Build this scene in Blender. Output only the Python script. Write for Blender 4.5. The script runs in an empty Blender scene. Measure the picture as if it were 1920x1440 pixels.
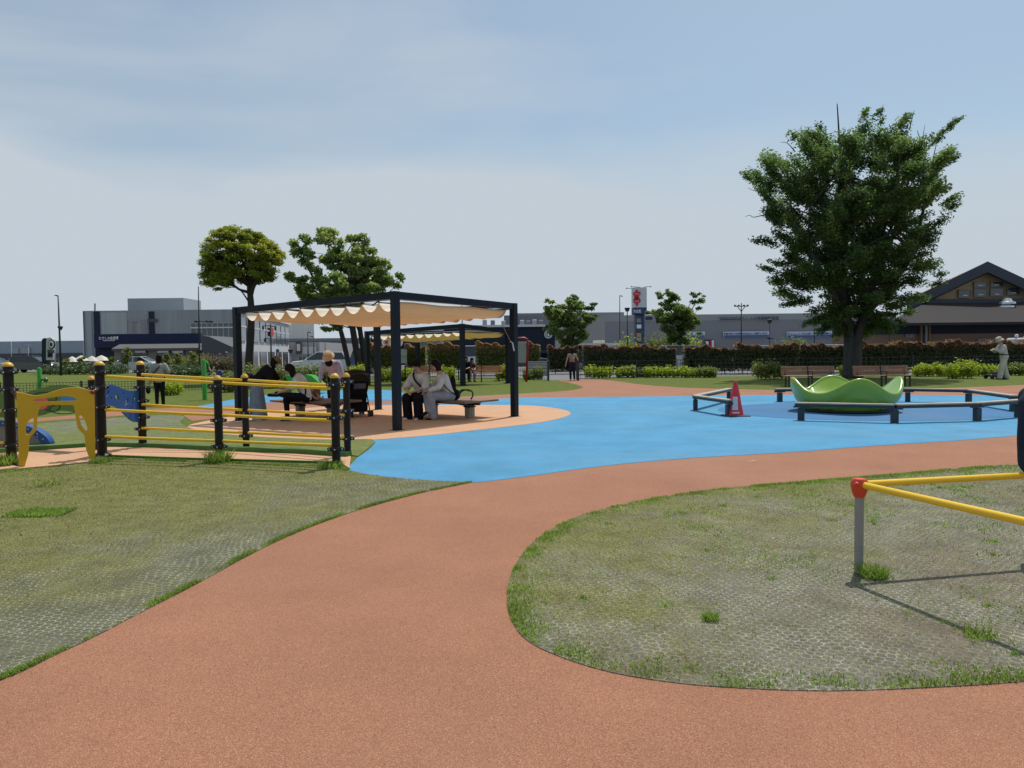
import bpy, bmesh, math, random
import numpy as np
from mathutils import Vector, Matrix, geometry
R = math.radians
SC = bpy.context.scene
COL = SC.collection
random.seed(7); rng = np.random.default_rng(11)

# ---------------- camera ----------------
FPX = 1400.0
CAM = Vector((0, 0, 1.5))
pitch = math.atan(60 / FPX); roll = 0.011
FW = Vector((0, math.cos(pitch), -math.sin(pitch)))
r0 = Vector((1, 0, 0)); u0 = Vector((0, math.sin(pitch), math.cos(pitch)))
RT = r0 * math.cos(roll) - u0 * math.sin(roll)
UP = u0 * math.cos(roll) + r0 * math.sin(roll)
cd = bpy.data.cameras.new('camera'); cam = bpy.data.objects.new('camera', cd); COL.objects.link(cam)
cd.sensor_width = 36; cd.lens = 36 * FPX / 1920; cd.clip_end = 3000; cd.clip_start = 0.05
m = Matrix((RT, UP, -FW)).transposed().to_4x4(); m.translation = CAM
cam.matrix_world = m
SC.camera = cam

# ---------------- world, sun, exposure ----------------
SUN_EL, SUN_AZ = R(63), R(29.5)
w = bpy.data.worlds.new('World'); SC.world = w; w.use_nodes = True
nt = w.node_tree; nt.nodes.clear()
def N(nt, t, **k):
    n = nt.nodes.new(t)
    for a, v in k.items(): setattr(n, a, v)
    return n
def L(nt, a, b): nt.links.new(a, b)
out = N(nt, 'ShaderNodeOutputWorld'); bg = N(nt, 'ShaderNodeBackground')
sky = N(nt, 'ShaderNodeTexSky', sky_type='NISHITA', sun_disc=False, sun_elevation=SUN_EL, sun_rotation=SUN_AZ,
        air_density=1.0, dust_density=1.6, ozone_density=1.0)
bg.inputs['Strength'].default_value = 0.1
tc = N(nt, 'ShaderNodeTexCoord'); mp = N(nt, 'ShaderNodeMapping'); mp.inputs['Scale'].default_value = (1.0, 1.0, 3.6)
mp.inputs['Rotation'].default_value = (0, R(14), 0); mp.inputs['Location'].default_value = (0.35, 0.2, 0.1)
ns = N(nt, 'ShaderNodeTexNoise'); ns.inputs['Scale'].default_value = 1.5; ns.inputs['Detail'].default_value = 6
ns.inputs['Roughness'].default_value = 0.47; ns.inputs['Distortion'].default_value = 0.35
rp = N(nt, 'ShaderNodeValToRGB'); rp.color_ramp.elements[0].position = 0.40; rp.color_ramp.elements[1].position = 0.66
sep = N(nt, 'ShaderNodeSeparateXYZ'); ml = N(nt, 'ShaderNodeMapRange')
ml.inputs['From Min'].default_value = 0.16; ml.inputs['From Max'].default_value = 0.27
ml.inputs['To Min'].default_value = 0.94; ml.inputs['To Max'].default_value = 0.24; ml.interpolation_type = 'SMOOTHSTEP'
bk = N(nt, 'ShaderNodeMath', operation='MULTIPLY_ADD'); bk.inputs[1].default_value = -0.16
ns2 = N(nt, 'ShaderNodeTexNoise'); ns2.inputs['Scale'].default_value = 2.3; ns2.inputs['Detail'].default_value = 4; mp2 = N(nt, 'ShaderNodeMapping'); mp2.inputs['Scale'].default_value = (1, 1, 2.5); mp2.inputs['Location'].default_value = (0.2, 0.9, 0.4)
mx0 = N(nt, 'ShaderNodeMath', operation='MULTIPLY_ADD'); mx0.inputs[1].default_value = 0.72; mx0.use_clamp = True
mix = N(nt, 'ShaderNodeMix', data_type='RGBA')
SKYC = mix.inputs['B']; SKYC.default_value = (5.4, 6.08, 6.75, 1)
tint = N(nt, 'ShaderNodeMix', data_type='RGBA', blend_type='MULTIPLY'); tint.inputs['Factor'].default_value = 1
tint.inputs['B'].default_value = (0.95, 1.08, 1.06, 1)
L(nt, tc.outputs['Generated'], mp.inputs['Vector']); L(nt, mp.outputs[0], ns.inputs['Vector']); L(nt, ns.outputs['Fac'], rp.inputs[0])
L(nt, tc.outputs['Generated'], sep.inputs[0]); L(nt, tc.outputs['Generated'], mp2.inputs[0]); L(nt, mp2.outputs[0], ns2.inputs['Vector']); L(nt, ns2.outputs['Fac'], bk.inputs[0]); bk2 = N(nt, 'ShaderNodeMath', operation='ADD'); bk2.inputs[1].default_value = 0.08; L(nt, sep.outputs['Z'], bk2.inputs[0]); L(nt, bk2.outputs[0], bk.inputs[2]); L(nt, bk.outputs[0], ml.inputs['Value'])
L(nt, rp.outputs[0], mx0.inputs[0]); L(nt, ml.outputs[0], mx0.inputs[2])
L(nt, mx0.outputs[0], mix.inputs['Factor']); L(nt, sky.outputs[0], tint.inputs['A']); L(nt, tint.outputs['Result'], mix.inputs['A'])
L(nt, mix.outputs['Result'], bg.inputs['Color']); L(nt, bg.outputs[0], out.inputs['Surface'])
sd = bpy.data.lights.new('sun', 'SUN'); sd.energy = 3.6; sd.angle = R(0.6); sd.color = (1, 0.955, 0.89)
so = bpy.data.objects.new('sun', sd); COL.objects.link(so)
SD = Vector((math.sin(SUN_AZ) * math.cos(SUN_EL), math.cos(SUN_AZ) * math.cos(SUN_EL), math.sin(SUN_EL)))
so.location = SD * 50; so.rotation_euler = SD.to_track_quat('Z', 'Y').to_euler()
SC.view_settings.view_transform = 'Standard'; SC.view_settings.look = 'None'
SC.view_settings.exposure = 0.0; SC.view_settings.gamma = 1.0

# ---------------- projection helpers ----------------
def ray(x, y): return FW + RT * ((x - 960) / FPX) + UP * ((720 - y) / FPX)
def G(x, y, z=0.0):
    d = ray(x, y); return CAM + d * ((z - CAM.z) / d.z)
def P(x, y, Y):
    d = ray(x, y); return CAM + d * (Y / d.y)
def V(*a): return Vector(a)

# ---------------- materials ----------------
MATS = {}
def mat(name, col, rough=0.6, metal=0.0, var=0.12, vs=4.0, bump=0.0, bs=60.0, trans=0.0, col2=None, c2s=3.0, spec=0.5, island=0.0, zmix=None, stretch=None, coat=0.0, grime=0.0, tcol=None):
    if name in MATS: return MATS[name]
    m = bpy.data.materials.new(name); m.use_nodes = True; MATS[name] = m
    nt = m.node_tree; b = nt.nodes['Principled BSDF']; o = nt.nodes['Material Output']
    b.inputs['Roughness'].default_value = rough; b.inputs['Metallic'].default_value = metal
    b.inputs['Specular IOR Level'].default_value = spec
    if coat: b.inputs['Coat Weight'].default_value = coat; b.inputs['Coat Roughness'].default_value = 0.15
    tc = N(nt, 'ShaderNodeTexCoord'); vec = tc.outputs['Object']
    if stretch:
        mp = N(nt, 'ShaderNodeMapping'); mp.inputs['Scale'].default_value = stretch; L(nt, vec, mp.inputs[0]); vec = mp.outputs[0]
    c = None
    rgb = N(nt, 'ShaderNodeRGB'); rgb.outputs[0].default_value = (*col, 1); c = rgb.outputs[0]
    if col2:
        n = N(nt, 'ShaderNodeTexNoise'); n.inputs['Scale'].default_value = c2s; n.inputs['Detail'].default_value = 6; L(nt, vec, n.inputs['Vector'])
        r = N(nt, 'ShaderNodeMapRange'); r.inputs['From Min'].default_value = 0.4; r.inputs['From Max'].default_value = 0.62; L(nt, n.outputs['Fac'], r.inputs['Value'])
        x = N(nt, 'ShaderNodeMix', data_type='RGBA'); L(nt, r.outputs[0], x.inputs['Factor']); L(nt, c, x.inputs['A']); x.inputs['B'].default_value = (*col2, 1); c = x.outputs['Result']
    if zmix:   # (zmin, zmax, colour, amount): the kind's own colour changes with height (new red leaves on top)
        s = N(nt, 'ShaderNodeSeparateXYZ'); L(nt, tc.outputs['Object'], s.inputs[0])
        n = N(nt, 'ShaderNodeTexNoise'); n.inputs['Scale'].default_value = 3; L(nt, tc.outputs['Object'], n.inputs['Vector'])
        a = N(nt, 'ShaderNodeMath', operation='MULTIPLY_ADD'); a.inputs[1].default_value = 0.7; L(nt, n.outputs['Fac'], a.inputs[0]); L(nt, s.outputs['Z'], a.inputs[2])
        r = N(nt, 'ShaderNodeMapRange'); r.inputs['From Min'].default_value = zmix[0] + .35; r.inputs['From Max'].default_value = zmix[1] + .35; r.inputs['To Max'].default_value = zmix[3]; L(nt, a.outputs[0], r.inputs['Value'])
        x = N(nt, 'ShaderNodeMix', data_type='RGBA'); L(nt, r.outputs[0], x.inputs['Factor']); L(nt, c, x.inputs['A']); x.inputs['B'].default_value = (*zmix[2], 1); c = x.outputs['Result']
    if grime:
        n = N(nt, 'ShaderNodeTexNoise'); n.inputs['Scale'].default_value = 1.2; n.inputs['Detail'].default_value = 9; n.inputs['Roughness'].default_value = .7
        L(nt, vec, n.inputs['Vector'])
        r = N(nt, 'ShaderNodeMapRange'); r.inputs['From Min'].default_value = 0.45; r.inputs['From Max'].default_value = 0.75; r.inputs['To Max'].default_value = grime; L(nt, n.outputs['Fac'], r.inputs['Value'])
        x = N(nt, 'ShaderNodeMix', data_type='RGBA'); L(nt, r.outputs[0], x.inputs['Factor']); L(nt, c, x.inputs['A']); x.inputs['B'].default_value = (col[0]*.35, col[1]*.33, col[2]*.3, 1); c = x.outputs['Result']
    if var:
        n = N(nt, 'ShaderNodeTexNoise'); n.inputs['Scale'].default_value = vs; n.inputs['Detail'].default_value = 8; n.inputs['Roughness'].default_value = .65; L(nt, vec, n.inputs['Vector'])
        r = N(nt, 'ShaderNodeMapRange'); r.inputs['From Min'].default_value = 0.3; r.inputs['From Max'].default_value = 0.7; r.inputs['To Min'].default_value = 1 - var; r.inputs['To Max'].default_value = 1 + var; L(nt, n.outputs['Fac'], r.inputs['Value'])
        x = N(nt, 'ShaderNodeVectorMath', operation='SCALE'); L(nt, c, x.inputs[0]); L(nt, r.outputs[0], x.inputs['Scale']); c = x.outputs[0]
        rr = N(nt, 'ShaderNodeMapRange'); rr.inputs['To Min'].default_value = max(0, rough - .12); rr.inputs['To Max'].default_value = min(1, rough + .12); L(nt, n.outputs['Fac'], rr.inputs['Value']); L(nt, rr.outputs[0], b.inputs['Roughness'])
    if island:
        g = N(nt, 'ShaderNodeNewGeometry'); r = N(nt, 'ShaderNodeMapRange'); r.inputs['To Min'].default_value = 1 - island; r.inputs['To Max'].default_value = 1 + island; L(nt, g.outputs['Random Per Island'], r.inputs['Value'])
        x = N(nt, 'ShaderNodeVectorMath', operation='SCALE'); L(nt, c, x.inputs[0]); L(nt, r.outputs[0], x.inputs['Scale']); c = x.outputs[0]
    L(nt, c, b.inputs['Base Color'])
    if bump:
        n = N(nt, 'ShaderNodeTexNoise'); n.inputs['Scale'].default_value = bs; n.inputs['Detail'].default_value = 4; L(nt, vec, n.inputs['Vector'])
        bp = N(nt, 'ShaderNodeBump'); bp.inputs['Strength'].default_value = bump; bp.inputs['Distance'].default_value = 0.01; L(nt, n.outputs['Fac'], bp.inputs['Height']); L(nt, bp.outputs[0], b.inputs['Normal'])
    if trans:
        t = N(nt, 'ShaderNodeBsdfTranslucent')
        if tcol: tm = N(nt, 'ShaderNodeVectorMath', operation='MULTIPLY'); tm.inputs[1].default_value = tcol; L(nt, c, tm.inputs[0]); c = tm.outputs[0]
        L(nt, c, t.inputs['Color']); ms = N(nt, 'ShaderNodeMixShader'); ms.inputs[0].default_value = trans
        L(nt, b.outputs[0], ms.inputs[1]); L(nt, t.outputs[0], ms.inputs[2]); L(nt, ms.outputs[0], o.inputs['Surface'])
    return m

def glassy(name, col=(0.03, 0.04, 0.05), rough=0.08): return mat(name, col, rough=rough, var=0.1, spec=0.8)

# ---------------- mesh builder ----------------
XF = {}   # top-level empties: name -> world matrix
def tag(o, label=None, cat=None, group=None, kind=None):
    if label: o['label'] = label
    if cat: o['category'] = cat
    if group: o['group'] = group
    if kind: o['kind'] = kind
    return o
def thing(name, label, cat, loc=(0, 0, 0), rz=0.0, group=None, scale=1.0):
    o = bpy.data.objects.new(name, None); COL.objects.link(o); o.empty_display_size = 0.2
    o.location = loc; o.rotation_euler = (0, 0, rz); o.scale = (scale,) * 3
    XF[o.name] = Matrix.Translation(Vector(loc)) @ Matrix.Rotation(rz, 4, 'Z') @ Matrix.Scale(scale, 4)
    return tag(o, label, cat, group)
def root_of(o):
    while o.parent: o = o.parent
    return o
class MB:
    def __init__(s): s.v = []; s.f = []
    def add(s, vs, fs):
        k = len(s.v); s.v += [tuple(p) for p in vs]; s.f += [tuple(i + k for i in f) for f in fs]; return s
    def box(s, c, d, rz=0.0, bev=0.0, rot=None):
        c = Vector(c); hx, hy, hz = d[0] / 2, d[1] / 2, d[2] / 2
        M = rot if rot else Matrix.Rotation(rz, 3, 'Z')
        b = min(bev, hx * .9, hy * .9, hz * .9)
        if b <= 0:
            pts = [(x, y, z) for z in (-hz, hz) for x, y in ((-hx, -hy), (hx, -hy), (hx, hy), (-hx, hy))]
            fs = [(3, 2, 1, 0), (4, 5, 6, 7), (0, 1, 5, 4), (1, 2, 6, 5), (2, 3, 7, 6), (3, 0, 4, 7)]
            return s.add([c + M @ Vector(p) for p in pts], fs)
        rings = []
        for z, i in ((-hz, b), (-hz + b, 0), (hz - b, 0), (hz, b)):
            x, y = hx - i, hy - i; q = b if i == 0 else b * .5
            rings.append([(x - q, -y, z), (x, -y + q, z), (x, y - q, z), (x - q, y, z), (-x + q, y, z), (-x, y - q, z), (-x, -y + q, z), (-x + q, -y, z)])
        pts = [c + M @ Vector(p) for r_ in rings for p in r_]; fs = []
        for k in range(3):
            for j in range(8): fs.append((k * 8 + j, k * 8 + (j + 1) % 8, (k + 1) * 8 + (j + 1) % 8, (k + 1) * 8 + j))
        fs.append(tuple(range(7, -1, -1))); fs.append(tuple(range(24, 32)))
        return s.add(pts, fs)
    def bar(s, p0, p1, w, h, up=V(0, 0, 1)):
        p0 = Vector(p0); p1 = Vector(p1); d = (p1 - p0).normalized(); sd_ = d.cross(up)
        if sd_.length < 1e-4: sd_ = d.cross(V(0, 1, 0))
        sd_.normalize(); u = sd_.cross(d)
        pts = [q + sd_ * a * w / 2 + u * b_ * h / 2 for q in (p0, p1) for a, b_ in ((-1, -1), (1, -1), (1, 1), (-1, 1))]
        return s.add(pts, [(0, 1, 2, 3), (7, 6, 5, 4), (0, 4, 5, 1), (1, 5, 6, 2), (2, 6, 7, 3), (3, 7, 4, 0)])
    def ring_loft(s, rings, cap=True, closed=True):
        n = len(rings[0]); pts = [p for r_ in rings for p in r_]; fs = []
        for k in range(len(rings) - 1):
            for j in range(n if closed else n - 1):
                fs.append((k * n + j, k * n + (j + 1) % n, (k + 1) * n + (j + 1) % n, (k + 1) * n + j))
        if cap: fs.append(tuple(range(n - 1, -1, -1))); fs.append(tuple(range((len(rings) - 1) * n, len(rings) * n)))
        return s.add(pts, fs)
    def tube(s, pts, rad, n=8, cap=True):
        pts = [Vector(p) for p in pts]
        if not isinstance(rad, (list, tuple)): rad = [rad] * len(pts)
        rings = []; ref = V(0, 0, 1)
        for i, p in enumerate(pts):
            d = (pts[min(i + 1, len(pts) - 1)] - pts[max(i - 1, 0)])
            if d.length < 1e-6: d = V(0, 0, 1)
            d.normalize()
            if i == 0:
                ref = V(1, 0, 0) if abs(d.z) > .8 else V(0, 0, 1)
                a = d.cross(ref).normalized()
            else:
                a = a - d * a.dot(d)
                if a.length < 1e-5: a = d.orthogonal()
                a.normalize()
            b = d.cross(a)
            rings.append([p + (a * math.cos(t) + b * math.sin(t)) * rad[i] for t in [2 * math.pi * j / n for j in range(n)]])
        return s.ring_loft(rings, cap)
    def lathe(s, prof, c=(0, 0, 0), n=20, sx=1, sy=1):
        c = Vector(c); rings = [[c + V(r_ * math.cos(t) * sx, r_ * math.sin(t) * sy, z) for t in [2 * math.pi * j / n for j in range(n)]] for r_, z in prof]
        return s.ring_loft(rings, True)
    def ball(s, c, r, n=12, m=8, R3=None):
        c = Vector(c); rx, ry, rz_ = (r, r, r) if not isinstance(r, (tuple, list)) else r
        rings = []
        for i in range(1, m):
            ph = math.pi * i / m
            ring = [V(rx * math.sin(ph) * math.cos(t), ry * math.sin(ph) * math.sin(t), -rz_ * math.cos(ph)) for t in [2 * math.pi * j / n for j in range(n)]]
            rings.append([c + (R3 @ p if R3 else p) for p in ring])
        k = len(s.v); s.ring_loft(rings, False)
        b = V(0, 0, -rz_); t_ = V(0, 0, rz_)
        if R3: b = R3 @ b; t_ = R3 @ t_
        kb = len(s.v); s.v += [tuple(c + b), tuple(c + t_)]
        for j in range(n):
            s.f.append((kb, k + (j + 1) % n, k + j)); s.f.append((kb + 1, k + (m - 2) * n + j, k + (m - 2) * n + (j + 1) % n))
        return s
    def cap(s, p0, r0_, p1, r1, n=12):   # capsule with two radii
        p0 = Vector(p0); p1 = Vector(p1); d = p1 - p0
        if d.length < 1e-5: return s.ball(p0, r0_)
        u = d.normalized(); pts = []; rad = []
        for a in (0.08, .4, .75, 1.1, math.pi / 2): pts.append(p0 - u * r0_ * math.cos(a)); rad.append(r0_ * math.sin(a))
        for a in (math.pi / 2, 1.1, .75, .4, .08): pts.append(p1 + u * r1 * math.cos(a)); rad.append(r1 * math.sin(a))
        ref = V(0, 0, 1) if abs(u.z) < .9 else V(1, 0, 0)
        a_ = u.cross(ref).normalized(); b_ = u.cross(a_)
        rings = [[p + (a_ * math.cos(t) + b_ * math.sin(t)) * q for t in [2 * math.pi * j / n for j in range(n)]] for p, q in zip(pts, rad)]
        return s.ring_loft(rings, True)
    def prism(s, poly, thick, o=V(0, 0, 0), ax=V(1, 0, 0), ay=V(0, 0, 1)):   # poly in (a,b), extruded along ax x ay
        nrm = ax.cross(ay).normalized(); n = len(poly)
        pts = [o + ax * a + ay * b + nrm * (k * thick / 2) for k in (1, -1) for a, b in poly]
        tris = geometry.tessellate_polygon([[V(a, b, 0) for a, b in poly]])
        fs = []
        for t in tris: fs.append(tuple(t)); fs.append(tuple(n + i for i in reversed(t)))
        for i in range(n): fs.append((i, i + n, (i + 1) % n + n, (i + 1) % n))
        return s.add(pts, fs)
    def build(s, name, mt, parent=None, world=False, smooth=False, loc=None, rz=0.0, auto=True, fixn=True, remesh=0, dec=0):
        me = bpy.data.meshes.new(name)
        vs = s.v
        if world:
            Mi = None
            if parent is not None: Mi = XF[root_of(parent).name].inverted()
            elif loc is not None: Mi = (Matrix.Translation(Vector(loc)) @ Matrix.Rotation(rz, 4, 'Z')).inverted()
            if Mi is not None: vs = [tuple(Mi @ Vector(p)) for p in vs]
        me.from_pydata(vs, [], s.f); me.validate()
        if fixn:
            bm = bmesh.new(); bm.from_mesh(me); bmesh.ops.recalc_face_normals(bm, faces=bm.faces); bm.to_mesh(me); bm.free()
        if remesh:
            t = bpy.data.objects.new('tmp', me); COL.objects.link(t)
            md = t.modifiers.new('r', 'REMESH'); md.mode = 'VOXEL'; md.voxel_size = remesh
            sm = t.modifiers.new('s', 'SMOOTH'); sm.iterations = 3; sm.factor = .5
            dg = bpy.context.evaluated_depsgraph_get(); m2 = bpy.data.meshes.new_from_object(t.evaluated_get(dg), depsgraph=dg)
            bpy.data.objects.remove(t); bpy.data.meshes.remove(me); me = m2; me.name = name; smooth = True
            me.materials.clear()
        if smooth == 'auto':
            me.shade_smooth() if hasattr(me, 'shade_smooth') else None
            try: me.set_sharp_from_angle(angle=R(38))
            except Exception: pass
        elif smooth:
            me.polygons.foreach_set('use_smooth', [True] * len(me.polygons))
        me.materials.append(mt)
        o = bpy.data.objects.new(name, me); COL.objects.link(o)
        if parent is not None: o.parent = parent
        if loc is not None: o.location = loc; o.rotation_euler = (0, 0, rz)
        return o
def cr(pts, n=6, closed=False):     # Catmull-Rom through points
    pts = [Vector(p) for p in pts]; k = len(pts); o = []
    rngi = range(k if closed else k - 1)
    for i in rngi:
        if closed: a, b, c, d = pts[i - 1], pts[i], pts[(i + 1) % k], pts[(i + 2) % k]
        else: a, b, c, d = pts[max(i - 1, 0)], pts[i], pts[i + 1], pts[min(i + 2, k - 1)]
        for j in range(n):
            t = j / n
            o.append(.5 * ((2 * b) + (c - a) * t + (2 * a - 5 * b + 4 * c - d) * t * t + (3 * b - a - 3 * c + d) * t ** 3))
    if not closed: o.append(pts[-1])
    return o
def sheet(name, pts, z, mt, kind='structure'):      # flat polygon on the ground
    poly = [V(p[0], p[1], 0) for p in pts]
    tris = geometry.tessellate_polygon([poly])
    me = bpy.data.meshes.new(name)
    n_ = len(poly); sk = [(i, (i + 1) % n_, (i + 1) % n_ + n_, i + n_) for i in range(n_)] if z > .005 else []
    me.from_pydata([(p.x, p.y, z) for p in poly] + ([(p.x, p.y, .0005) for p in poly] if sk else []), [], [tuple(t) for t in tris] + sk); me.validate()
    bm = bmesh.new(); bm.from_mesh(me); bmesh.ops.recalc_face_normals(bm, faces=bm.faces)
    if bm.faces and sum(f.normal.z for f in bm.faces) < 0: bmesh.ops.reverse_faces(bm, faces=bm.faces)
    bm.to_mesh(me); bm.free(); me.materials.append(mt)
    o = bpy.data.objects.new(name, me); COL.objects.link(o); o['kind'] = kind
    return o
def plate(name, loops, thick, mt, origin, ax, parent=None, bev=0.0):
    """upright plate with holes: loops are lists of (a, z) in metres along the axis ax and up, placed at origin (world)"""
    cu = bpy.data.curves.new('tmp', 'CURVE'); cu.dimensions = '2D'; cu.fill_mode = 'BOTH'; cu.extrude = thick / 2; cu.bevel_depth = bev
    for lp in loops:
        sp = cu.splines.new('POLY'); sp.points.add(len(lp) - 1); sp.use_cyclic_u = True
        for i, (a, b) in enumerate(lp): sp.points[i].co = (a, b, 0, 1)
    t = bpy.data.objects.new('tmp', cu); COL.objects.link(t)
    dg = bpy.context.evaluated_depsgraph_get(); me = bpy.data.meshes.new_from_object(t.evaluated_get(dg), depsgraph=dg)
    bpy.data.objects.remove(t); bpy.data.curves.remove(cu)
    ax = Vector(ax).normalized(); nrm = ax.cross(V(0, 0, 1))
    M = Matrix((ax, V(0, 0, 1), nrm)).transposed().to_4x4(); M.translation = Vector(origin)
    if parent is not None: M = XF[root_of(parent).name].inverted() @ M
    me.transform(M); me.name = name; me.materials.clear(); me.materials.append(mt)
    o = bpy.data.objects.new(name, me); COL.objects.link(o)
    if parent is not None: o.parent = parent
    return o
def textmesh(body, mt, parent, x0, y0, x1, y1, Y, name='lettering', depth=.05, bold=.0, ax=None, vertical=False, origin=None, wh=None):
    cu = bpy.data.curves.new('tmp', 'FONT'); cu.body = body; cu.extrude = .02; cu.offset = bold; cu.align_x = 'LEFT'; cu.space_line = .82
    t = bpy.data.objects.new('tmp', cu); COL.objects.link(t)
    dg = bpy.context.evaluated_depsgraph_get(); me = bpy.data.meshes.new_from_object(t.evaluated_get(dg), depsgraph=dg)
    bpy.data.objects.remove(t); bpy.data.curves.remove(cu)
    n = len(me.vertices); co = np.zeros(n * 3); me.vertices.foreach_get('co', co); co = co.reshape(-1, 3)
    mn = co.min(0); mxx = co.max(0); co = (co - mn) / np.maximum(mxx - mn, 1e-6)
    if origin is None:
        a = P(x0, y1, Y); b = P(x1, y0, Y); o_ = a; wd = b.x - a.x; ht = b.z - a.z; ax = V(1, 0, 0)
    else: o_ = Vector(origin); wd, ht = wh; ax = Vector(ax).normalized()
    nrm = ax.cross(V(0, 0, 1))
    co2 = np.outer(co[:, 0] * wd, np.array(ax)) + np.outer(co[:, 1] * ht, [0, 0, 1]) + np.outer((co[:, 2]) * depth, np.array(nrm)) + np.array(o_)
    me.vertices.foreach_set('co', co2.ravel()); me.update()
    if parent is not None: me.transform(XF[root_of(parent).name].inverted())
    me.name = name; me.materials.clear(); me.materials.append(mt)
    o = bpy.data.objects.new(name, me); COL.objects.link(o); o.parent = parent
    return o
def dup(o, parent=None):
    c = o.copy(); COL.objects.link(c)
    if parent is not None: c.parent = parent
    for ch in list(o.children): dup(ch, c)
    return c

# ---------------- foliage ----------------
def leafmesh(name, pts, size, mt, parent=None, outn=None, loc=None, up=0.35, aspect=.5):
    """many small pointed leaves at pts (world)"""
    n = len(pts); pts = np.asarray(pts, float)
    u = rng.normal(size=(n, 3)); u[:, 2] *= .6; u /= np.linalg.norm(u, axis=1)[:, None]
    nn = rng.normal(size=(n, 3)); nn[:, 2] = np.abs(nn[:, 2]) + up * 2
    v = np.cross(u, nn); v /= np.linalg.norm(v, axis=1)[:, None] + 1e-9
    s = size * (.6 + .8 * rng.random(n))[:, None]
    vs = np.empty((n, 4, 3)); vs[:, 0] = pts - u * s * .5; vs[:, 1] = pts + v * s * aspect * .5; vs[:, 2] = pts + u * s * .5; vs[:, 3] = pts - v * s * aspect * .5
    base = None
    if parent is not None:
        Mi = np.array(XF[root_of(parent).name].inverted()); q = vs.reshape(-1, 3); q = q @ Mi[:3, :3].T + Mi[:3, 3]
    else:
        q = vs.reshape(-1, 3)
        if loc is not None: q = q - np.array(loc)
    me = bpy.data.meshes.new(name); me.vertices.add(4 * n); me.vertices.foreach_set('co', q.ravel())
    me.loops.add(4 * n); me.loops.foreach_set('vertex_index', np.arange(4 * n, dtype=np.int32))
    me.polygons.add(n); me.polygons.foreach_set('loop_start', np.arange(0, 4 * n, 4, dtype=np.int32)); me.polygons.foreach_set('loop_total', np.full(n, 4, dtype=np.int32))
    me.update(calc_edges=True); me.materials.append(mt)
    o = bpy.data.objects.new(name, me); COL.objects.link(o)
    if parent is not None: o.parent = parent
    if loc is not None: o.location = loc
    return o
def orient(p_, ax):
    ax = Vector(ax).normalized(); Q = np.array(ax.to_track_quat('X', 'Z').to_matrix()); return p_ @ Q.T
def clump_pts(c, r, n, shell=.55, flat=1.0):
    d = rng.normal(size=(n, 3)); d /= np.linalg.norm(d, axis=1)[:, None]
    rr = shell + (1 - shell) * rng.random(n); rr = np.where(rng.random(n) < .3, rng.random(n), rr)
    return np.array(c) + d * rr[:, None] * np.array(r)

# ---------------- ground materials ----------------
def rubber(name, col, dark, light, blot=.06):
    m = bpy.data.materials.new(name); m.use_nodes = True; nt = m.node_tree; b = nt.nodes['Principled BSDF']
    b.inputs['Roughness'].default_value = .85; b.inputs['Specular IOR Level'].default_value = .25
    tc = N(nt, 'ShaderNodeTexCoord')
    v = N(nt, 'ShaderNodeTexVoronoi'); v.inputs['Scale'].default_value = 300; L(nt, tc.outputs['Object'], v.inputs['Vector'])
    sp = N(nt, 'ShaderNodeSeparateColor'); L(nt, v.outputs['Color'], sp.inputs[0])
    cr_ = N(nt, 'ShaderNodeValToRGB'); e = cr_.color_ramp.elements
    e[0].position = 0; e[0].color = (*dark, 1); e[1].position = 1; e[1].color = (*light, 1)
    for p_, c_ in ((.12, [x * .8 for x in col]), (.3, col), (.8, [min(1, x * 1.08) for x in col])):
        q = cr_.color_ramp.elements.new(p_); q.color = (*c_, 1)
    L(nt, sp.outputs[0], cr_.inputs[0])
    n = N(nt, 'ShaderNodeTexNoise'); n.inputs['Scale'].default_value = .9; n.inputs['Detail'].default_value = 8; n.inputs['Roughness'].default_value = .62; L(nt, tc.outputs['Object'], n.inputs['Vector'])
    r = N(nt, 'ShaderNodeMapRange'); r.inputs['From Min'].default_value = .3; r.inputs['From Max'].default_value = .7; r.inputs['To Min'].default_value = 1 - blot; r.inputs['To Max'].default_value = 1 + blot; L(nt, n.outputs['Fac'], r.inputs['Value'])
    x = N(nt, 'ShaderNodeVectorMath', operation='SCALE'); L(nt, cr_.outputs[0], x.inputs[0]); L(nt, r.outputs[0], x.inputs['Scale'])
    n2 = N(nt, 'ShaderNodeTexNoise'); n2.inputs['Scale'].default_value = .35; n2.inputs['Detail'].default_value = 3; mp = N(nt, 'ShaderNodeMapping'); mp.inputs['Location'].default_value = (7, 3, 0)
    L(nt, tc.outputs['Object'], mp.inputs[0]); L(nt, mp.outputs[0], n2.inputs['Vector'])
    r2 = N(nt, 'ShaderNodeMapRange'); r2.inputs['From Min'].default_value = .5; r2.inputs['From Max'].default_value = .72; r2.inputs['To Max'].default_value = .38; L(nt, n2.outputs['Fac'], r2.inputs['Value'])
    dm = N(nt, 'ShaderNodeMix', data_type='RGBA'); L(nt, r2.outputs[0], dm.inputs['Factor']); L(nt, x.outputs[0], dm.inputs['A']); dm.inputs['B'].default_value = (min(1, col[0] * .8 + .09), min(1, col[1] * .8 + .08), col[2] * .8 + .06, 1)
    L(nt, dm.outputs['Result'], b.inputs['Base Color'])
    bp = N(nt, 'ShaderNodeBump'); bp.inputs['Strength'].default_value = .5; bp.inputs['Distance'].default_value = .003; L(nt, v.outputs['Distance'], bp.inputs['Height']); L(nt, bp.outputs[0], b.inputs['Normal'])
    return m
M_SALMON = rubber('salmon rubber', (.305, .134, .075), (.13, .06, .038), (.49, .275, .17), .11)
M_BLUE = rubber('blue rubber', (.070, .262, .44), (.04, .17, .34), (.12, .38, .56), .15)
M_DKBLUE = rubber('dark blue rubber', (.052, .165, .33), (.03, .11, .24), (.10, .24, .42), .08)
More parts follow.
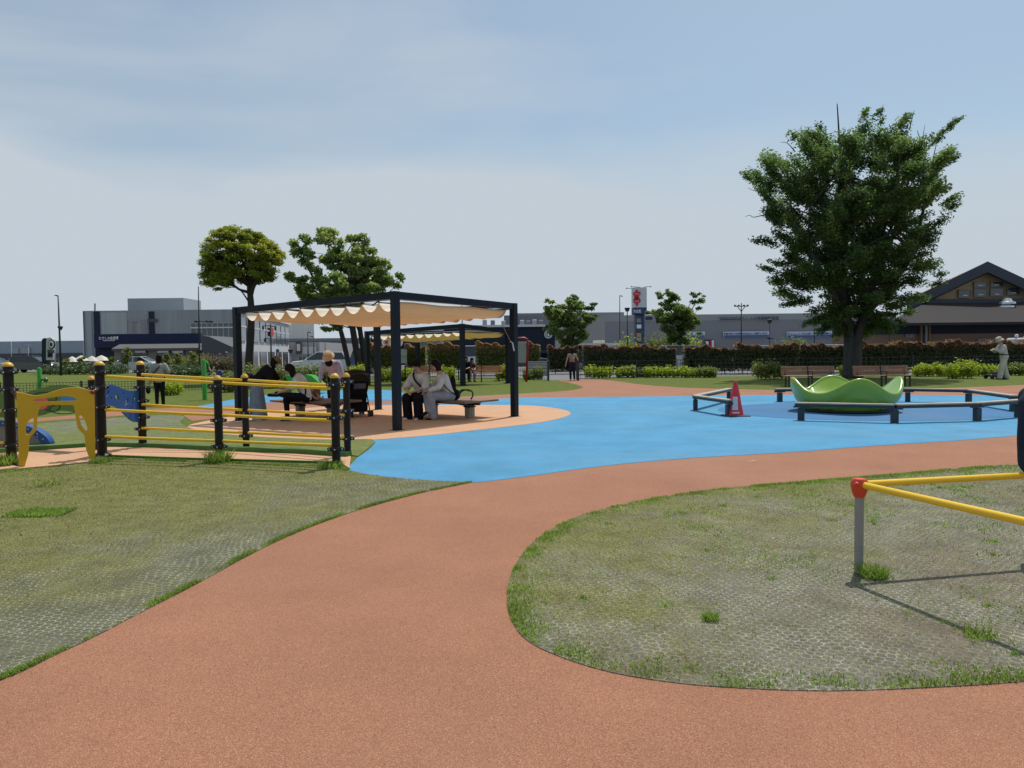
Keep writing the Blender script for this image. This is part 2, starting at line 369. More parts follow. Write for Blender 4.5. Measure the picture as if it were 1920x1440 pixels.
M_PEACH = rubber('peach rubber', (.55, .32, .185), (.36, .19, .12), (.68, .42, .27), .07)

def turfmat(name, grass1, grass2, grey, line, gdir, hexs=15.0, soil=(.15, .115, .085), soilamt=.5, gbias=.5):
    """worn grass growing through honeycomb rubber mats; gdir=(a,b,c): greener where a*x+b*y+c is large"""
    m = bpy.data.materials.new(name); m.use_nodes = True; nt = m.node_tree; b = nt.nodes['Principled BSDF']
    b.inputs['Roughness'].default_value = .95; b.inputs['Specular IOR Level'].default_value = .15
    tc = N(nt, 'ShaderNodeTexCoord'); pos = tc.outputs['Object']
    def vm(op, *a):
        n = N(nt, 'ShaderNodeVectorMath', operation=op)
        for i, q in enumerate(a):
            if hasattr(q, 'links'): L(nt, q, n.inputs[i])
            else: n.inputs[i].default_value = q
        return n
    def mm(op, *a, clamp=False):
        n = N(nt, 'ShaderNodeMath', operation=op); n.use_clamp = clamp
        for i, q in enumerate(a):
            if hasattr(q, 'links'): L(nt, q, n.inputs[i])
            else: n.inputs[i].default_value = q
        return n.outputs[0]
    def noise(s, d=4, off=(0, 0, 0), rough=.6):
        mp = vm('ADD', pos, off).outputs[0]; n = N(nt, 'ShaderNodeTexNoise'); n.inputs['Scale'].default_value = s; n.inputs['Detail'].default_value = d; n.inputs['Roughness'].default_value = rough
        L(nt, mp, n.inputs['Vector']); return n
    wob = noise(1.7, 2); wv = vm('SCALE', wob.outputs['Color']); wv.inputs['Scale'].default_value = .2
    p = vm('ADD', pos, wv.outputs[0]); rot = N(nt, 'ShaderNodeVectorRotate'); rot.rotation_type = 'Z_AXIS'; rot.inputs['Angle'].default_value = R(17); L(nt, p.outputs[0], rot.inputs['Vector'])
    sc = vm('SCALE', rot.outputs[0]); sc.inputs['Scale'].default_value = hexs
    sc = vm('ADD', sc.outputs[0], (500, 500.03, 0)).outputs[0]
    rr = (1, 1.7320508, 1); hh = (.5, .8660254, .5)
    a_ = vm('SUBTRACT', vm('MODULO', sc, rr).outputs[0], hh).outputs[0]
    b_ = vm('SUBTRACT', vm('MODULO', vm('SUBTRACT', sc, hh).outputs[0], rr).outputs[0], hh).outputs[0]
    a_ = vm('MULTIPLY', a_, (1, 1, 0)).outputs[0]; b_ = vm('MULTIPLY', b_, (1, 1, 0)).outputs[0]
    la = vm('LENGTH', a_).outputs['Value']; lb = vm('LENGTH', b_).outputs['Value']
    sel = mm('LESS_THAN', la, lb); mx = N(nt, 'ShaderNodeMix', data_type='VECTOR'); L(nt, sel, mx.inputs['Factor']); L(nt, b_, mx.inputs['A']); L(nt, a_, mx.inputs['B'])
    q = vm('ABSOLUTE', mx.outputs['Result']).outputs[0]
    dq = vm('DOT_PRODUCT', q, (.5, .8660254, 0)).outputs['Value']; sx = N(nt, 'ShaderNodeSeparateXYZ'); L(nt, q, sx.inputs[0])
    ed = mm('SUBTRACT', .5, mm('MAXIMUM', dq, sx.outputs['X']))      # 0 at the cell border
    ln = noise(14, 3, (3, 1, 0)); wdt = mm('MULTIPLY', ln.outputs['Fac'], .21)
    lm = N(nt, 'ShaderNodeMapRange'); L(nt, ed, lm.inputs['Value']); lm.inputs['From Min'].default_value = .015; L(nt, wdt, lm.inputs['From Max']); lm.inputs['To Min'].default_value = 1; lm.inputs['To Max'].default_value = 0
    # greenness
    sp = N(nt, 'ShaderNodeSeparateXYZ'); L(nt, pos, sp.inputs[0])
    gl = mm('ADD', mm('MULTIPLY', sp.outputs['X'], gdir[0]), mm('MULTIPLY_ADD', sp.outputs['Y'], gdir[1], gdir[2]))
    gn = noise(.8, 7, (11, 5, 0), .68).outputs['Fac']
    g = mm('ADD', gl, mm('MULTIPLY_ADD', gn, 2.2, -1.1)); g = mm('ADD', g, gbias, clamp=True)
    fine = noise(75, 6, (0, 0, 0), .85).outputs['Fac']; med = noise(24, 6, (2, 0, 0), .8).outputs['Fac']
    fr = N(nt, 'ShaderNodeMapRange'); L(nt, fine, fr.inputs['Value']); fr.inputs['From Min'].default_value = .38; fr.inputs['From Max'].default_value = .64
    gr = N(nt, 'ShaderNodeMix', data_type='RGBA'); L(nt, fr.outputs[0], gr.inputs['Factor']); gr.inputs['A'].default_value = (*grass1, 1); gr.inputs['B'].default_value = (*grass2, 1)
    gy = N(nt, 'ShaderNodeMix', data_type='RGBA'); L(nt, fr.outputs[0], gy.inputs['Factor']); gy.inputs['A'].default_value = (*[c * .62 for c in grey], 1); gy.inputs['B'].default_value = (*[c * 1.32 for c in grey], 1)
    # soil patches
    sn = noise(.55, 6, (21, 9, 0), .6).outputs['Fac']; sr = N(nt, 'ShaderNodeMapRange'); L(nt, sn, sr.inputs['Value']); sr.inputs['From Min'].default_value = .51; sr.inputs['From Max'].default_value = .68; sr.inputs['To Max'].default_value = soilamt
    so_ = N(nt, 'ShaderNodeMix', data_type='RGBA'); L(nt, sr.outputs[0], so_.inputs['Factor']); L(nt, gy.outputs['Result'], so_.inputs['A']); so_.inputs['B'].default_value = (*soil, 1)
    gf = N(nt, 'ShaderNodeMapRange'); L(nt, mm('ADD', g, mm('MULTIPLY_ADD', med, 1.5, -.75)), gf.inputs['Value']); gf.inputs['From Min'].default_value = .25; gf.inputs['From Max'].default_value = .8
    base = N(nt, 'ShaderNodeMix', data_type='RGBA'); L(nt, gf.outputs[0], base.inputs['Factor']); L(nt, so_.outputs['Result'], base.inputs['A']); L(nt, gr.outputs['Result'], base.inputs['B'])
    # the mat shows where the grass is thin
    lf = mm('MULTIPLY', lm.outputs[0], mm('MULTIPLY_ADD', gf.outputs[0], -.55, 1.0, clamp=True)); lf = mm('MULTIPLY', lf, mm('MULTIPLY_ADD', sr.outputs[0], -.9, 1.0, clamp=True)); bk_ = N(nt, 'ShaderNodeMapRange'); L(nt, noise(2.6, 6, (5, 8, 0), .7).outputs['Fac'], bk_.inputs['Value']); bk_.inputs['From Min'].default_value = .38; bk_.inputs['From Max'].default_value = .62; bk_.inputs['To Min'].default_value = .3; lf = mm('MULTIPLY', lf, mm('MULTIPLY', bk_.outputs[0], mm('MULTIPLY_ADD', fr.outputs[0], .7, .35)))
    ll = N(nt, 'ShaderNodeMix', data_type='RGBA'); L(nt, lf, ll.inputs['Factor']); L(nt, base.outputs['Result'], ll.inputs['A']); ll.inputs['B'].default_value = (*line, 1)
    bn = mm('ADD', noise(3.4, 5, (31, 2, 0), .7).outputs['Fac'], noise(30, 5, (4, 40, 0), .8).outputs['Fac']); br = N(nt, 'ShaderNodeMapRange'); L(nt, bn, br.inputs['Value']); br.inputs['From Min'].default_value = .72; br.inputs['From Max'].default_value = 1.28; br.inputs['To Min'].default_value = .66; br.inputs['To Max'].default_value = 1.34
    bs_ = N(nt, 'ShaderNodeVectorMath', operation='SCALE'); L(nt, ll.outputs['Result'], bs_.inputs[0]); L(nt, br.outputs[0], bs_.inputs['Scale']); L(nt, bs_.outputs[0], b.inputs['Base Color'])
    hb = mm('ADD', mm('MULTIPLY', lm.outputs[0], .5), mm('MULTIPLY', fine, .8)); bp = N(nt, 'ShaderNodeBump'); bp.inputs['Strength'].default_value = .6; bp.inputs['Distance'].default_value = .012
    L(nt, hb, bp.inputs['Height']); L(nt, bp.outputs[0], b.inputs['Normal'])
    return m
M_TURF_L = turfmat('worn turf mat west', (.05, .052, .013), (.245, .238, .08), (.125, .126, .082), (.50, .49, .33), (-.23, .09, -1.15), 20, soil=(.15, .135, .125), soilamt=.6)
M_TURF_R = turfmat('worn turf mat east', (.055, .056, .016), (.255, .245, .088), (.165, .157, .118), (.52, .50, .38), (-.20, .20, -.8), 20, soil=(.15, .112, .075), soilamt=.9)
M_TURF_B = turfmat('worn turf middle', (.06, .08, .02), (.25, .28, .09), (.16, .17, .13), (.28, .3, .22), (0, -.12, 2.0), 12, soilamt=.5)
M_LAWN = turfmat('lawn grass', (.05, .075, .010), (.155, .185, .032), (.12, .16, .05), (.15, .2, .06), (0, 0, .9), 3, soilamt=.0, gbias=.8)
M_ASPH = mat('parking asphalt', (.16, .16, .165), rough=.9, var=.15, vs=.5, bump=.4, bs=80)

# ---------------- ground ----------------
sheet('ground', [(-900, -60), (900, -60), (900, 1400), (-900, 1400)], 0.0, M_ASPH)
def gp(pts, n=5, closed=True): return [tuple(p) for p in cr([G(x, y) for x, y in pts], n, closed)]
lawn = [(-60, -8), (60, -8), (60, 30)] + [tuple(G(x, y))[:2] for x, y in ((2300, 697), (1960, 700), (1600, 703), (1340, 706), (1120, 709), (1095, 712))] + \
       [tuple(G(x, y))[:2] for x, y in ((1030, 713), (960, 708), (800, 706), (690, 706), (600, 704), (440, 702), (0, 696), (-700, 700))] + [(-60, 20)]
sheet('lawn', lawn, .004, M_LAWN)
# salmon path: one sheet, the turf islands lie on it
path_px = [(-1500, 1900), (-700, 1480), (-300, 1380), (0, 1280), (104, 1232), (188, 1192), (250, 1159), (344, 1111), (401, 1080), (474, 1040), (547, 1005), (620, 976), (700, 950), (790, 926), (885, 906),
           (930, 880), (930, 780), (800, 765), (640, 764), (560, 768), (470, 778), (360, 790), (345, 780)]
pl = gp(path_px[:15], 6, False) + [tuple(G(x, y)) for x, y in path_px[15:]]
north_l = gp([(345, 776), (300, 775), (200, 782), (120, 787), (60, 792), (0, 800), (-200, 822)], 5, False)
north_u = gp([(-200, 800), (0, 788), (70, 784), (150, 778), (230, 770), (330, 765), (400, 762), (440, 756), (600, 750), (700, 748), (800, 746), (863, 744), (930, 741), (1000, 737), (1050, 734), (1078, 731), (1092, 727), (1080, 721), (1045, 714)], 5, False)
east_u = gp([(1100, 711), (1125, 712), (1165, 716), (1200, 721), (1280, 727), (1340, 729), (1420, 731), (1500, 732), (1600, 730), (1720, 729), (1800, 727), (1920, 722), (2100, 712), (2500, 700)], 5, False)
sheet('path', pl + north_l + north_u + east_u + [(45, 30), (45, 0), (30, -12), (-25, -12)], .008, M_SALMON)
isl_px = [(1920, 873), (1800, 880), (1700, 889), (1600, 897), (1500, 905), (1400, 913), (1300, 925), (1200, 941), (1100, 965), (1050, 985), (1008, 1012), (980, 1040), (960, 1075), (951, 1110), (953, 1150), (970, 1185), (1000, 1212), (1050, 1235), (1120, 1258), (1200, 1275), (1300, 1288), (1400, 1295), (1500, 1299), (1600, 1299), (1750, 1293), (1920, 1282), (2250, 1250), (2700, 1120), (2750, 960), (2300, 860)]
isl = gp(isl_px, 6)
sheet('turf', isl, .012, M_TURF_R)
blue_px_low = [(650, 884), (665, 888), (690, 892), (720, 897), (800, 903), (885, 906), (930, 902), (1000, 893), (1100, 879), (1200, 868), (1300, 860), (1400, 854), (1500, 848), (1600, 840), (1700, 833), (1800, 827), (1907, 818), (2050, 808), (2120, 790), (2080, 765), (2000, 750)]
blue_top = [(1912, 744), (1880, 742), (1800, 742), (1700, 741), (1600, 741), (1460, 741), (1300, 743), (1100, 745), (1000, 746), (920, 749), (860, 752), (800, 756), (700, 760)]
bl = gp(blue_px_low, 5, False) + gp(blue_top, 5, False) + [tuple(G(x, y)) for x, y in ((640, 790), (660, 822), (704, 831), (698, 838), (690, 846), (672, 858), (658, 872))]
sheet('play_surface', bl, .012, M_BLUE)
blue2 = gp([(362, 765), (400, 757), (440, 749), (520, 739), (620, 733), (700, 731), (745, 734), (768, 743), (750, 750), (700, 752), (600, 753), (500, 756), (430, 762)], 6)
sheet('play_surface', blue2, .012, M_BLUE)
peach = gp([(352, 800), (400, 788), (470, 777), (560, 767), (640, 762.5), (740, 761), (860, 760), (940, 760.5), (1000, 762), (1045, 767), (1070, 775), (1052, 785), (1000, 795), (900, 807), (800, 818), (700, 826), (640, 828), (560, 826), (450, 820), (380, 812)], 6)
sheet('shelter_floor', peach, .016, M_PEACH)
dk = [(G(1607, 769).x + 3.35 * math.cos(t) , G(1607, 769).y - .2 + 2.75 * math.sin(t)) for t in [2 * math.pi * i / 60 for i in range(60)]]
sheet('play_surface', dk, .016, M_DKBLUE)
# turf west of the path (near) and the balance strip
edge_l = gp(path_px[1:15], 6, False)
tl = [(-60, -8), (-30, -8)] + edge_l + gp([(885, 906), (800, 902), (720, 895), (665, 886), (645, 880)], 4, False) + [tuple(G(x, y)) for x, y in ((640, 872), (410, 865), (300, 862), (190, 857), (165, 869), (45, 880), (0, 884), (-600, 930))]
sheet('turf', tl, .0135, M_TURF_L)
tb = [tuple(G(x, y)) for x, y in ((-600, 870), (0, 849), (160, 838), (300, 840), (420, 846), (640, 853), (672, 857))] + gp([(685, 846), (700, 834), (702, 828), (690, 825), (640, 826), (560, 824), (450, 818), (380, 810), (350, 801), (338, 792), (345, 782), (300, 780), (200, 786), (120, 792), (60, 797), (0, 805), (-200, 828)], 4, False)
sheet('turf', tb, .0175, M_TURF_B)
strip = [tuple(G(x, y)) for x, y in ((-600, 868), (0, 851), (160, 840), (300, 841), (420, 847), (640, 855), (658, 858), (655, 880), (640, 871), (410, 865), (300, 862), (190, 857), (165, 869), (45, 880), (0, 884), (-600, 932))]
sheet('balance_strip', strip, .0205, M_PEACH)
M_GCURB = mat('green curb', (.055, .16, .02), rough=.6, grime=.4)
def curb(pts, h, w_, name, label):
    wp = [G(x, y) for x, y in pts]; o = wp[len(wp) // 2].copy(); o.z = 0
    b = MB()
    left = []; 
    rings = []
    for i, p in enumerate(wp):
        d = (wp[min(i + 1, len(wp) - 1)] - wp[max(0, i - 1)]).normalized(); s_ = V(-d.y, d.x, 0) * w_ / 2
        rings.append([V(p.x, p.y, 0) - s_, V(p.x, p.y, h) - s_, V(p.x, p.y, h) + s_, V(p.x, p.y, 0) + s_])
    b.ring_loft(rings)
    return tag(b.build(name, M_GCURB, None, world=True, loc=o), label, 'curb')
curb([(-500, 868), (-200, 857), (0, 851), (160, 840), (185, 838), (300, 841), (420, 847), (560, 852), (655, 858)], .085, .12, 'edging_curb', 'green rubber edging curb along the far side of the balance strip')
curb([(190, 857.5), (300, 862), (410, 865.5), (640, 871.5)], .045, .04, 'edging_curb', 'thin green edging curb along the near side of the rails')

# ---------------- grass blades ----------------
M_BLADE = mat('grass blade', (.25, .37, .06), rough=.75, var=.25, vs=2, island=.45, trans=.5)
M_BLADE2 = mat('dry grass blade', (.36, .39, .12), rough=.85, var=.2, vs=2, island=.5, trans=.5)
def inpoly(px_, py_, poly):
    x = np.asarray(px_); y = np.asarray(py_); ins = np.zeros(len(x), bool); n = len(poly); j = n - 1
    for i in range(n):
        xi, yi, xj, yj = poly[i][0], poly[i][1], poly[j][0], poly[j][1]
        c = ((yi > y) != (yj > y)) & (x < (xj - xi) * (y - yi) / ((yj - yi) + 1e-12) + xi); ins ^= c; j = i
    return ins
def blades(name, xy, h, mt, z=.012, lean=.8, wd=.006):
    xy = np.asarray(xy); n = len(xy); a = rng.random(n) * 6.283; hh = h * (.4 + .9 * rng.random(n))
    t = rng.random(n) * 6.283; le = hh * lean * rng.random(n)
    dist = np.sqrt(xy[:, 0] ** 2 + xy[:, 1] ** 2); w_ = wd * (.7 + .12 * dist)
    vs = np.empty((n, 3, 3)); dx = np.cos(a) * w_ / 2; dy = np.sin(a) * w_ / 2
    vs[:, 0] = np.stack([xy[:, 0] - dx, xy[:, 1] - dy, np.full(n, z)], 1); vs[:, 1] = np.stack([xy[:, 0] + dx, xy[:, 1] + dy, np.full(n, z)], 1)
    vs[:, 2] = np.stack([xy[:, 0] + np.cos(t) * le, xy[:, 1] + np.sin(t) * le, z + hh], 1)
    me = bpy.data.meshes.new(name); me.vertices.add(3 * n); me.vertices.foreach_set('co', vs.ravel()); me.loops.add(3 * n); me.loops.foreach_set('vertex_index', np.arange(3 * n, dtype=np.int32))
    me.polygons.add(n); me.polygons.foreach_set('loop_start', np.arange(0, 3 * n, 3, dtype=np.int32)); me.polygons.foreach_set('loop_total', np.full(n, 3, dtype=np.int32)); me.update(calc_edges=True); me.materials.append(mt)
    o = bpy.data.objects.new(name, me); COL.objects.link(o); return o
def vnoise(x, y, s, seed=0):
    x = x * s; y = y * s; xi = np.floor(x).astype(int); yi = np.floor(y).astype(int); xf = x - xi; yf = y - yi
    def h(a, b): return (np.sin(a * 127.1 + b * 311.7 + seed * 17.3) * 43758.5453) % 1.0
    u = xf * xf * (3 - 2 * xf); v = yf * yf * (3 - 2 * yf)
    return (h(xi, yi) * (1 - u) + h(xi + 1, yi) * u) * (1 - v) + (h(xi, yi + 1) * (1 - u) + h(xi + 1, yi + 1) * u) * v
def along(poly_pts, n, spread, inward=None):
    a = np.array([p[:2] for p in poly_pts]); seg = rng.integers(0, len(a) - 1, n); 
    ln_ = np.linalg.norm(a[1:] - a[:-1], axis=1); pr = ln_ / ln_.sum(); seg = rng.choice(len(a) - 1, n, p=pr); t = rng.random(n)[:, None]
    p = a[seg] * (1 - t) + a[seg + 1] * t; d = (a[seg + 1] - a[seg]); d /= np.linalg.norm(d, axis=1)[:, None] + 1e-9
    nrm = np.stack([-d[:, 1], d[:, 0]], 1); return p + nrm * (np.abs(rng.normal(size=n)) * spread)[:, None] * (inward or 1)
# rims of the islands
ci = np.array([p[:2] for p in isl]); area = sum(ci[i][0] * ci[(i + 1) % len(ci)][1] - ci[(i + 1) % len(ci)][0] * ci[i][1] for i in range(len(ci)))
sg = 1 if area > 0 else -1
rim = along(list(isl) + [isl[0]], 44000, .085, sg); nz = vnoise(rim[:, 0], rim[:, 1], 6.3, 2); nz2 = vnoise(rim[:, 0], rim[:, 1], .9, 5)
rim = rim[(nz * .7 + nz2 * .5 + .35 * rng.random(len(rim)) > .85) & (rim[:, 1] < 12)]
# sparse tufts inside
bx = rng.random((90000, 2)) * [8.5, 8.2] + [-.6, 2.7]; bx = bx[inpoly(bx[:, 0], bx[:, 1], isl)]; nz = vnoise(bx[:, 0], bx[:, 1], 5.5, 8) * vnoise(bx[:, 0], bx[:, 1], 1.3, 3); bx1 = bx[nz > .42]
cl = rng.random((260, 2)) * [8.5, 8.2] + [-.6, 2.7]; cl = cl[inpoly(cl[:, 0], cl[:, 1], isl)]; cl = cl[rng.random(len(cl)) < .55]; bx2 = (cl[:, None, :] + rng.normal(size=(len(cl), 45, 2)) * (.012 + .03 * rng.random((len(cl), 1, 1)))).reshape(-1, 2)
blades('grass', np.concatenate([rim, bx1, bx2]), .020, M_BLADE)['kind'] = 'stuff'
blx = bx[(nz < .42) & (rng.random(len(bx)) < .35 + .05 * bx[:, 1])]
lx = rng.random((150000, 2)) * [11.5, 8.5] + [-9.5, 3]; lx = lx[inpoly(lx[:, 0], lx[:, 1], tl)]; dn = vnoise(lx[:, 0], lx[:, 1], 1.1, 4) * .6 + .07 * (lx[:, 1] - 4) - .06 * (lx[:, 0] + 2)
lx1 = lx[(dn > .38) & (rng.random(len(lx)) < np.clip(dn, 0, .9))]
blades('grass', np.concatenate([blx, lx1]), .013, M_BLADE2, z=.0135)['kind'] = 'stuff'
erim = along(edge_l, 16000, .022, 1); nz = vnoise(erim[:, 0], erim[:, 1], 2.6, 9) * .6 + .4 * vnoise(erim[:, 0], erim[:, 1], 9, 4); erim = erim[nz + .25 * rng.random(len(erim)) > .62]
prim = along([G(x, y) for x, y in ((660, 884), (640, 875), (410, 868), (300, 864), (190, 860))], 9000, .06, 1); nz = vnoise(prim[:, 0], prim[:, 1], 6, 9); prim = prim[nz > .4]
prim2 = along([G(x, y) for x, y in ((60, 882), (0, 886), (-200, 900))], 3000, .06, 1)
blades('grass', np.concatenate([erim, prim, prim2]), .019, M_BLADE, z=.0135)['kind'] = 'stuff'
def tuft(px_, py_, r, n, h, label, loc_mt=M_BLADE, squash=1.0):
    c = G(px_, py_, .02); d = np.clip(rng.normal(size=(n, 2)), -1.7, 1.7) * [r * .5, r * .5 * squash]
    o = blades('grass_tuft', d + [c.x, c.y], h, loc_mt, z=.02, lean=1.3, wd=.007)
    me = o.data; me.transform(Matrix.Translation(-c)); o.location = c; return tag(o, label, 'grass tuft')
tuft(75, 962, .30, 2600, .03, 'bright green round clover tuft on the turf left of the path', squash=.6)
tuft(88, 908, .18, 300, .07, 'small pale spiky weed in the turf in front of the yellow panel', M_BLADE2)
tuft(1638, 1080, .085, 420, .075, 'small leafy weed at the foot of the grey exercise post')
tuft(1332, 1160, .05, 160, .04, 'tiny green tuft alone on the worn turf mat')
tuft(408, 866, .16, 500, .16, 'long grass growing round the foot of the middle front rail post')
tuft(8, 872, .16, 500, .16, 'long grass at the foot of the leftmost black post')
tuft(620, 876, .16, 500, .09, 'grass growing at the foot of the front right rail post')
tuft(190, 866, .14, 300, .07, 'grass growing at the foot of the tall post beside the yellow panel')
tuft(1835, 1192, .09, 120, .05, 'low dark weed beside the pipe shadow on the worn turf')
b = MB(); c = G(1409, 867); b.add([c + V(*p) for p in ((-.06, 0, .012), (0, -.022, .018), (.07, .005, .03), (0, .02, .014))], [(0, 1, 2), (0, 2, 3)])
tag(b.build('fallen_leaf', mat('dry leaf', (.5, .48, .14)), None, world=True, loc=c), 'single pale fallen leaf on the salmon path', 'leaf')

# ---------------- shade shelters ----------------
M_NAVY = mat('navy powder coated steel', (.006, .012, .022), rough=.5, spec=.22, var=.2, vs=2, grime=.2)
M_RAILW = mat('pale aluminium rail', (.55, .56, .56), rough=.4, metal=.3)
def fabric(name, under, top):
    m = mat(name, under, rough=.9, var=.07, vs=1.2, trans=.24, bump=.15, bs=6); nt = m.node_tree
    pb = nt.nodes['Principled BSDF']; g = N(nt, 'ShaderNodeNewGeometry'); x = N(nt, 'ShaderNodeMix', data_type='RGBA')
    L(nt, g.outputs['Backfacing'], x.inputs['Factor']); x.inputs['A'].default_value = (*top, 1); x.inputs['B'].default_value = (*under, 1); L(nt, x.outputs['Result'], pb.inputs['Base Color']); return m
M_FABO = fabric('sand sunshade fabric', (.60, .37, .185), (.85, .78, .66))
M_FABY = fabric('yellow sunshade fabric', (.52, .36, .12), (.85, .78, .6))
M_STEEL = mat('brushed steel', (.45, .45, .45), rough=.35, metal=.9)
def shelter(pts, tops, w_, fab, label, sup, sag, nsc, name='shade_shelter', edge=.10):
    """pts near,right,far,left (x,y); tops heights; sup heights of the fabric supports at those corners"""
    c = sum((V(p[0], p[1], 0) for p in pts), V(0, 0, 0)) / 4
    t = thing(name, label, 'shade shelter', c)
    pp = [V(p[0], p[1], 0) for p in pts]
    u = (pp[1] - pp[0]).normalized(); ang = math.atan2(u.y, u.x)
    for p, h in zip(pp, tops):
        b = MB(); b.box(p + V(0, 0, h / 2), (w_, w_, h), ang, .006); b.box(p + V(0, 0, .012), (w_ * 1.5, w_ * 1.5, .02), ang); b.build('post', M_NAVY, t, world=True)
    tp = [p + V(0, 0, h - w_ * .5 - .004) for p, h in zip(pp, tops)]
    for i in range(4):
        a, b_ = tp[i], tp[(i + 1) % 4]; d = (b_ - a).normalized()
        b = MB(); b.bar(a + d * w_ * .52, b_ - d * w_ * .52, w_ * .78, w_ * .98); b.build('beam', M_NAVY, t, world=True)
    # rails that carry the fabric: along near->right and left->far
    S = [V(p[0], p[1], h) for p, h in zip(pts, sup)]
    def sp(s, q):   # s along near->left, q along near->right
        s = .022 + s * .956; q = edge * .35 + q * (1 - edge * .7)
        return (S[0] * (1 - q) + S[1] * q) * (1 - s) + (S[3] * (1 - q) + S[2] * q) * s
    for s in (0.0, 1.0):
        b = MB(); b.bar(sp(s, -.02) + V(0, 0, .07), sp(s, 1.02) + V(0, 0, .07), .05, .07); b.build('fabric_rail', M_RAILW, t, world=True)
    for q in (0.0, 1.0):
        b = MB(); b.bar(sp(0, q) + V(0, 0, .05), sp(1, q) + V(0, 0, .05), .025, .03); b.build('fabric_rail', M_RAILW, t, world=True)
    ns, nq = nsc * 10, 14; b = MB(); rows = []
    for i in range(ns + 1):
        s = i / ns; f = (s * nsc) % 1.0; hang = sag * (1 - (2 * f - 1) ** 2)
        rows.append([sp(s, j / nq) + V(0, 0, -hang * (1 + .05 * math.sin(i * .7 + j)) + .012 * math.sin(j * .9 + i * .13)) for j in range(nq + 1)])
    b.ring_loft(rows, cap=False, closed=False)
    fo = b.build('sunshade_fabric', fab, t, world=True, smooth=True)
    if sum(p.normal.z for p in fo.data.polygons) < 0: fo.data.flip_normals()
    b = MB()
    for k in range(1, nsc):
        s = k / nsc; b.tube([sp(s, 0) + V(0, 0, .015), sp(s, 1) + V(0, 0, .015)], .008, 5); b.box(sp(s, 0) + V(0, 0, .03), (.03, .03, .05), ang); b.box(sp(s, 1) + V(0, 0, .03), (.03, .03, .05), ang)
    b.build('batten', M_NAVY, t, world=True)
    return t, S
def gq(x, y): p = G(x, y); return (p.x, p.y)
def topz(x, y, base): return P(x, y, base[1]).z
n1 = gq(745, 808); r1 = gq(965, 782); l1 = gq(449, 790); f1 = (n1[0] - .0 + (r1[0] - n1[0]) + (l1[0] - n1[0]) + .35, r1[1] + l1[1] - n1[1] + .1)
sh1, S1 = shelter([n1, r1, f1, l1], [topz(742, 546, n1), topz(965, 568.5, r1), topz(965, 568.5, r1) - .03, topz(447, 576, l1)], .14, M_FABO,
                  'navy steel shelter with scalloped sand coloured sunshade, the nearer of two', [2.50, 2.46, 2.36, 2.45], .19, 10)
n2 = gq(868, 723.5); r2 = gq(953, 719); l2p = P(688, 621, 35.5); l2 = (l2p.x, 35.5); f2p = P(783, 660, 38.5); f2 = (f2p.x, 38.5)
sh2, S2 = shelter([n2, r2, f2, l2], [topz(868, 607, n2), topz(953, 618, r2), 2.62, topz(688, 621, l2)], .19, M_FABY,
                  'navy steel shelter with yellow sunshade over the far benches', [2.42, 2.38, 2.2, 2.32], .18, 10)
t = thing('sunshade_crank', 'thin crank pole hanging down beside the right front post of the nearer shelter', 'crank pole', (r1[0] - .12, r1[1] - .1, 0))
b = MB(); b.tube([P(942, 609, r1[1] - .1), P(957, 640, r1[1] - .1)], .010, 6); b.build('rod', mat('rod wood', (.22, .18, .13)), t, world=True)
b = MB(); b.tube([P(957, 640, r1[1] - .1), P(961, 643, r1[1] - .12), P(964, 658, r1[1] - .14)], .017, 6); b.build('handle', M_RAILW, t, world=True)

# ---------------- timber platform benches in the near shelter ----------------
M_DECK = mat('weathered deck timber', (.20, .125, .085), rough=.7, var=.3, vs=3, stretch=(.6, 8, 1))
M_DARK = mat('dark bench steel', (.02, .022, .026), rough=.5)
M_PIL = mat('concrete bench leg', (.30, .29, .24), rough=.8, bump=.3)
def platform(c, Lv, Wu, label):
    u = V(.63, .777, 0); rz = math.atan2(u.y, u.x)       # local x = u, local y = v
    t = thing('platform_bench', label, 'bench', c, rz)
    b = MB(); n = 13
    for k in range(n):
        yy = -Lv / 2 + (k + .5) * Lv / n; b.box((0, yy, .405), (Wu, Lv / n - .012, .045), 0, .006)
    b.build('seat', M_DECK, t)
    b = MB()
    for yy in (-Lv * .3, Lv * .3):
        b.prism([(-Wu * .47, .378), (-.12, .29), (.12, .29), (Wu * .47, .378)], .07, V(0, yy, 0)); b.box((0, yy, .275), (.2, .2, .03))
    b.box((0, 0, .345), (.08, Lv * .9, .06)); b.build('seat_frame', M_DARK, t)
    for yy in (-Lv * .3, Lv * .3):
        b = MB(); b.box((0, yy, .13), (.17, .17, .26), 0, .01); b.box((-.088, yy, .13), (.012, .08, .25)); b.box((0, yy - .088, .13), (.08, .012, .25)); b.build('leg', M_PIL, t)
    return t
B2 = (-1.42, 17.25, 0); B1 = (-4.62, 17.5, 0)
platform(B2, 1.95, 1.15, 'weathered timber platform bench under the near shelter where the two white-shirted people sit')
platform(B1, 2.0, 1.15, 'weathered timber platform bench under the near shelter beside the stroller')

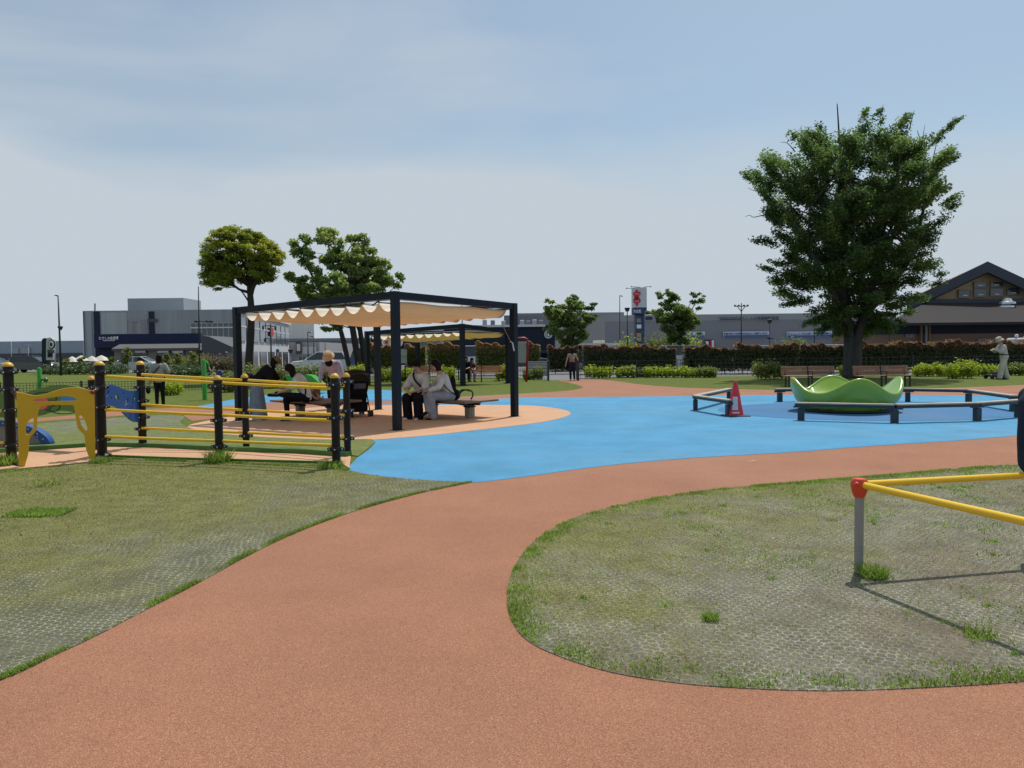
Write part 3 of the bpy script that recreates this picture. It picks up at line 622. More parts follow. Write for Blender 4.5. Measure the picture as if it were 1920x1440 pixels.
# ---------------- black posts and yellow rails ----------------
M_BLKP = mat('black pipe post', (.013, .010, .010), rough=.4, var=.2, vs=3, spec=.22)
M_YCAP = mat('yellow dome cap', (.62, .36, .04), rough=.45)
M_YEL = mat('yellow steel pipe', (.82, .51, .012), rough=.38, var=.06, vs=6, coat=.2)
M_CLAMP = mat('cast black clamp', (.010, .010, .011), rough=.4, spec=.35)
M_BOLT = mat('zinc bolt', (.5, .5, .5), rough=.35, metal=.8)
def rpost(x, yb, xt, yt, r, clamps, label, flange=False):
    g = G(x, yb); tp_ = P(xt, yt, g.y); H = tp_.z
    t = thing('rail_post', label, 'post', g, 0, 'black posts of the balance course')
    b = MB(); b.lathe([(r, 0), (r, H - .07), (r * .98, H - .06)], n=18)
    if flange: b.lathe([(r * 1.75, 0), (r * 1.75, .05), (r * 1.3, .075), (r * 1.02, .08), (r * 1.02, .1)], n=18)
    b.build('shaft', M_BLKP, t, smooth='auto')
    b = MB(); b.lathe([(r * 1.06, H - .062), (r * 1.08, H - .045), (r * .95, H - .03), (r * .55, H - .003), (.004, H + .003)], n=18); b.build('dome_cap', M_YCAP, t, smooth='auto')
    for ypx in clamps:
        z = P(x, ypx, g.y).z
        b = MB(); b.lathe([(r * 1.2, z - .03), (r * 1.28, z - .022), (r * 1.28, z + .022), (r * 1.2, z + .03)], n=18)
        for a in (0, math.pi): b.box((math.cos(a) * r * 1.45, 0, z), (.06, .055, .045), 0, .006)
        b.ball((0, -r * 1.3, z), .017, 8, 6); c_ = b.build('clamp', M_CLAMP, t, smooth='auto')
        for a in (-1, 0, 1): b = MB(); b.ball((a * r * 1.5, -.032 if a else -r * 1.3 - .014, z), .012, 8, 5); b.build('bolt', M_BOLT, c_)
    return t, g
PA, gA = rpost(22, 872, 12, 679, .066, (698, 730, 769, 835, 870), 'tall black post leftmost of the balance course, left of the yellow panel')
PB, gB = rpost(192, 859, 186, 677, .068, (698, 726, 763, 824, 853), 'tall black post with yellow cap between the yellow panel and the front rails', True)
PH, gH = rpost(176, 846, 175, 705, .055, (728,), 'short black post just behind the tall post right of the yellow panel')
PC, gC = rpost(412, 866, 409, 704, .055, (724, 788, 837), 'middle black post of the front yellow rails')
PD, gD = rpost(631, 877, 627, 700, .056, (721, 783, 842), 'black post at the right end of the front yellow rails')
PE, gE = rpost(652, 856, 648, 699, .050, (716, 770, 822), 'black post at the right end of the rear yellow rails')
PF, gF = rpost(268, 840, 263, 677, .062, (696, 726, 751, 782, 804), 'tall black post where the blue panel meets the rear rails')
PG, gG = rpost(462, 842, 459, 701, .052, (774, 817), 'middle black post of the rear yellow rails')
def rail(x0, y0, Y0, x1, y1, Y1, label, r=.021, sec=None):
    a = P(x0, y0, Y0); c = P(x1, y1, Y1); o = V((a.x + c.x) / 2, (a.y + c.y) / 2, 0)
    b = MB(); b.tube([a, a * .66 + c * .34 + V(0, 0, -.003), a * .33 + c * .67 + V(0, 0, -.003), c], r, 12)
    return tag(b.build('handrail', M_YEL, None, world=True, smooth='auto', loc=o), label, 'rail', 'yellow rails of the balance course')
for k, (ya, yb, yc) in enumerate(((705.5, 717.5, 728), (768, 778, 788), (818.5, 826.5, 835))):
    nm = ('top', 'middle', 'bottom')[k]
    rail(198, ya, gB.y - .02, 405, yb, gC.y, nm + ' yellow pipe of the front rails, left section from the tall post')
    rail(418, yb + .4, gC.y, 623, yc, gD.y, nm + ' yellow pipe of the front rails, right section past the middle post')
for k, (ya, yb, yc) in enumerate(((702, 712.5, 723), (758.8, 768.5, 778), (802.5, 811, 819.5))):
    nm = ('top', 'middle', 'bottom')[k]
    rail(266, ya, gF.y - .08, 454, yb, gG.y - .06, nm + ' yellow pipe of the rear rails, left section by the blue panel')
    rail(466, yb + .4, gG.y - .06, 646, yc, gE.y - .05, nm + ' yellow pipe of the rear rails, right section behind the front rails')
rail(-120, 767 + 3, 10.4, 4, 774 - 4, 10.3, 'short stub of yellow pipe at the left edge, above the others')
rail(-120, 826, 10.4, 8, 830, 10.3, 'short stub of yellow pipe at the left edge near the ground')
# ---------------- panels ----------------
M_YPAN = mat('yellow play panel', (.68, .375, .006), rough=.45, var=.06, vs=3)
M_GPAN = mat('green play panel', (.085, .17, .02), rough=.5, var=.08, vs=3)
M_BPAN = mat('blue play panel', (.008, .07, .26), rough=.4, var=.06, vs=3)
M_PINK = mat('pink panel colour', (.62, .12, .10), rough=.5)
M_LBLU = mat('light blue panel colour', (.02, .22, .50), rough=.5)
M_YGRN = mat('yellow panel colour', (.55, .50, .03), rough=.5)
M_DKGR = mat('dark green groove', (.02, .06, .012), rough=.6)
M_REDC = mat('red bolt cap', (.25, .02, .02), rough=.4)
def pixplate(name, loops, z0, scale, p0, p1, thick, mt, parent, off=0.0, smooth=4):
    """loops in zoom px; p0,p1 ground points fixing the vertical plane"""
    a = V(p0.x, p0.y, 0); c = V(p1.x, p1.y, 0); ax = (c - a).normalized(); nrm = ax.cross(V(0, 0, 1)); a = a + nrm * off
    def hit(x, y):
        d = ray(x, y); t_ = (a - CAM).dot(nrm) / d.dot(nrm); q = CAM + d * t_; return ((q - a).dot(ax), q.z)
    res = []
    for lp in loops:
        pts = [V(*hit(z0[0] + x / scale, z0[1] + y / scale), 0) for x, y in lp]
        if smooth: pts = cr(pts, smooth, True)
        res.append([(p.x, p.y) for p in pts])
    return plate(name, res, thick, mt, a, ax, parent, bev=.004)
Z = (0, 700); ZS = 7.2
p0 = G(36, 878); p1 = G(176, 867)
yp = thing('climb_through_panel', 'wavy yellow climb-through panel shaped like two legs between the two tall black posts', 'play panel', (p0 + p1) / 2)
outer = [(228, 300), (240, 264), (300, 266), (370, 284), (450, 300), (530, 300), (620, 280), (750, 237), (880, 203), (1000, 191), (1100, 202), (1200, 228), (1262, 250), (1272, 400), (1278, 700), (1282, 1100), (1278, 1195), (1240, 1205), (1215, 1150), (1165, 1020), (1155, 930), (1143, 840), (1100, 790), (1055, 740), (1035, 650), (1015, 520), (1003, 450), (975, 428), (850, 424), (680, 424), (590, 436), (540, 462), (518, 500), (503, 600), (495, 720), (480, 775), (445, 820), (405, 860), (390, 930), (378, 1080), (345, 1200), (318, 1284), (262, 1270), (256, 1000), (243, 650)]
slot = [(462, 385), (470, 347), (600, 333), (750, 316), (880, 304), (970, 316), (1040, 348), (1000, 372), (880, 376), (680, 380)]
h1 = [(345, 815), (352, 720), (372, 655), (420, 605), (457, 600), (458, 680), (447, 745), (415, 795), (385, 826)]
h2 = [(1066, 585), (1090, 563), (1130, 600), (1155, 650), (1172, 700), (1186, 755), (1160, 778), (1115, 730), (1090, 690), (1078, 640)]
pixplate('panel_board', [outer, slot, h1, h2], Z, ZS, p0, p1, .022, M_YPAN, yp)
for x, y in ((225, 282), (1250, 252)):
    q = P(x / ZS, 700 + y / ZS, p0.y + (p1.y - p0.y) * (x / 1272) - .02); b = MB(); b.ball(q, .03, 10, 8); b.build('bolt_cap', M_REDC, yp, world=True, smooth=True)
    g = gA if x < 500 else gB; b = MB(); b.tube([V(g.x, g.y, q.z + .05), V(q.x, q.y + .02, q.z)], .028, 8); b.build('bracket', M_CLAMP, yp, world=True, smooth=True)
for x, y in ((255, 1262), (1272, 1185)):
    q = P(x / ZS, 700 + y / ZS, p0.y + (p1.y - p0.y) * (x / 1272) - .02); g = gA if x < 500 else gB; b = MB(); b.tube([V(g.x, g.y, q.z + .02), q], .03, 8); b.ball(q, .034, 10, 8); b.build('bracket', M_CLAMP, yp, world=True, smooth=True)
g0 = V(gH.x - 2.6, gH.y + 1.3, 0); g1 = V(gH.x, gH.y, 0)
gpn = thing('activity_panel', 'green wavy activity panel with pink, yellow and blue inserts behind the yellow panel', 'play panel', (g0 + g1) / 2)
go = [(-260, 330), (0, 262), (180, 262), (350, 262), (450, 232), (600, 190), (720, 163), (820, 155), (900, 156), (1000, 172), (1100, 195), (1210, 222), (1230, 300), (1230, 520), (1130, 530), (1000, 516), (850, 502), (760, 510), (650, 535), (560, 565), (400, 585), (200, 590), (0, 590), (-260, 560)]
pixplate('panel_board', [go], Z, ZS, g0, g1, .025, M_GPAN, gpn)
def circ(cx, cy, rx, ry, n=16): return [(cx + rx * math.cos(2 * math.pi * i / n), cy + ry * math.sin(2 * math.pi * i / n)) for i in range(n)]
pixplate('pink_insert', [circ(560, 400, 100, 92)], Z, ZS, g0, g1, .012, M_PINK, gpn, .02, 0)
pixplate('yellow_insert', [circ(150, 430, 90, 110)], Z, ZS, g0, g1, .012, M_YGRN, gpn, .02, 0)
pixplate('blue_insert', [circ(960, 345, 140, 50)], Z, ZS, g0, g1, .012, M_LBLU, gpn, .02, 0)
pixplate('groove', [circ(590, 340, 175, 90, 28), circ(590, 340, 165, 82, 28)], Z, ZS, g0, g1, .008, M_DKGR, gpn, .018, 0)
pixplate('groove', [circ(860, 480, 200, 70, 28), circ(860, 480, 192, 63, 28)], Z, ZS, g0, g1, .008, M_DKGR, gpn, .019, 0)
pixplate('groove', [circ(700, 440, 110, 80, 28), circ(700, 440, 102, 74, 28)], Z, ZS, g0, g1, .008, M_DKGR, gpn, .020, 0)
# blue panel with drop shaped holes
b0 = V(gB.x + .02, gB.y + .05, 0); b1 = V(gF.x - .02, gF.y, 0)
bp_ = thing('rain_panel', 'blue wavy panel with cut-out raindrops beside the rear rails', 'play panel', (b0 + b1) / 2)
Z2 = (0, 520); Z2S = 3.79
bo = [(735, 785), (752, 770), (785, 764), (820, 772), (860, 790), (905, 805), (950, 808), (978, 806), (990, 850), (992, 960), (990, 1020), (955, 1025), (925, 1012), (895, 985), (860, 950), (830, 925), (795, 910), (745, 905), (738, 850)]
def slash(cx, cy, l, a, w_): 
    dx, dy = math.cos(a), math.sin(a); return [(cx - dx * l, cy + dy * l), (cx - dy * w_, cy - dx * w_), (cx + dx * l, cy - dy * l), (cx + dy * w_, cy + dx * w_)]
pixplate('panel_board', [bo] + [slash(q[0], q[1], q[2] * 1.15, q[3], q[4] * 1.6) for q in ((760, 822, 26, 1.25, 4.5), (826, 850, 24, 1.9, 8), (895, 885, 28, 1.2, 6), (785, 862, 9, 1.6, 6), (867, 828, 8, 1.3, 6), (958, 872, 22, 1.8, 8))], Z2, Z2S, b0, b1, .022, M_BPAN, bp_)
# climbing arch at lower left
M_GREYP = mat('grey climbing wall', (.27, .245, .225), rough=.7, var=.1, bump=.2)
c0 = V(-10.8, 12.75, 0); c1 = V(G(106, 832).x, 12.75, 0)
arch = thing('climbing_arch', 'low round climbing wall with blue rim and grey face at the left edge', 'climbing wall', (c0 + c1) / 2)
mid = P(0, 786, 12.75); cxw = mid.x - .15; Rr = c1.x - cxw; zt = mid.z; 
def arcpts(f, n=28): return [((cxw - c0.x) + Rr * f * math.cos(math.pi * i / n), max(.02, (zt - .02) * (f ** .6 if False else (1 - (1 - f) * 1.2)) * math.sin(math.pi * i / n) + .0)) for i in range(n + 1)]
plate('rim', [arcpts(1.0) + arcpts(.86)[::-1]], .14, M_BPAN, c0, V(1, 0, 0), arch, .006)
plate('face', [arcpts(.865) + []], .07, M_GREYP, c0, V(1, 0, 0), arch)
for i in range(1, 12):
    a = math.pi * i / 12; q = V(cxw + Rr * .93 * math.cos(a), 12.675, (zt - .02) * .92 * math.sin(a)); b = MB(); b.ball(q, .016, 8, 6); b.build('bolt', M_BOLT, arch, world=True, smooth=True)
for x, y in ((72, 818), (29, 823)):
    q = P(x, y, 12.7); b = MB(); b.ball(q, (.035, .03, .022), 8, 6); b.build('hand_hold', mat('white hold', (.7, .7, .65)), arch, world=True, smooth=True)
# green posts with knobs behind the panels
M_LGRN = mat('bright green plastic', (.03, .30, .02), rough=.4)
def gpost(xb, yb, xt, yt, wpx, label, extra):
    g = G(xb, yb); H = P(xt, yt, g.y).z; r = wpx / FPX * g.y / 2
    t = thing('play_post', label, 'play post', g); b = MB(); b.lathe([(r, 0), (r, H - .05), (r * .7, H - .01), (.01, H)], n=14); b.build('shaft', M_LGRN, t, smooth='auto'); extra(t, g); return t
def ex1(t, g):
    b = MB(); b.ball(P(85.5, 712.5, g.y - .1), .1, 12, 9); b.build('knob', mat('dark green knob', (.01, .14, .05), rough=.2), t, world=True, smooth=True)
    b = MB(); b.tube([P(78, 712, g.y), P(84, 712, g.y - .1)], .03, 8); b.build('axle', M_CLAMP, t, world=True)
gpost(75, 736, 75.5, 689, 8, 'bright green play post with a round dark knob behind the green panel', ex1)
def ex2(t, g):
    q = [P(x, y, g.y - .05) for x, y in ((386, 676), (391, 682), (392, 690), (393, 692))]
    b = MB(); b.tube(q, .022, 8); b.build('hook', M_LGRN, t, world=True, smooth=True)
    q = cr([P(x, y, g.y - .15) for x, y in ((392, 689), (395, 695), (400, 693), (401, 688), (399, 697), (404, 703), (404, 711), (399, 712), (397, 706))], 4)
    b = MB(); b.tube([tuple(p) for p in q], .02, 7); b.build('spiral', mat('beige spiral', (.5, .38, .25)), t, world=True, smooth=True)
    b = MB(); c_ = P(412, 700, g.y - .15)
    for k in range(6): b.ball(c_ + V(math.cos(k * 1.047) * .07, 0, math.sin(k * 1.047) * .07), .055, 8, 6)
    b.ball(c_, .06, 8, 6); b.build('flower_knob', mat('indigo knob', (.03, .04, .14), rough=.4), t, world=True, smooth=True)
    b = MB(); b.tube([P(412, 706, g.y - .15), P(413, 745, g.y - .1)], .03, 8); b.build('shaft', M_LGRN, t, world=True)
gpost(384, 750, 380, 674, 8, 'bright green play post with a hook, a beige spiral and an indigo flower knob', ex2)
# green low slide seen behind the people
g = G(572, 738); t = thing('toddler_slide', 'low green toddler slide beyond the near shelter', 'slide', g)
pr = [(x, y) for x, y in ((538, 703), (548, 703), (556, 711), (566, 705), (578, 702), (588, 704), (596, 711), (606, 720), (612, 722), (612, 727), (598, 726), (588, 720), (580, 714), (572, 716), (566, 728), (560, 728), (556, 718), (546, 716))]
w3 = [P(x, y, g.y) for x, y in pr]; b = MB(); b.prism([(p.x - g.x, p.z) for p in w3], .7, V(0, 0, 0)); b.build('chute', M_LGRN, t, smooth=False)
b = MB(); 
for xx in (-.6, .1): b.box((xx, 0, .15), (.06, .6, .3), 0, .01)
b.build('support', M_LGRN, t)
# ---------------- ring of perch rails ----------------
M_PERCH = mat('dark blue-green perch steel', (.012, .03, .04), rough=.45, var=.15)
M_PTOP = mat('pale timber perch top', (.36, .31, .24), rough=.6, var=.2, vs=3)
def perch(pxs, label, ztop=.37):
    g = [G(x, y) for x, y in pxs]; c = sum(g, V(0, 0, 0)) / len(g); t = thing('perch_rail', label, 'perch rail', c, 0, 'low perch rails ringing the carousel')
    for i, p in enumerate(g):
        d = (g[min(i + 1, len(g) - 1)] - g[max(i - 1, 0)]); a = math.atan2(d.y, d.x)
        b = MB(); b.box(p + V(0, 0, (ztop - .1) / 2), (.13, .11, ztop - .1), a, .008); b.box(p + V(0, 0, .008), (.17, .15, .012), a); b.box(p + V(0, 0, ztop - .075), (.3, .07, .035), a); b.build('post', M_PERCH, t, world=True)
    off = V(0, 0, 0)
    for i in range(len(g) - 1):
        d = (g[i + 1] - g[i]).normalized(); e0 = .12 if i == 0 else 0; e1 = .12 if i == len(g) - 2 else 0
        b = MB(); b.bar(g[i] - d * e0 + V(0, 0, ztop - .04), g[i + 1] + d * e1 + V(0, 0, ztop - .04), .15, .055); b.build('beam', M_PERCH, t, world=True)
        b = MB(); b.bar(g[i] - d * e0 + V(0, 0, ztop + .004), g[i + 1] + d * e1 + V(0, 0, ztop + .004), .19, .026); b.build('top_board', M_PTOP, t, world=True)
perch([(1367, 753), (1304, 770), (1366, 781)], 'left perch rail bent to a corner behind the traffic cone')
perch([(1502, 789), (1677, 794), (1832, 790), (1909, 783)], 'long near perch rail running in front of the green carousel to the right edge')
perch([(1462, 754), (1583, 752), (1702, 754), (1816, 757), (1899, 772)], 'far perch rail running behind the green carousel')
# ---------------- carousel ----------------
M_TGRN = mat('lime moulded plastic', (.24, .40, .045), rough=.28, var=.05, vs=2, coat=.3)
g = G(1585, 771); ct = thing('carousel_bowl', 'lime green wavy bowl carousel inside the ring of perch rails', 'carousel', g, R(-9))
n = 96; rings = []
def rim(a): return .485 + .34 * (0.5 + .5 * math.cos(4 * a)) ** 1.25
prof = []
for k in range(9):      # outside wall, bottom to rim
    f = k / 8; prof.append(('o', f))
for k in range(7): prof.append(('r', k / 6))
for k in range(9): prof.append(('i', k / 8))
for kind, f in prof:
    ring = []
    for j in range(n):
        a = 2 * math.pi * j / n; zr = rim(a); ro = 1.30 + .02 * math.cos(4 * a)
        if kind == 'o':
            z = .08 + (zr - .04 - .08) * f; r_ = 1.02 + (ro - 1.02) * (1 - (1 - f) ** 2.2); r_ -= .035 * math.exp(-((f - .45 - .2 * math.cos(4 * a)) / .09) ** 2)
        elif kind == 'r':
            th = math.pi * f; r_ = ro - .045 + .045 * math.cos(th); z = zr - .04 + .045 * math.sin(th)
        else:
            r_ = (ro - .09) * (1 - f) + .0 * f; r_ = ro - .09 - (ro - .12) * f; z = .26 + (zr - .3) * max(0, 1 - f * 2.2) ** 1.6
        r_ *= .94; ring.append((r_ * math.cos(a), r_ * math.sin(a), z))
    rings.append(ring)
b = MB(); b.ring_loft(rings); b.build('bowl', M_TGRN, ct, smooth='auto')
b = MB(); b.lathe([(.9, .03), (1.0, .04), (1.0, .075), (.95, .08)], n=48); b.build('base_plate', mat('black base', (.02, .02, .02)), ct)
for a in (-90 + 9 + 11,):
    b = MB(); a = R(a); b.box((1.155 * math.cos(a), 1.155 * math.sin(a), .24), (.28, .05, .06), a + math.pi / 2); b.build('name_plate', mat('grey plate', (.4, .42, .35)), ct)
# ---------------- traffic cone ----------------
M_RED = mat('red cone plastic', (.68, .02, .04), rough=.4); M_PAPER = mat('white notice paper', (.62, .62, .66), rough=.7, var=.1, vs=20)
g = G(1379, 781); k = g.y / FPX; H = (783 - 716) * k
t = thing('traffic_cone', 'red traffic cone with a white paper notice beside the left perch rail', 'traffic cone', g)
b = MB(); b.box((0, 0, .02), (.50, .50, .035), R(8), .012); b.build('base', mat('black rubber base', (.02, .022, .025)), t)
b = MB(); b.lathe([(.175, .036), (.172, .06), (.115, H * .45), (.1, H * .6), (.045, H * .94), (.038, H), (.03, H)], n=24); b.build('cone', M_RED, t, smooth='auto')
b = MB(); nn = 8
for f0, f1, z0, z1 in ((-1.95, -1.15, .16, .45),):
    rings = [[(r_ * math.cos(a), r_ * math.sin(a), z) for a in [f0 - .35 + (f1 - f0) * j / nn for j in range(nn + 1)]] for r_, z in ((.162, z0), (.128, z1))]
    b.ring_loft(rings, cap=False, closed=False)
b.build('paper_notice', M_PAPER, t); 
b = MB()
for z_ in (.2, .24, .28, .32, .36, .4):
    r_ = .164 - (z_ - .16) * .117 + .003; b.ring_loft([[(r_ * math.cos(a), r_ * math.sin(a), z) for a in [-2.2 + .7 * j / 6 for j in range(7)]] for z in (z_, z_ + .008)], cap=False, closed=False)
b.build('printed_line', mat('grey print', (.3, .3, .34)), t)
b = MB(); b.ring_loft([[(r_ * math.cos(a), r_ * math.sin(a), z) for a in [-2.25 + .9 * j / 8 for j in range(9)]] for r_, z in ((.177, .085), (.172, .115))], cap=False, closed=False); b.build('white_marking', M_PAPER, t)
# ---------------- exercise frame at right ----------------
M_GPOST = mat('grey painted post', (.26, .26, .245), rough=.5, var=.12, vs=8); M_ORED = mat('orange red cap', (.62, .055, .015), rough=.38)
M_YEL2 = mat('glossy yellow pipe', (.86, .54, .008), rough=.33, var=.04, coat=.3)
g = G(1610, 1077); zc = P(1609, 908, g.y).z
D1 = (V(3.54, 5.16, 0) - V(g.x, g.y, 0)).normalized(); D2 = (V(2.62, 3.80, 0) - V(g.x, g.y, 0)).normalized()
Ls = 1.9; crn = [V(g.x, g.y, 0), V(g.x, g.y, 0) + D1 * Ls, V(g.x, g.y, 0) + D1 * Ls + D2 * Ls, V(g.x, g.y, 0) + D2 * Ls]
t = thing('exercise_frame', 'low square exercise frame of yellow pipes on grey posts with an orange-red corner cap', 'exercise frame', crn[0])
for i, p in enumerate(crn):
    b = MB(); b.lathe([(.0285, 0), (.0285, zc - .04)], tuple(p), 18); b.build('post', M_GPOST, t, world=True, smooth='auto')
    b = MB(); b.lathe([(.034, zc - .085), (.047, zc - .05), (.055, zc - .01), (.054, zc + .018), (.04, zc + .038), (.006, zc + .044)], tuple(p), 22)
    b.ball(p + V(-.035, -.038, zc + .006), .017, 10, 7); b.build('corner_cap', M_ORED, t, world=True, smooth='auto')
    q = crn[(i + 1) % 4]; d = (q - p).normalized(); b = MB(); b.tube([p + d * .035 + V(0, 0, zc), q - d * .035 + V(0, 0, zc)], .0225, 16); b.build('pipe', M_YEL2, t, world=True, smooth='auto')

# ---------------- people ----------------
M_SKIN = mat('skin', (.46, .27, .19), rough=.55, var=.05); M_HAIR = mat('black hair', (.007, .005, .005), rough=.6, var=.2, vs=30, spec=.15)
def cloth(name, col, **k): return mat(name, col, rough=.95, var=.2, vs=7, bump=.5, bs=18, spec=.12, **k)
def vl(p): return V(*p)
def hand(b, wr, dr, side, sc=1.0):
    """palm with four curled fingers and a thumb; dr = direction the fingers point"""
    d = Vector(dr).normalized(); s_ = d.cross(V(0, 0, 1)); s_ = s_.normalized() if s_.length > .1 else V(1, 0, 0); u = s_.cross(d).normalized()
    pc = wr + d * .045 * sc; b.cap(wr, .020 * sc, wr + d * .05 * sc, .026 * sc, 10); b.cap(pc + s_ * .018, .019 * sc, pc - s_ * .018, .019 * sc, 8)
    for k, (o_, l_) in enumerate(((-.027, .058), (-.009, .068), (.009, .072), (.027, .064))):
        a = wr + d * .075 * sc + s_ * o_ * sc; m_ = a + d * l_ * .5 * sc - u * .008; e = m_ + d * l_ * .35 * sc - u * .022 * sc
        b.cap(a, .0095, m_, .009, 6); b.cap(m_, .009, e, .0085, 6)
    a = wr + d * .03 * sc + s_ * .03 * side; m_ = a + d * .03 + s_ * .022 * side - u * .01; b.cap(a, .012, m_, .011, 6); b.cap(m_, .011, m_ + d * .025 - u * .008, .010, 6)
def torso(b, P_, W_, C_, N_, wd, grow=0.0, hipw=.155, n=16):
    pts = [(P_ + (P_ - W_).normalized() * .08, .10, .08), (P_, hipw, .115), (P_ * .5 + W_ * .5, hipw * .93, .105), (W_, .125, .095), (W_ * .45 + C_ * .55, .145, .105), (C_, wd * .93, .115), (C_ * .45 + N_ * .55, wd * .80, .095), (N_ * .92 + C_ * .08, .075, .06)]
    rings = []
    for i, (c, a, d_) in enumerate(pts):
        t = (pts[min(i + 1, len(pts) - 1)][0] - pts[max(i - 1, 0)][0]).normalized(); sd_ = V(0, 1, 0); f = sd_.cross(t).normalized()
        rings.append([c + sd_ * (a + grow) * math.cos(q) + f * (d_ + grow) * math.sin(q) for q in [2 * math.pi * j / n for j in range(n)]])
    b.ring_loft(rings)
def person(label, loc, face, J, wear, sc=1.0, cat='person', name='person', group=None):
    """local x = the way the body faces, y = its left side"""
    t = thing(name, label, cat, loc, R(face), group, sc)
    g = lambda k, d=None: vl(J[k]) if k in J else d
    P_, W_, C_, N_, H = g('P'), g('W'), g('C'), g('N'), g('H'); wd = J.get('wd', .19)
    look = vl(J.get('look', (1, 0, 0))).normalized(); hup = (H - N_).normalized()
    hs = look.cross(hup).normalized(); hf = hup.cross(hs).normalized(); RH = Matrix((hf, -hs, hup)).transposed()   # head frame
    up_dir = (N_ - C_).normalized()
    shL = g('sL', C_ + V(0, wd - .015, 0) + up_dir * .06); shR = g('sR', C_ + V(0, -wd + .015, 0) + up_dir * .06)
    hpL = g('hL', P_ + V(0, .085, 0)); hpR = g('hR', P_ + V(0, -.085, 0))
    eL, eR, wL, wR = g('eL'), g('eR'), g('wL'), g('wR'); kL, kR, aL, aR = g('kL'), g('kR'), g('aL'), g('aR')
    tL = vl(J.get('tL', (1, 0, -.12))).normalized(); tR = vl(J.get('tR', (1, 0, -.12))).normalized()
    b = MB(); torso(b, P_, W_, C_, N_, wd)
    b.cap(N_ - up_dir * .03, .058, H - hup * .08, .05)
    b.ball(H + RH @ V(.0, 0, .02), (.092, .075, .105), 16, 12, RH); b.ball(H + RH @ V(.028, 0, -.055), (.062, .056, .062), 12, 9, RH)
    b.cap(H + RH @ V(.09, 0, .01), .010, H + RH @ V(.108, 0, -.022), .014, 8); b.cap(H + RH @ V(.083, -.016, -.062), .011, H + RH @ V(.083, .016, -.062), .011, 6)
    for s_ in (-1, 1): b.ball(H + RH @ V(.0, s_ * .076, -.005), (.02, .011, .03), 8, 6, RH)
    for s_, sh, e, w_ in ((1, shL, eL, wL), (-1, shR, eR, wR)):
        b.cap(sh, .056, e, .041); b.cap(e, .041, w_, .027); hd = vl(J['dL' if s_ > 0 else 'dR']) if ('dL' if s_ > 0 else 'dR') in J else (w_ - e); hand(b, w_, hd, 1 if s_ > 0 else -1)
    for hp, k, a, tt in ((hpL, kL, aL, tL), (hpR, kR, aR, tR)):
        b.cap(hp, .088, k, .056); b.cap(k, .056, a, .038); b.cap(a, .038, a + tt * .13 + V(0, 0, -.045), .03)
    b.build('body', M_SKIN, t, remesh=.0125)
    for s_ in (-1, 1):
        e_ = MB(); e_.ball(H + RH @ V(.083, s_ * .031, .012), (.009, .013, .009), 8, 6, RH); e_.build('eye', mat('eye dark', (.02, .015, .012), rough=.2), t, smooth=True)
    for nm, mt, kind, pr in wear:
        b = MB()
        if kind == 'top':
            gr, sl = pr.get('g', .022), pr.get('sleeve', .5); torso(b, P_ * (1 - pr.get('hem', .0)) + W_ * pr.get('hem', .0) + (P_ - W_).normalized() * pr.get('drop', 0), W_, C_, N_ - up_dir * .02, wd, gr)
            for sh, e, w_ in ((shL, eL, wL), (shR, eR, wR)):
                if sl <= 1: b.cap(sh, .062 + gr * .7, sh + (e - sh) * sl, .052 + gr)
                else: b.cap(sh, .062 + gr * .7, e, .05 + gr * .6); b.cap(e, .05 + gr * .6, e + (w_ - e) * (sl - 1), .034 + gr * .6)
            b.build(nm, mt, t, remesh=.016)
        elif kind == 'legs':
            gr, ln, fl = pr.get('g', .02), pr.get('len', 1.0), pr.get('flare', .0)
            b.ball(P_ + V(0, 0, .0), (.125 + gr, .165 + gr, .125), 14, 10)
            for hp, k, a in ((hpL, kL, aL), (hpR, kR, aR)):
                b.cap(hp, .095 + gr, k, .062 + gr + fl * .4); b.cap(k, .062 + gr + fl * .4, k + (a - k) * ln, .048 + gr * .6 + fl)
            b.build(nm, mt, t, remesh=.018)
        elif kind == 'skirt':
            n = 24; rings = []
            zt = P_.z + .14; zb = pr.get('zb', .12); cx = W_.x; bx = (aL.x + aR.x) / 2
            for i in range(9):
                f = i / 8; r_ = .13 + (pr.get('r', .26) - .13) * f ** .8; x_ = P_.x * (1 - f) + bx * f
                rings.append([V(x_ + r_ * .85 * math.cos(q) * (1 + .05 * f * math.sin(7 * q)), r_ * math.sin(q) * (1 + .05 * f * math.sin(7 * q + 1)), zt + (zb - zt) * f) for q in [2 * math.pi * j / n for j in range(n)]])
            b.ring_loft(rings); b.build(nm, mt, t, smooth='auto')
        elif kind == 'shoes':
            for a, tt, s_ in ((aL, tL, 'left'), (aR, tR, 'right')):
                b = MB(); hz = V(0, 0, -.035); b.cap(a + hz - tt * .035, .045, a + hz + tt * .08 + V(0, 0, -.008), .043); b.cap(a + hz + tt * .08 + V(0, 0, -.008), .043, a + tt * .155 + V(0, 0, -.055), .036)
                b.build(nm, mt, t, remesh=.012)
        elif kind == 'hair':
            b.ball(H + RH @ V(-.018, 0, .035), (.105, .092, .105), 16, 12, RH); L_ = pr.get('len', .1)
            if L_ > .1:
                b.cap(H + RH @ V(-.05, 0, 0), .085, H + RH @ V(-.06, 0, -.04) - V(0, 0, L_ - .08), pr.get('r', .07))
                for s_ in (-1, 1): b.cap(H + RH @ V(-.01, s_ * .065, .0), .035, H + RH @ V(-.005, s_ * .07, -.03) - V(0, 0, L_ * .45), .03)
            if pr.get('bun'): b.ball(H + RH @ V(-.11, 0, pr['bun']), .052, 10, 8)
            if pr.get('tail'): b.cap(H + RH @ V(-.1, 0, .02), .04, H + RH @ V(-.12, 0, -.16), .03)
            b.build(nm, mt, t, remesh=.014)
        elif kind == 'cap':
            b.ball(H + RH @ V(-.01, 0, .07), (.108, .096, .072), 16, 12, RH)
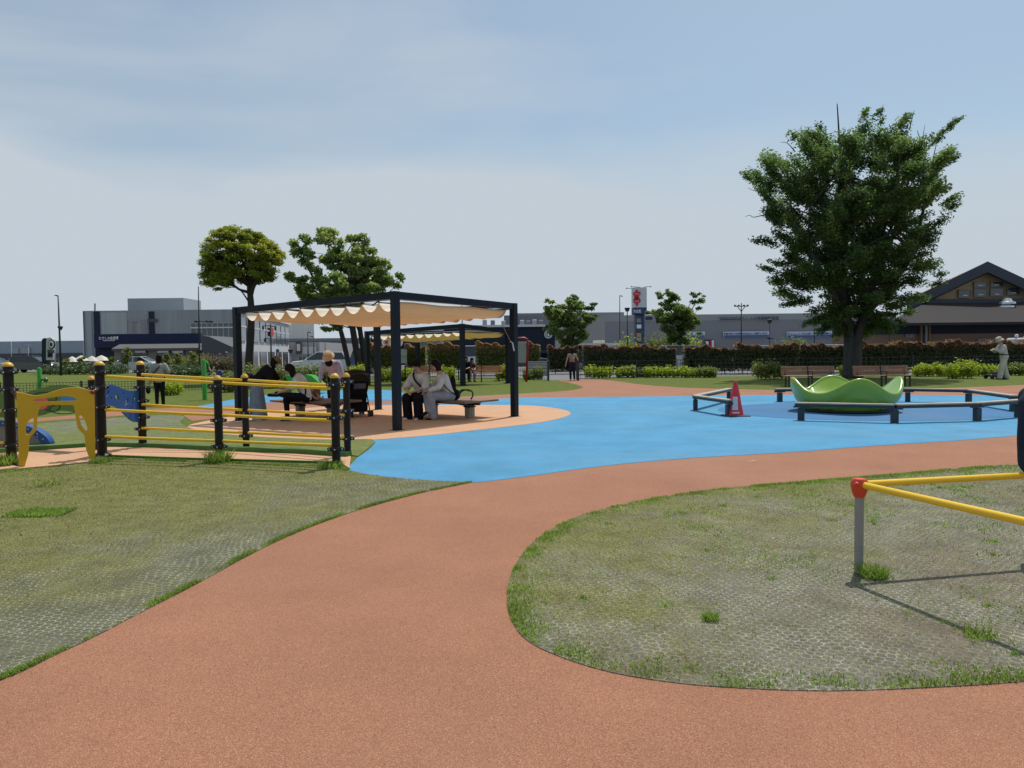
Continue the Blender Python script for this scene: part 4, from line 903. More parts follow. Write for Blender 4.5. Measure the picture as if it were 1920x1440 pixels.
            rings = [[H + RH @ V(.06 + x_, y_, .055 + dz - abs(y_) * .15) for x_, y_ in ((0, -.078), (.055, -.07), (.095, -.035), (.105, 0), (.095, .035), (.055, .07), (0, .078))] for dz in (0, .012)]
            b.ring_loft(rings); b.build(nm, mt, t, smooth='auto')
        elif kind == 'bucket':
            b.ring_loft([[H + RH @ V(r_ * 1.06 * math.cos(q) - .005, r_ * math.sin(q), z) for q in [2 * math.pi * j / 24 for j in range(24)]] for r_, z in ((.165, .005), (.15, .02), (.115, .065), (.112, .10), (.1, .15), (.05, .172), (.003, .175))])
            b.build(nm, mt, t, smooth='auto')
        elif kind == 'strap':
            b.tube([tuple(p) for p in cr([vl(q) for q in pr['pts']], 5)], pr.get('r', .016), 8); b.build(nm, mt, t, smooth=True)
        elif kind == 'bag':
            b.ball(vl(pr['c']), pr['r'], 14, 10); 
            if 'h' in pr: b.tube([tuple(p) for p in cr([vl(q) for q in pr['h']], 6)], pr.get('hr', .012), 7)
            b.build(nm, mt, t, remesh=.014)
    return t
W_WHITE = cloth('off white cotton', (.56, .55, .53)); W_BLACK = cloth('black cotton', (.012, .011, .013)); W_GREYT = cloth('grey jersey', (.27, .29, .28)); W_LAV = cloth('lavender shirt', (.36, .33, .44))
W_SKIRT = cloth('grey blue skirt', (.20, .25, .31)); W_GREYP = cloth('pale grey trousers', (.30, .30, .34)); W_WORK = cloth('pale work clothes', (.50, .50, .47)); W_BEIGE = cloth('beige hat cotton', (.50, .36, .22)); W_BROWN = cloth('brown cap cotton', (.19, .115, .07))
W_TAN = cloth('tan cotton', (.3, .24, .2)); W_JEAN = cloth('dark denim', (.018, .028, .05)); W_SHOEW = cloth('white shoe', (.6, .6, .58)); W_STRAW = cloth('straw hat', (.5, .47, .42)); W_SHOEB = cloth('black shoe', (.015, .015, .018))
stand = dict(P=(0, 0, .90), W=(0, 0, 1.04), C=(0, 0, 1.26), N=(.0, 0, 1.42), H=(.02, 0, 1.56), eL=(-.02, .25, 1.08), eR=(-.02, -.25, 1.08), wL=(.06, .27, .86), wR=(.06, -.27, .86), kL=(.02, .09, .49), kR=(.02, -.09, .49), aL=(0, .09, .08), aR=(0, -.09, .08))
# walking away, grey top
g = G(300, 761); J = dict(stand, look=(1, .5, 0), aL=(-.06, .07, .08), aR=(.1, -.07, .08), eR=(-.0, -.3, 1.12), wR=(.12, -.22, 1.02), eL=(-.03, .25, 1.1), wL=(.0, .27, .88))
person('woman in grey top and black trousers walking away across the grass with a dark tote', g, 95, J, [
    ('grey_top', W_GREYT, 'top', dict(g=.035, sleeve=1.6, drop=.06)), ('trousers', W_BLACK, 'legs', dict(g=.01)), ('shoe', W_SHOEB, 'shoes', {}),
    ('hair', M_HAIR, 'hair', dict(len=.28, r=.05, bun=.05)), ('bag_strap', W_BLACK, 'strap', dict(pts=[(.0, -.14, 1.42), (-.15, -.04, 1.25), (-.16, .1, 1.08), (-.05, .22, .95)])),
    ('tote_bag', W_BLACK, 'bag', dict(c=(.02, .36, .52), r=(.16, .05, .13), h=[(-.08, .35, .62), (0, .3, .84), (.08, .35, .62)]))], sc=.92)
# bending, black top and brown cap, long skirt
g = G(484, 789); J = dict(P=(-.02, 0, .90), W=(.06, 0, 1.02), C=(.24, 0, 1.19), N=(.36, 0, 1.33), H=(.45, 0, 1.42), look=(1, 0, -.75), eL=(.42, .24, 1.0), eR=(.40, -.24, 1.0), wL=(.58, .16, .86), wR=(.56, -.18, .84), kL=(.02, .09, .48), kR=(.0, -.09, .48), aL=(.04, .1, .08), aR=(-.04, -.09, .08))
person('woman in black top, brown cap and long grey-blue skirt bending beside the shelter post', g, 2, J, [
    ('black_top', W_BLACK, 'top', dict(g=.045, sleeve=1.05)), ('long_skirt', W_SKIRT, 'skirt', dict(zb=.1, r=.25)), ('shoe', W_SHOEW, 'shoes', {}), ('hair', M_HAIR, 'hair', dict(len=.22)), ('cap', W_BROWN, 'cap', {}),
    ('waist_bag', cloth('navy bag', (.02, .025, .05)), 'bag', dict(c=(-.16, -.02, 1.06), r=(.11, .16, .09)))], sc=.94)
# seated with black bob, crossing one leg, facing left
g = G(541, 791); BZ = .43
J = dict(P=(-.38, 0, .54), W=(-.36, 0, .68), C=(-.27, 0, .90), N=(-.15, 0, 1.05), H=(-.05, 0, 1.16), look=(1, 0, -.8), eL=(-.08, .24, .76), eR=(-.05, -.24, .76), wL=(.14, .12, .68), wR=(.16, -.12, .66), kL=(.02, .20, .60), kR=(.04, -.10, .50), aL=(.26, -.05, .64), aR=(.02, -.10, .07), tL=(.9, -.2, .1))
person('person with black bob, white shirt seated on platform bench tying a shoe', V(g.x, g.y, 0), 196, J, [
    ('white_shirt', W_WHITE, 'top', dict(g=.035, sleeve=.8)), ('shorts', W_BLACK, 'legs', dict(g=.01, len=.9)), ('shoe', W_SHOEB, 'shoes', {}), ('hair', M_HAIR, 'hair', dict(len=.2, r=.075)),
    ('bag_strap', W_BLACK, 'strap', dict(pts=[(-.3, .1, .86), (-.38, .19, .72), (-.35, .2, .58), (-.2, .22, .5)]))])
# bucket hat adult behind the bench
g = G(626, 768); J = dict(P=(-.12, 0, .88), W=(-.06, 0, 1.02), C=(.08, 0, 1.20), N=(.19, 0, 1.33), H=(.28, 0, 1.42), look=(1, 0, -1.0), eL=(.12, .29, .98), eR=(.12, -.29, .98), wL=(.3, .22, .78), wR=(.3, -.24, .78), kL=(0, .1, .48), kR=(0, -.1, .48), aL=(-.04, .1, .08), aR=(-.04, -.1, .08), wd=.215)
person('adult in beige bucket hat and lavender shirt leaning over behind the platform bench', g, -100, J, [
    ('lavender_shirt', W_LAV, 'top', dict(g=.035, sleeve=1.8, drop=.04)), ('trousers', W_BLACK, 'legs', dict(g=.02)), ('shoe', W_SHOEB, 'shoes', {}), ('bucket_hat', W_BEIGE, 'bucket', {}), ('dark_scarf', W_BLACK, 'bag', dict(c=(.27, 0, 1.27), r=(.07, .105, .11)))], sc=1.0)
# toddler on the bench, mostly hidden
gt = V(-4.62, 17.15, .43); J = dict(P=(0, 0, .11), W=(-.02, 0, .19), C=(-.03, 0, .31), N=(-.02, 0, .40), H=(.0, 0, .51), eL=(.05, .17, .26), eR=(.05, -.17, .26), wL=(.2, .12, .18), wR=(.2, -.12, .18), kL=(.2, .09, .12), kR=(.2, -.09, .12), aL=(.42, .1, .07), aR=(.4, -.1, .07), wd=.13, tL=(.3, 0, 1), tR=(.3, 0, 1))
person('small bare-legged toddler in brown on the bench before the bucket hat adult', gt, -30, J, [
    ('brown_shirt', W_BROWN, 'top', dict(g=.012, sleeve=.9)), ('shorts', W_BLACK, 'legs', dict(g=.0, len=.05)), ('hair', M_HAIR, 'hair', {})], sc=.66, cat='child')
# two seated people on the right bench
g = G(776, 787)
J = dict(P=(-.36, 0, .52), W=(-.33, 0, .66), C=(-.27, 0, .91), N=(-.21, 0, 1.08), H=(-.15, .0, 1.22), look=(1, -.75, -.1), eL=(-.12, .26, .74), eR=(-.12, -.26, .74), wL=(.07, .07, .64), wR=(.07, -.08, .62), dL=(.5, -.8, -.2), dR=(.5, .8, -.2), kL=(.06, .16, .50), kR=(.06, -.14, .50), aL=(.02, .16, .08), aR=(.04, -.12, .08))
person('man in a dark cap, loose white T-shirt and black trousers seated on the platform bench', V(g.x, g.y - .05, 0), -118, J, [
    ('white_tshirt', W_WHITE, 'top', dict(g=.045, sleeve=1.0)), ('black_trousers', W_BLACK, 'legs', dict(g=.03, flare=.045)), ('shoe', W_SHOEW, 'shoes', {}), ('hair', M_HAIR, 'hair', {}), ('cap', W_BLACK, 'cap', {}),
    ('crossbody_strap', W_BLACK, 'strap', dict(pts=[(-.24, -.13, 1.11), (-.08, -.04, .97), (-.06, .07, .83), (-.14, .2, .70)], r=.02))])
g = G(812, 786)
J = dict(P=(-.40, 0, .52), W=(-.36, 0, .66), C=(-.26, 0, .91), N=(-.18, 0, 1.07), H=(-.10, 0, 1.22), look=(1, .05, -.12), eL=(-.10, .24, .74), eR=(-.10, -.24, .74), wL=(.12, .1, .66), wR=(.12, -.1, .64), kL=(.06, .10, .56), kR=(.10, -.08, .66), aL=(.0, .12, .08), aR=(.10, .10, .24), tR=(.9, .1, -.35))
person('woman in a white long-sleeved top and pale grey trousers seated with legs crossed', V(g.x, g.y - .2, 0), 200, J, [
    ('white_top', W_WHITE, 'top', dict(g=.03, sleeve=1.75)), ('grey_trousers', W_GREYP, 'legs', dict(g=.03, flare=.02)), ('shoe', W_SHOEB, 'shoes', {}), ('hair', M_HAIR, 'hair', dict(len=.18, r=.06)),
    ('bag_strap', W_BLACK, 'strap', dict(pts=[(-.28, .2, 1.05), (-.2, .22, .85), (-.32, .24, .68), (-.5, .16, .56)], r=.011))])
q = V(g.x + .60, g.y + .0, .43); t = thing('backpack', 'black rounded backpack leaning against the seated woman on the bench', 'backpack', q)
b = MB(); b.ball(V(-.1, 0, .12), (.13, .15, .13), 14, 10); b.ball(V(-.14, 0, .33), (.07, .13, .24), 14, 10); b.build('pack', W_BLACK, t, remesh=.015)
b = MB(); b.tube([tuple(p) for p in cr([V(-.02, -.1, .1), V(.08, -.1, .21), V(.2, -.08, .23), V(.29, -.05, .19), V(.31, -.04, .1), V(.26, -.05, .01)], 5)], .018, 8); b.tube([tuple(p) for p in cr([V(.0, -.1, .19), V(.1, -.12, .24), V(.25, -.1, .2)], 5)], .014, 8); b.build('strap', cloth('grey strap', (.06, .06, .06)), t, smooth=True)
# far bench pair
def benchman(px_, py_, face, label, mats, sc=1.0, **k):
    g = G(px_, py_); J = dict(P=(-.40, 0, .55), W=(-.34, 0, .68), C=(-.18, 0, .90), N=(-.06, 0, 1.05), H=(.03, 0, 1.17), look=(1, 0, -.8), eL=(-.02, .24, .74), eR=(-.02, -.24, .74), wL=(.16, .1, .70), wR=(.16, -.1, .70), kL=(.06, .13, .52), kR=(.06, -.13, .52), aL=(.04, .13, .08), aR=(.0, -.13, .08))
    J.update(k); return person(label, g, face, J, [('top', mats[0], 'top', dict(g=.03, sleeve=1.2)), ('trousers', mats[1], 'legs', dict(g=.02)), ('shoe', W_SHOEB, 'shoes', {}), ('hair', M_HAIR, 'hair', dict(len=.2))], sc=sc)
benchman(874, 717, -90, 'person dressed in black hunched on the left end of the far bench', (W_BLACK, W_BLACK), 1.02)
benchman(885, 716, -60, 'dark haired person in grey trousers beside the person in black on the far bench', (cloth('dark rust', (.07, .03, .03)), W_GREYP), .95)
# walking on the exit path
g = G(1073, 714); J = dict(stand, aL=(-.1, .09, .08), aR=(.12, -.12, .08), eL=(-.05, .26, 1.1), wL=(-.1, .33, .84), eR=(-.02, -.27, 1.1), wR=(.04, -.28, .86), look=(1, .3, 0))
person('woman in tan top and dark trousers walking out of the park with a backpack', g, 90, J, [
    ('tan_top', W_TAN, 'top', dict(g=.01, sleeve=.4)), ('trousers', cloth('dark indigo', (.02, .02, .04)), 'legs', dict(g=.01)), ('shoe', W_SHOEW, 'shoes', {}), ('hair', M_HAIR, 'hair', dict(len=.3, r=.06)), ('waist_bag', W_TAN, 'bag', dict(c=(-.14, 0, 1.1), r=(.08, .13, .14)))])
# gardener
g = G(1881, 711); J = dict(stand, P=(-.02, 0, .92), W=(.0, 0, 1.05), C=(.06, 0, 1.27), N=(.10, 0, 1.43), H=(.16, 0, 1.56), look=(1, 0, -.3), eL=(.18, .24, 1.12), eR=(.22, -.24, 1.14), wL=(.34, .1, 1.22), wR=(.38, -.1, 1.18), kL=(.1, .1, .5), kR=(-.06, -.1, .5), aL=(.16, .1, .08), aR=(-.18, -.1, .08))
person('gardener in pale work clothes and wide hat standing on the lawn with a mower', g, 168, J, [
    ('work_jacket', W_WORK, 'top', dict(g=.045, sleeve=1.9)), ('work_trousers', W_WORK, 'legs', dict(g=.035, flare=.03)), ('shoe', W_SHOEB, 'shoes', {}), ('hair', M_HAIR, 'hair', {}), ('hat', W_STRAW, 'bucket', {}),
    ('belt', W_BLACK, 'strap', dict(pts=[(.15, 0, 1.0), (.1, .13, 1.0), (-.02, .19, 1.0), (-.15, .12, 1.0), (-.18, 0, 1.0), (-.15, -.12, 1.0), (-.02, -.19, 1.0), (.1, -.13, 1.0), (.15, 0, 1.0)], r=.02))], sc=1.13)
t = thing('lawn_mower', 'small dark lawn mower standing at the feet of the gardener', 'lawn mower', V(g.x - .15, g.y + .35, 0))
b = MB(); b.box((0, 0, .17), (.62, .45, .12), 0, .04); b.box((.02, 0, .28), (.26, .24, .14), 0, .04); b.build('deck', mat('mower body', (.04, .035, .035), rough=.4), t)
for x in (-.28, .28):
    for y in (-.24, .24): b = MB(); b.tube([(x, y - .02, .1), (x, y + .02, .1)], .1, 14); b.build('wheel', mat('tyre', (.02, .02, .02)), t)
b = MB(); b.tube([(-.2, -.2, .2), (-.72, -.2, .95), (-.72, .2, .95), (-.2, .2, .2)], .013, 7); b.build('handle', M_CLAMP, t)
# person on the exercise pipe at the right edge
J = dict(P=(.03, 0, .72), W=(.0, 0, .85), C=(.04, 0, 1.08), N=(.14, 0, 1.25), H=(.23, 0, 1.37), eL=(.3, .26, .86), eR=(.3, -.26, .86), wL=(.48, .15, .74), wR=(.48, -.15, .74), kL=(.44, .14, .60), kR=(.44, -.14, .60), aL=(.50, .14, .1), aR=(.5, -.14, .1))
pp_ = G(1921, 1005, 0)
q = P(1921, 899, 5.16); person('person in dark denim sitting on the yellow exercise pipe at the right edge', V(q.x + .125, q.y + .03, 0), 5, J, [
    ('denim_jacket', W_JEAN, 'top', dict(g=.03, sleeve=1.8, drop=.05)), ('jeans', W_JEAN, 'legs', dict(g=.01)), ('shoe', W_SHOEB, 'shoes', {}), ('hair', M_HAIR, 'hair', dict(len=.15))])
# ---------------- stroller ----------------
g = G(668, 781); t = thing('stroller', 'black folding stroller with grey seat pocket parked behind the rail posts', 'stroller', g, R(-62))
M_SB = cloth('stroller black', (.012, .012, .015)); M_SBR = cloth('stroller olive', (.028, .022, .016))
b = MB()
for s_ in (-1, 1):
    b.tube([(-.34, .24 * s_, .1), (.12, .24 * s_, .62), (.42, .22 * s_, 1.0)], .016, 8); b.tube([(.36, .23 * s_, .12), (.06, .24 * s_, .6)], .014, 8)
b.tube([(.42, -.22, 1.0), (.47, 0, 1.03), (.42, .22, 1.0)], .02, 8); b.tube([(-.34, -.24, .12), (-.34, .24, .12)], .012, 7); b.tube([(.36, -.23, .14), (.36, .23, .14)], .012, 7)
b.build('frame', M_CLAMP, t, smooth=True)
b = MB(); b.prism([(-.42, .36), (-.36, .30), (.02, .28), (.14, .34), (.34, .86), (.28, .90), (.06, .5), (-.36, .46)], .42, V(0, 0, 0)); b.build('seat', M_SB, t)
b = MB(); b.ring_loft([[(-.02 + math.cos(a) * r_, y, .72 + math.sin(a) * r_ * 1.0) for a in [R(20) + R(140) * j / 12 for j in range(13)]] + [(-.02 + math.cos(a) * r_ * .93, y, .72 + math.sin(a) * r_ * .93) for a in [R(160) - R(140) * j / 12 for j in range(13)]] for y, r_ in ((-.26, .30), (-.22, .38), (0, .41), (.22, .38), (.26, .30))]); b.build('canopy', M_SBR, t, smooth='auto')
b = MB(); b.prism([(-.26, .14), (.3, .14), (.34, .36), (-.22, .34)], .38, V(0, 0, 0)); b.build('basket', M_SB, t)
b = MB(); b.box((.30, 0, .68), (.02, .36, .3), rot=Matrix.Rotation(R(22), 3, 'Y')); b.build('back_panel', M_SB, t); b = MB(); b.box((.345, 0, .74), (.012, .28, .13), rot=Matrix.Rotation(R(22), 3, 'Y')); b.build('pocket', cloth('stroller pocket grey', (.12, .12, .15)), t)
for x in (-.36, .36):
    for s_ in (-1, 1):
        for d_ in (-.035, .035):
            y = .24 * s_ + d_; b = MB(); b.tube([(x, y - .012, .085), (x, y + .012, .085)], .085, 18); w_ = b.build('wheel', mat('tyre', (.02, .02, .02)), t); b = MB(); b.tube([(x, y - .015, .085), (x, y + .015, .085)], .045, 12); b.build('rim', mat('wheel hub grey', (.2, .2, .2)), w_)
t = thing('shopping_bag', 'brown bag on the platform bench next to the white-shirted person', 'bag', V(-4.62, 17.45, .43))
b = MB(); b.box((0, 0, .16), (.24, .16, .32), 0, .02); b.build('bag_body', mat('brown bag', (.2, .12, .09), rough=.8), t); b = MB(); b.tube([(-.05, 0, .32), (-.04, 0, .4), (.04, 0, .4), (.05, 0, .32)], .008, 6); b.build('handle', W_BROWN, t)

# ---------------- far buildings ----------------
def bmat(n, c, **k): return mat(n, c, rough=.75, **{**dict(var=.06, vs=.15), **k})
M_SIDE1 = bmat('weathered grey cladding', (.28, .30, .31), stretch=(1.4, 1, .05), var=.16, vs=1.0)
M_PALEB = bmat('pale blue grey cladding', (.30, .34, .37)); M_FARB = bmat('hazed far blue cladding', (.27, .32, .37)); M_WHT = bmat('white render', (.55, .56, .57)); M_NAVB = bmat('navy sign cladding', (.006, .012, .06)); M_NAVB2 = bmat('dark navy cladding', (.006, .014, .035))  # far blue has the bluish haze of distance mixed into its colour
M_GREY = bmat('hazed mid grey cladding', (.225, .23, .25)); M_GREY2 = bmat('light grey fascia', (.30, .31, .32)); M_DGREY = bmat('charcoal cladding', (.07, .075, .085)); M_TANW = bmat('tan render', (.20, .185, .15)); M_BROWN = bmat('brown boarding', (.21, .135, .095), stretch=(1, 1, 6), vs=1); M_OCHRE = bmat('ochre gable boarding', (.36, .26, .15))  # mid grey is made paler and bluer to stand for air haze
M_ROOFG = bmat('grey metal roof', (.085, .078, .078), stretch=(1, 6, 6), vs=.8); M_ROOFN = bmat('dark tile roof', (.055, .065, .085), rough=.8) if False else mat('dark tile roof', (.05, .06, .08), rough=.8, var=.15, vs=1)
M_GLS = glassy('window glass', (.05, .07, .08)); M_GLD = glassy('dark glass', (.015, .02, .022)); M_TXW = mat('white lettering', (.75, .75, .75), rough=.6); M_TXN = mat('navy lettering', (.02, .025, .06), rough=.6); M_TXR = mat('red lettering', (.5, .02, .03), rough=.6); M_FRW = mat('white window frame', (.6, .6, .6), rough=.5); M_MAR = bmat('maroon fascia', (.10, .03, .03)); M_POLE = mat('dark lamp steel', (.02, .028, .03), rough=.5); M_POLEG = mat('pale grey lamp steel', (.4, .42, .43), rough=.5)
def bld(label, x0, y0, x1, yb, Y, D, mt, name='building', cat='building', roofm=None, wall='wall'):
    a = P(x0, y0, Y); c = P(x1, yb, Y); o = V((a.x + c.x) / 2, Y, 0); t = thing(name, label, cat, o); H = max(a.z, .5)
    b = MB(); b.box((0, D / 2, H / 2), (c.x - a.x, D, H)); b.build(wall, mt, t); return t
def rect(t, name, mt, x0, y0, x1, y1, Y, proud=.06, th=.08, parent=None):
    a = P(x0, y0, Y); c = P(x1, y1, Y); b = MB(); b.box(((a.x + c.x) / 2, Y - proud, (a.z + c.z) / 2), (abs(c.x - a.x), th, abs(a.z - c.z))); return b.build(name, mt, parent or t, world=True)
def window(t, x0, y0, x1, y1, Y, nx=1, ny=1, proud=.05, gm=None, fm=None, fw=.6, name='window'):
    w_ = rect(t, name, gm or M_GLD, x0, y0, x1, y1, Y, proud)
    a = P(x0, y0, Y); c = P(x1, y1, Y); b = MB(); k = fw * Y / FPX
    for i in range(nx + 1): xx = a.x + (c.x - a.x) * i / nx; b.box((xx, Y - proud - .06, (a.z + c.z) / 2), (k, .06, a.z - c.z + k))
    for j in range(ny + 1): zz = c.z + (a.z - c.z) * j / ny; b.box(((a.x + c.x) / 2, Y - proud - .064, zz), (c.x - a.x, .06, k))
    b.build('frame', fm or M_FRW, w_, world=True); return w_
# 1 far pale blue building at left edge
t = bld('long low pale blue-grey building on the far left skyline', -420, 645, 158, 688, 190, 40, M_FARB)
rect(t, 'lower_band', M_DGREY, -420, 668, 156, 686, 190, .2)
for x in range(-10, 120, 13): rect(t, 'window', M_GLS, x, 671, x + 10, 677, 190, .4)
for x in (18, 40): rect(t, 'cladding_panel', M_PALEB, x, 652, x + 18, 664, 190, .2)
# 2 large grey building with the stained wall
Y2 = 120
t = bld('big weathered grey building with dark stripes behind the navy cafe sign', 155, 583, 452, 692, Y2, 45, M_SIDE1)
b = MB(); a = P(249, 561, Y2 + 25); c = P(353, 584, Y2 + 25); b.box(((a.x + c.x) / 2, Y2 + 27, (a.z + c.z) / 2 - 1), (c.x - a.x, 8, a.z - c.z + 2)); b.build('penthouse', M_PALEB, t, world=True)
rect(t, 'corner_strip', M_DGREY, 156, 584, 161, 690, Y2, .05); rect(t, 'pale_panel', M_PALEB, 162, 585, 175, 690, Y2, .06)
rect(t, 'dark_stripe', M_NAVB2, 176, 584, 189, 640, Y2, .12); rect(t, 'dark_stripe', M_NAVB2, 279, 584, 291, 632, Y2, .12)
M_STAIN = mat('soot stain on cladding', (.23, .235, .24), rough=.8, var=.35, vs=.5, stretch=(1.5, 1, .15))
rect(t, 'stained_panel', M_STAIN, 240, 600, 278, 630, Y2, .05); rect(t, 'pale_panel', bmat('pale cladding', (.36, .385, .39), stretch=(1.2, 1, .05), var=.12, vs=1), 190, 586, 239, 626, Y2, .05); rect(t, 'vent_row', M_GREY2, 246, 600, 263, 602.5, Y2, .12); rect(t, 'vent_row', M_DGREY, 278, 598, 296, 604, Y2, .2)
window(t, 358, 606, 440, 648, Y2, 8, 1, gm=M_GLS); rect(t, 'transom', M_FRW, 358, 613.5, 440, 615, Y2, .25); b = MB(); b.tube([P(178, 584, Y2 + 1), P(178, 569, Y2 + 1)], .12, 6); b.build('aerial', M_GREY, t, world=True)
# 3 cafe with navy sign
Y3 = 84
t = bld('cafe with a tan wall, low grey roof and long navy sign board', 178, 680, 374, 700, Y3 + 5, 6, M_NAVB, roofm=None)
b = MB(); a = P(178, 627, Y3 + 6); c = P(378, 650, Y3 + 6); b.box(((a.x + c.x) / 2, Y3 + 6, (a.z + c.z) / 2), (c.x - a.x, .5, a.z - c.z)); b.build('sign_board', M_NAVB, t, world=True)
b = MB(); a = P(178, 640, Y3 + 6.3); c = P(216, 700, Y3 + 6.3); b.box(((a.x + c.x) / 2, Y3 + 6.8, a.z / 2), (c.x - a.x, 1, a.z)); b.build('navy_wall', M_NAVB2, t, world=True)
textmesh('むさしの森珈琲', M_TXW, t, 186, 631, 222, 637.5, Y3 + 5.6, bold=.01); rect(t, 'lettering', M_TXW, 194, 638.4, 216, 639.2, Y3 + 5.7, .05)
b = MB(); a = P(214, 655, Y3); c = P(369, 700, Y3); b.box(((a.x + c.x) / 2, Y3 + 2.5, a.z / 2), (c.x - a.x, 5, a.z)); b.build('wall', M_TANW, t, world=True)
b = MB(); e = P(209, 654, Y3 - .6); e2 = P(373, 652, Y3 - .6); r_ = P(224, 645.5, Y3 + 3); r2 = P(380, 644, Y3 + 3)
b.add([e, e2, r2, r_, e + V(0, 6.6, -.05), e2 + V(0, 6.6, -.05), e - V(0, 0, .25), e2 - V(0, 0, .25), e + V(0, 6.6, -.3), e2 + V(0, 6.6, -.3)], [(0, 1, 2, 3), (3, 2, 5, 4), (0, 3, 4, 8, 6), (1, 7, 9, 5, 2), (6, 7, 1, 0), (6, 8, 9, 7), (8, 4, 5, 9)]); b.build('roof', M_ROOFG, t, world=True)
for x0, x1 in ((229, 250), (254, 277), (296, 320), (324, 347)): w_ = window(t, x0, 656.5, x1, 680, Y3, 2, 1, gm=M_GLD, fm=M_DGREY); rect(t, 'blind', M_FRW, x0 + 1.5, 658, x1 - 1.5, 661, Y3, .3, parent=w_)
# 3b charcoal gabled wing right of it
t = thing('building', 'charcoal gabled annex with a brown timber door right of the cafe', 'building', V(P(408, 690, 80).x, 80, 0))
b = MB(); pts = [P(x, y, 80) for x, y in ((378, 629), (392, 631), (434, 650), (434, 692), (378, 692))]; b.prism([(p.x, p.z if i < 3 else 0) for i, p in enumerate(pts)], 8, V(0, 84, 0)); b.build('wall', M_DGREY, t, world=True)
rect(t, 'door', bmat('timber door', (.16, .09, .05), stretch=(6, 1, 1)), 386, 665, 401, 690, 80, .06); window(t, 402, 665, 414, 690, 80, 2, 1, gm=M_GLD, fm=M_GREY); rect(t, 'wall_lamp', M_FRW, 424, 659, 428, 661, 80, .2)
# 4 white glazed building receding to the right
t = thing('building', 'white two-storey glazed building behind the bent tree trunk', 'building', V(P(500, 690, 70).x, 70, 0))
A = P(440, 583, 62); Bp = P(541, 606, 92); 
def slab(t, name, mt, fx0, fx1, fy0, fy1, off=.0, th=.15, A0=None, A1=None, parent=None):
    """piece of a receding wall between ground points A0 and A1; fx along it, fy = heights in m"""
    d = (A1 - A0); d.z = 0; ax = d.normalized(); nr = V(ax.y, -ax.x, 0); ln_ = d.length; a = V(A0.x, A0.y, 0) + ax * ln_ * fx0 + nr * off; c = V(A0.x, A0.y, 0) + ax * ln_ * fx1 + nr * off
    b = MB(); b.add([a + V(0, 0, fy0), c + V(0, 0, fy0), c + V(0, 0, fy1), a + V(0, 0, fy1)] + [q - nr * th for q in (a + V(0, 0, fy0), c + V(0, 0, fy0), c + V(0, 0, fy1), a + V(0, 0, fy1))], [(0, 1, 2, 3), (7, 6, 5, 4), (0, 4, 5, 1), (1, 5, 6, 2), (2, 6, 7, 3), (3, 7, 4, 0)]); return b.build(name, mt, parent or t, world=True)
HB = A.z; a0 = V(A.x, A.y, 0); a1 = V(Bp.x, Bp.y, 0)
c0_ = a0 * 1.12; c1_ = a1 * 1.10; b = MB(); lo = [a0, a1, c1_, c0_]; b.add(lo + [p + V(0, 0, HB) for p in lo], [(3, 2, 1, 0), (4, 5, 6, 7), (0, 1, 5, 4), (1, 2, 6, 5), (2, 3, 7, 6), (3, 0, 4, 7)]); b.build('wall', M_WHT, t, world=True)
slab(t, 'roof_edge', M_FRW, -.0, 1.01, HB - .05, HB + .3, .3, .5, a0, a1)
for i in range(9):
    f0 = .04 + i * .106; w_ = slab(t, 'window', M_GLS, f0, f0 + .09, 2.7, HB - .4, .08, .1, a0, a1)
    slab(t, 'frame', M_FRW, f0, f0 + .09, 3.9, 4.02, .16, .08, a0, a1, parent=w_)
for i in range(6): f0 = .03 + i * .16; slab(t, 'window', M_GLD, f0, f0 + .12, .1, 1.8, .08, .1, a0, a1)
rect(t, 'end_panel', M_GLS, 523, 612, 540, 655, 91.5, .1)
slab(t, 'shop_logo', M_TXR, .52, .58, 3.4, 4.3, .25, .1, a0, a1)
# 5 low pale building with dark framed sign
t = bld('low pale grey shop with a dark framed sign beside the white glazed building', 541, 642, 600, 692, 100, 30, bmat('pale shop cladding', (.36, .36, .37)))
s_ = rect(t, 'sign_frame', M_DGREY, 556, 641, 567, 663, 100, .3, .3); rect(t, 'sign_face', M_FRW, 558.5, 645, 565, 658, 100, .5, parent=s_)
rect(t, 'fascia', M_GREY2, 541, 663, 560, 664.5, 100, .2); window(t, 560, 668, 582, 688, 100, 3, 1, gm=M_GLS); rect(t, 'white_bay', M_WHT, 567, 650, 594, 664, 100, .15)
# 6 store with large lettering
YA = 135
t = bld('long grey store with large navy Ario lettering and a maroon entrance band', 541, 636, 712, 692, YA, 60, bmat('store cladding', (.30, .30, .31)))
rect(t, 'roof_edge', M_GREY, 541, 635, 712, 638, YA, .3, .6); textmesh('Ario', M_TXN, t, 617, 641, 648, 653, YA - .3, bold=.03); textmesh('book', M_TXR, t, 677, 644, 696, 651.5, YA - .3, bold=.03)
textmesh('ココ', M_TXN, t, 655, 647, 668, 652, YA - .3, bold=.02)
rect(t, 'entrance_band', M_MAR, 604, 657, 660, 664, YA, .4); rect(t, 'entrance', M_BROWN, 606, 664, 658, 684, YA, .2); window(t, 610, 668, 652, 684, YA, 6, 1, gm=M_GLD); rect(t, 'pale_doorway', M_WHT, 660, 666, 680, 686, YA, .2)
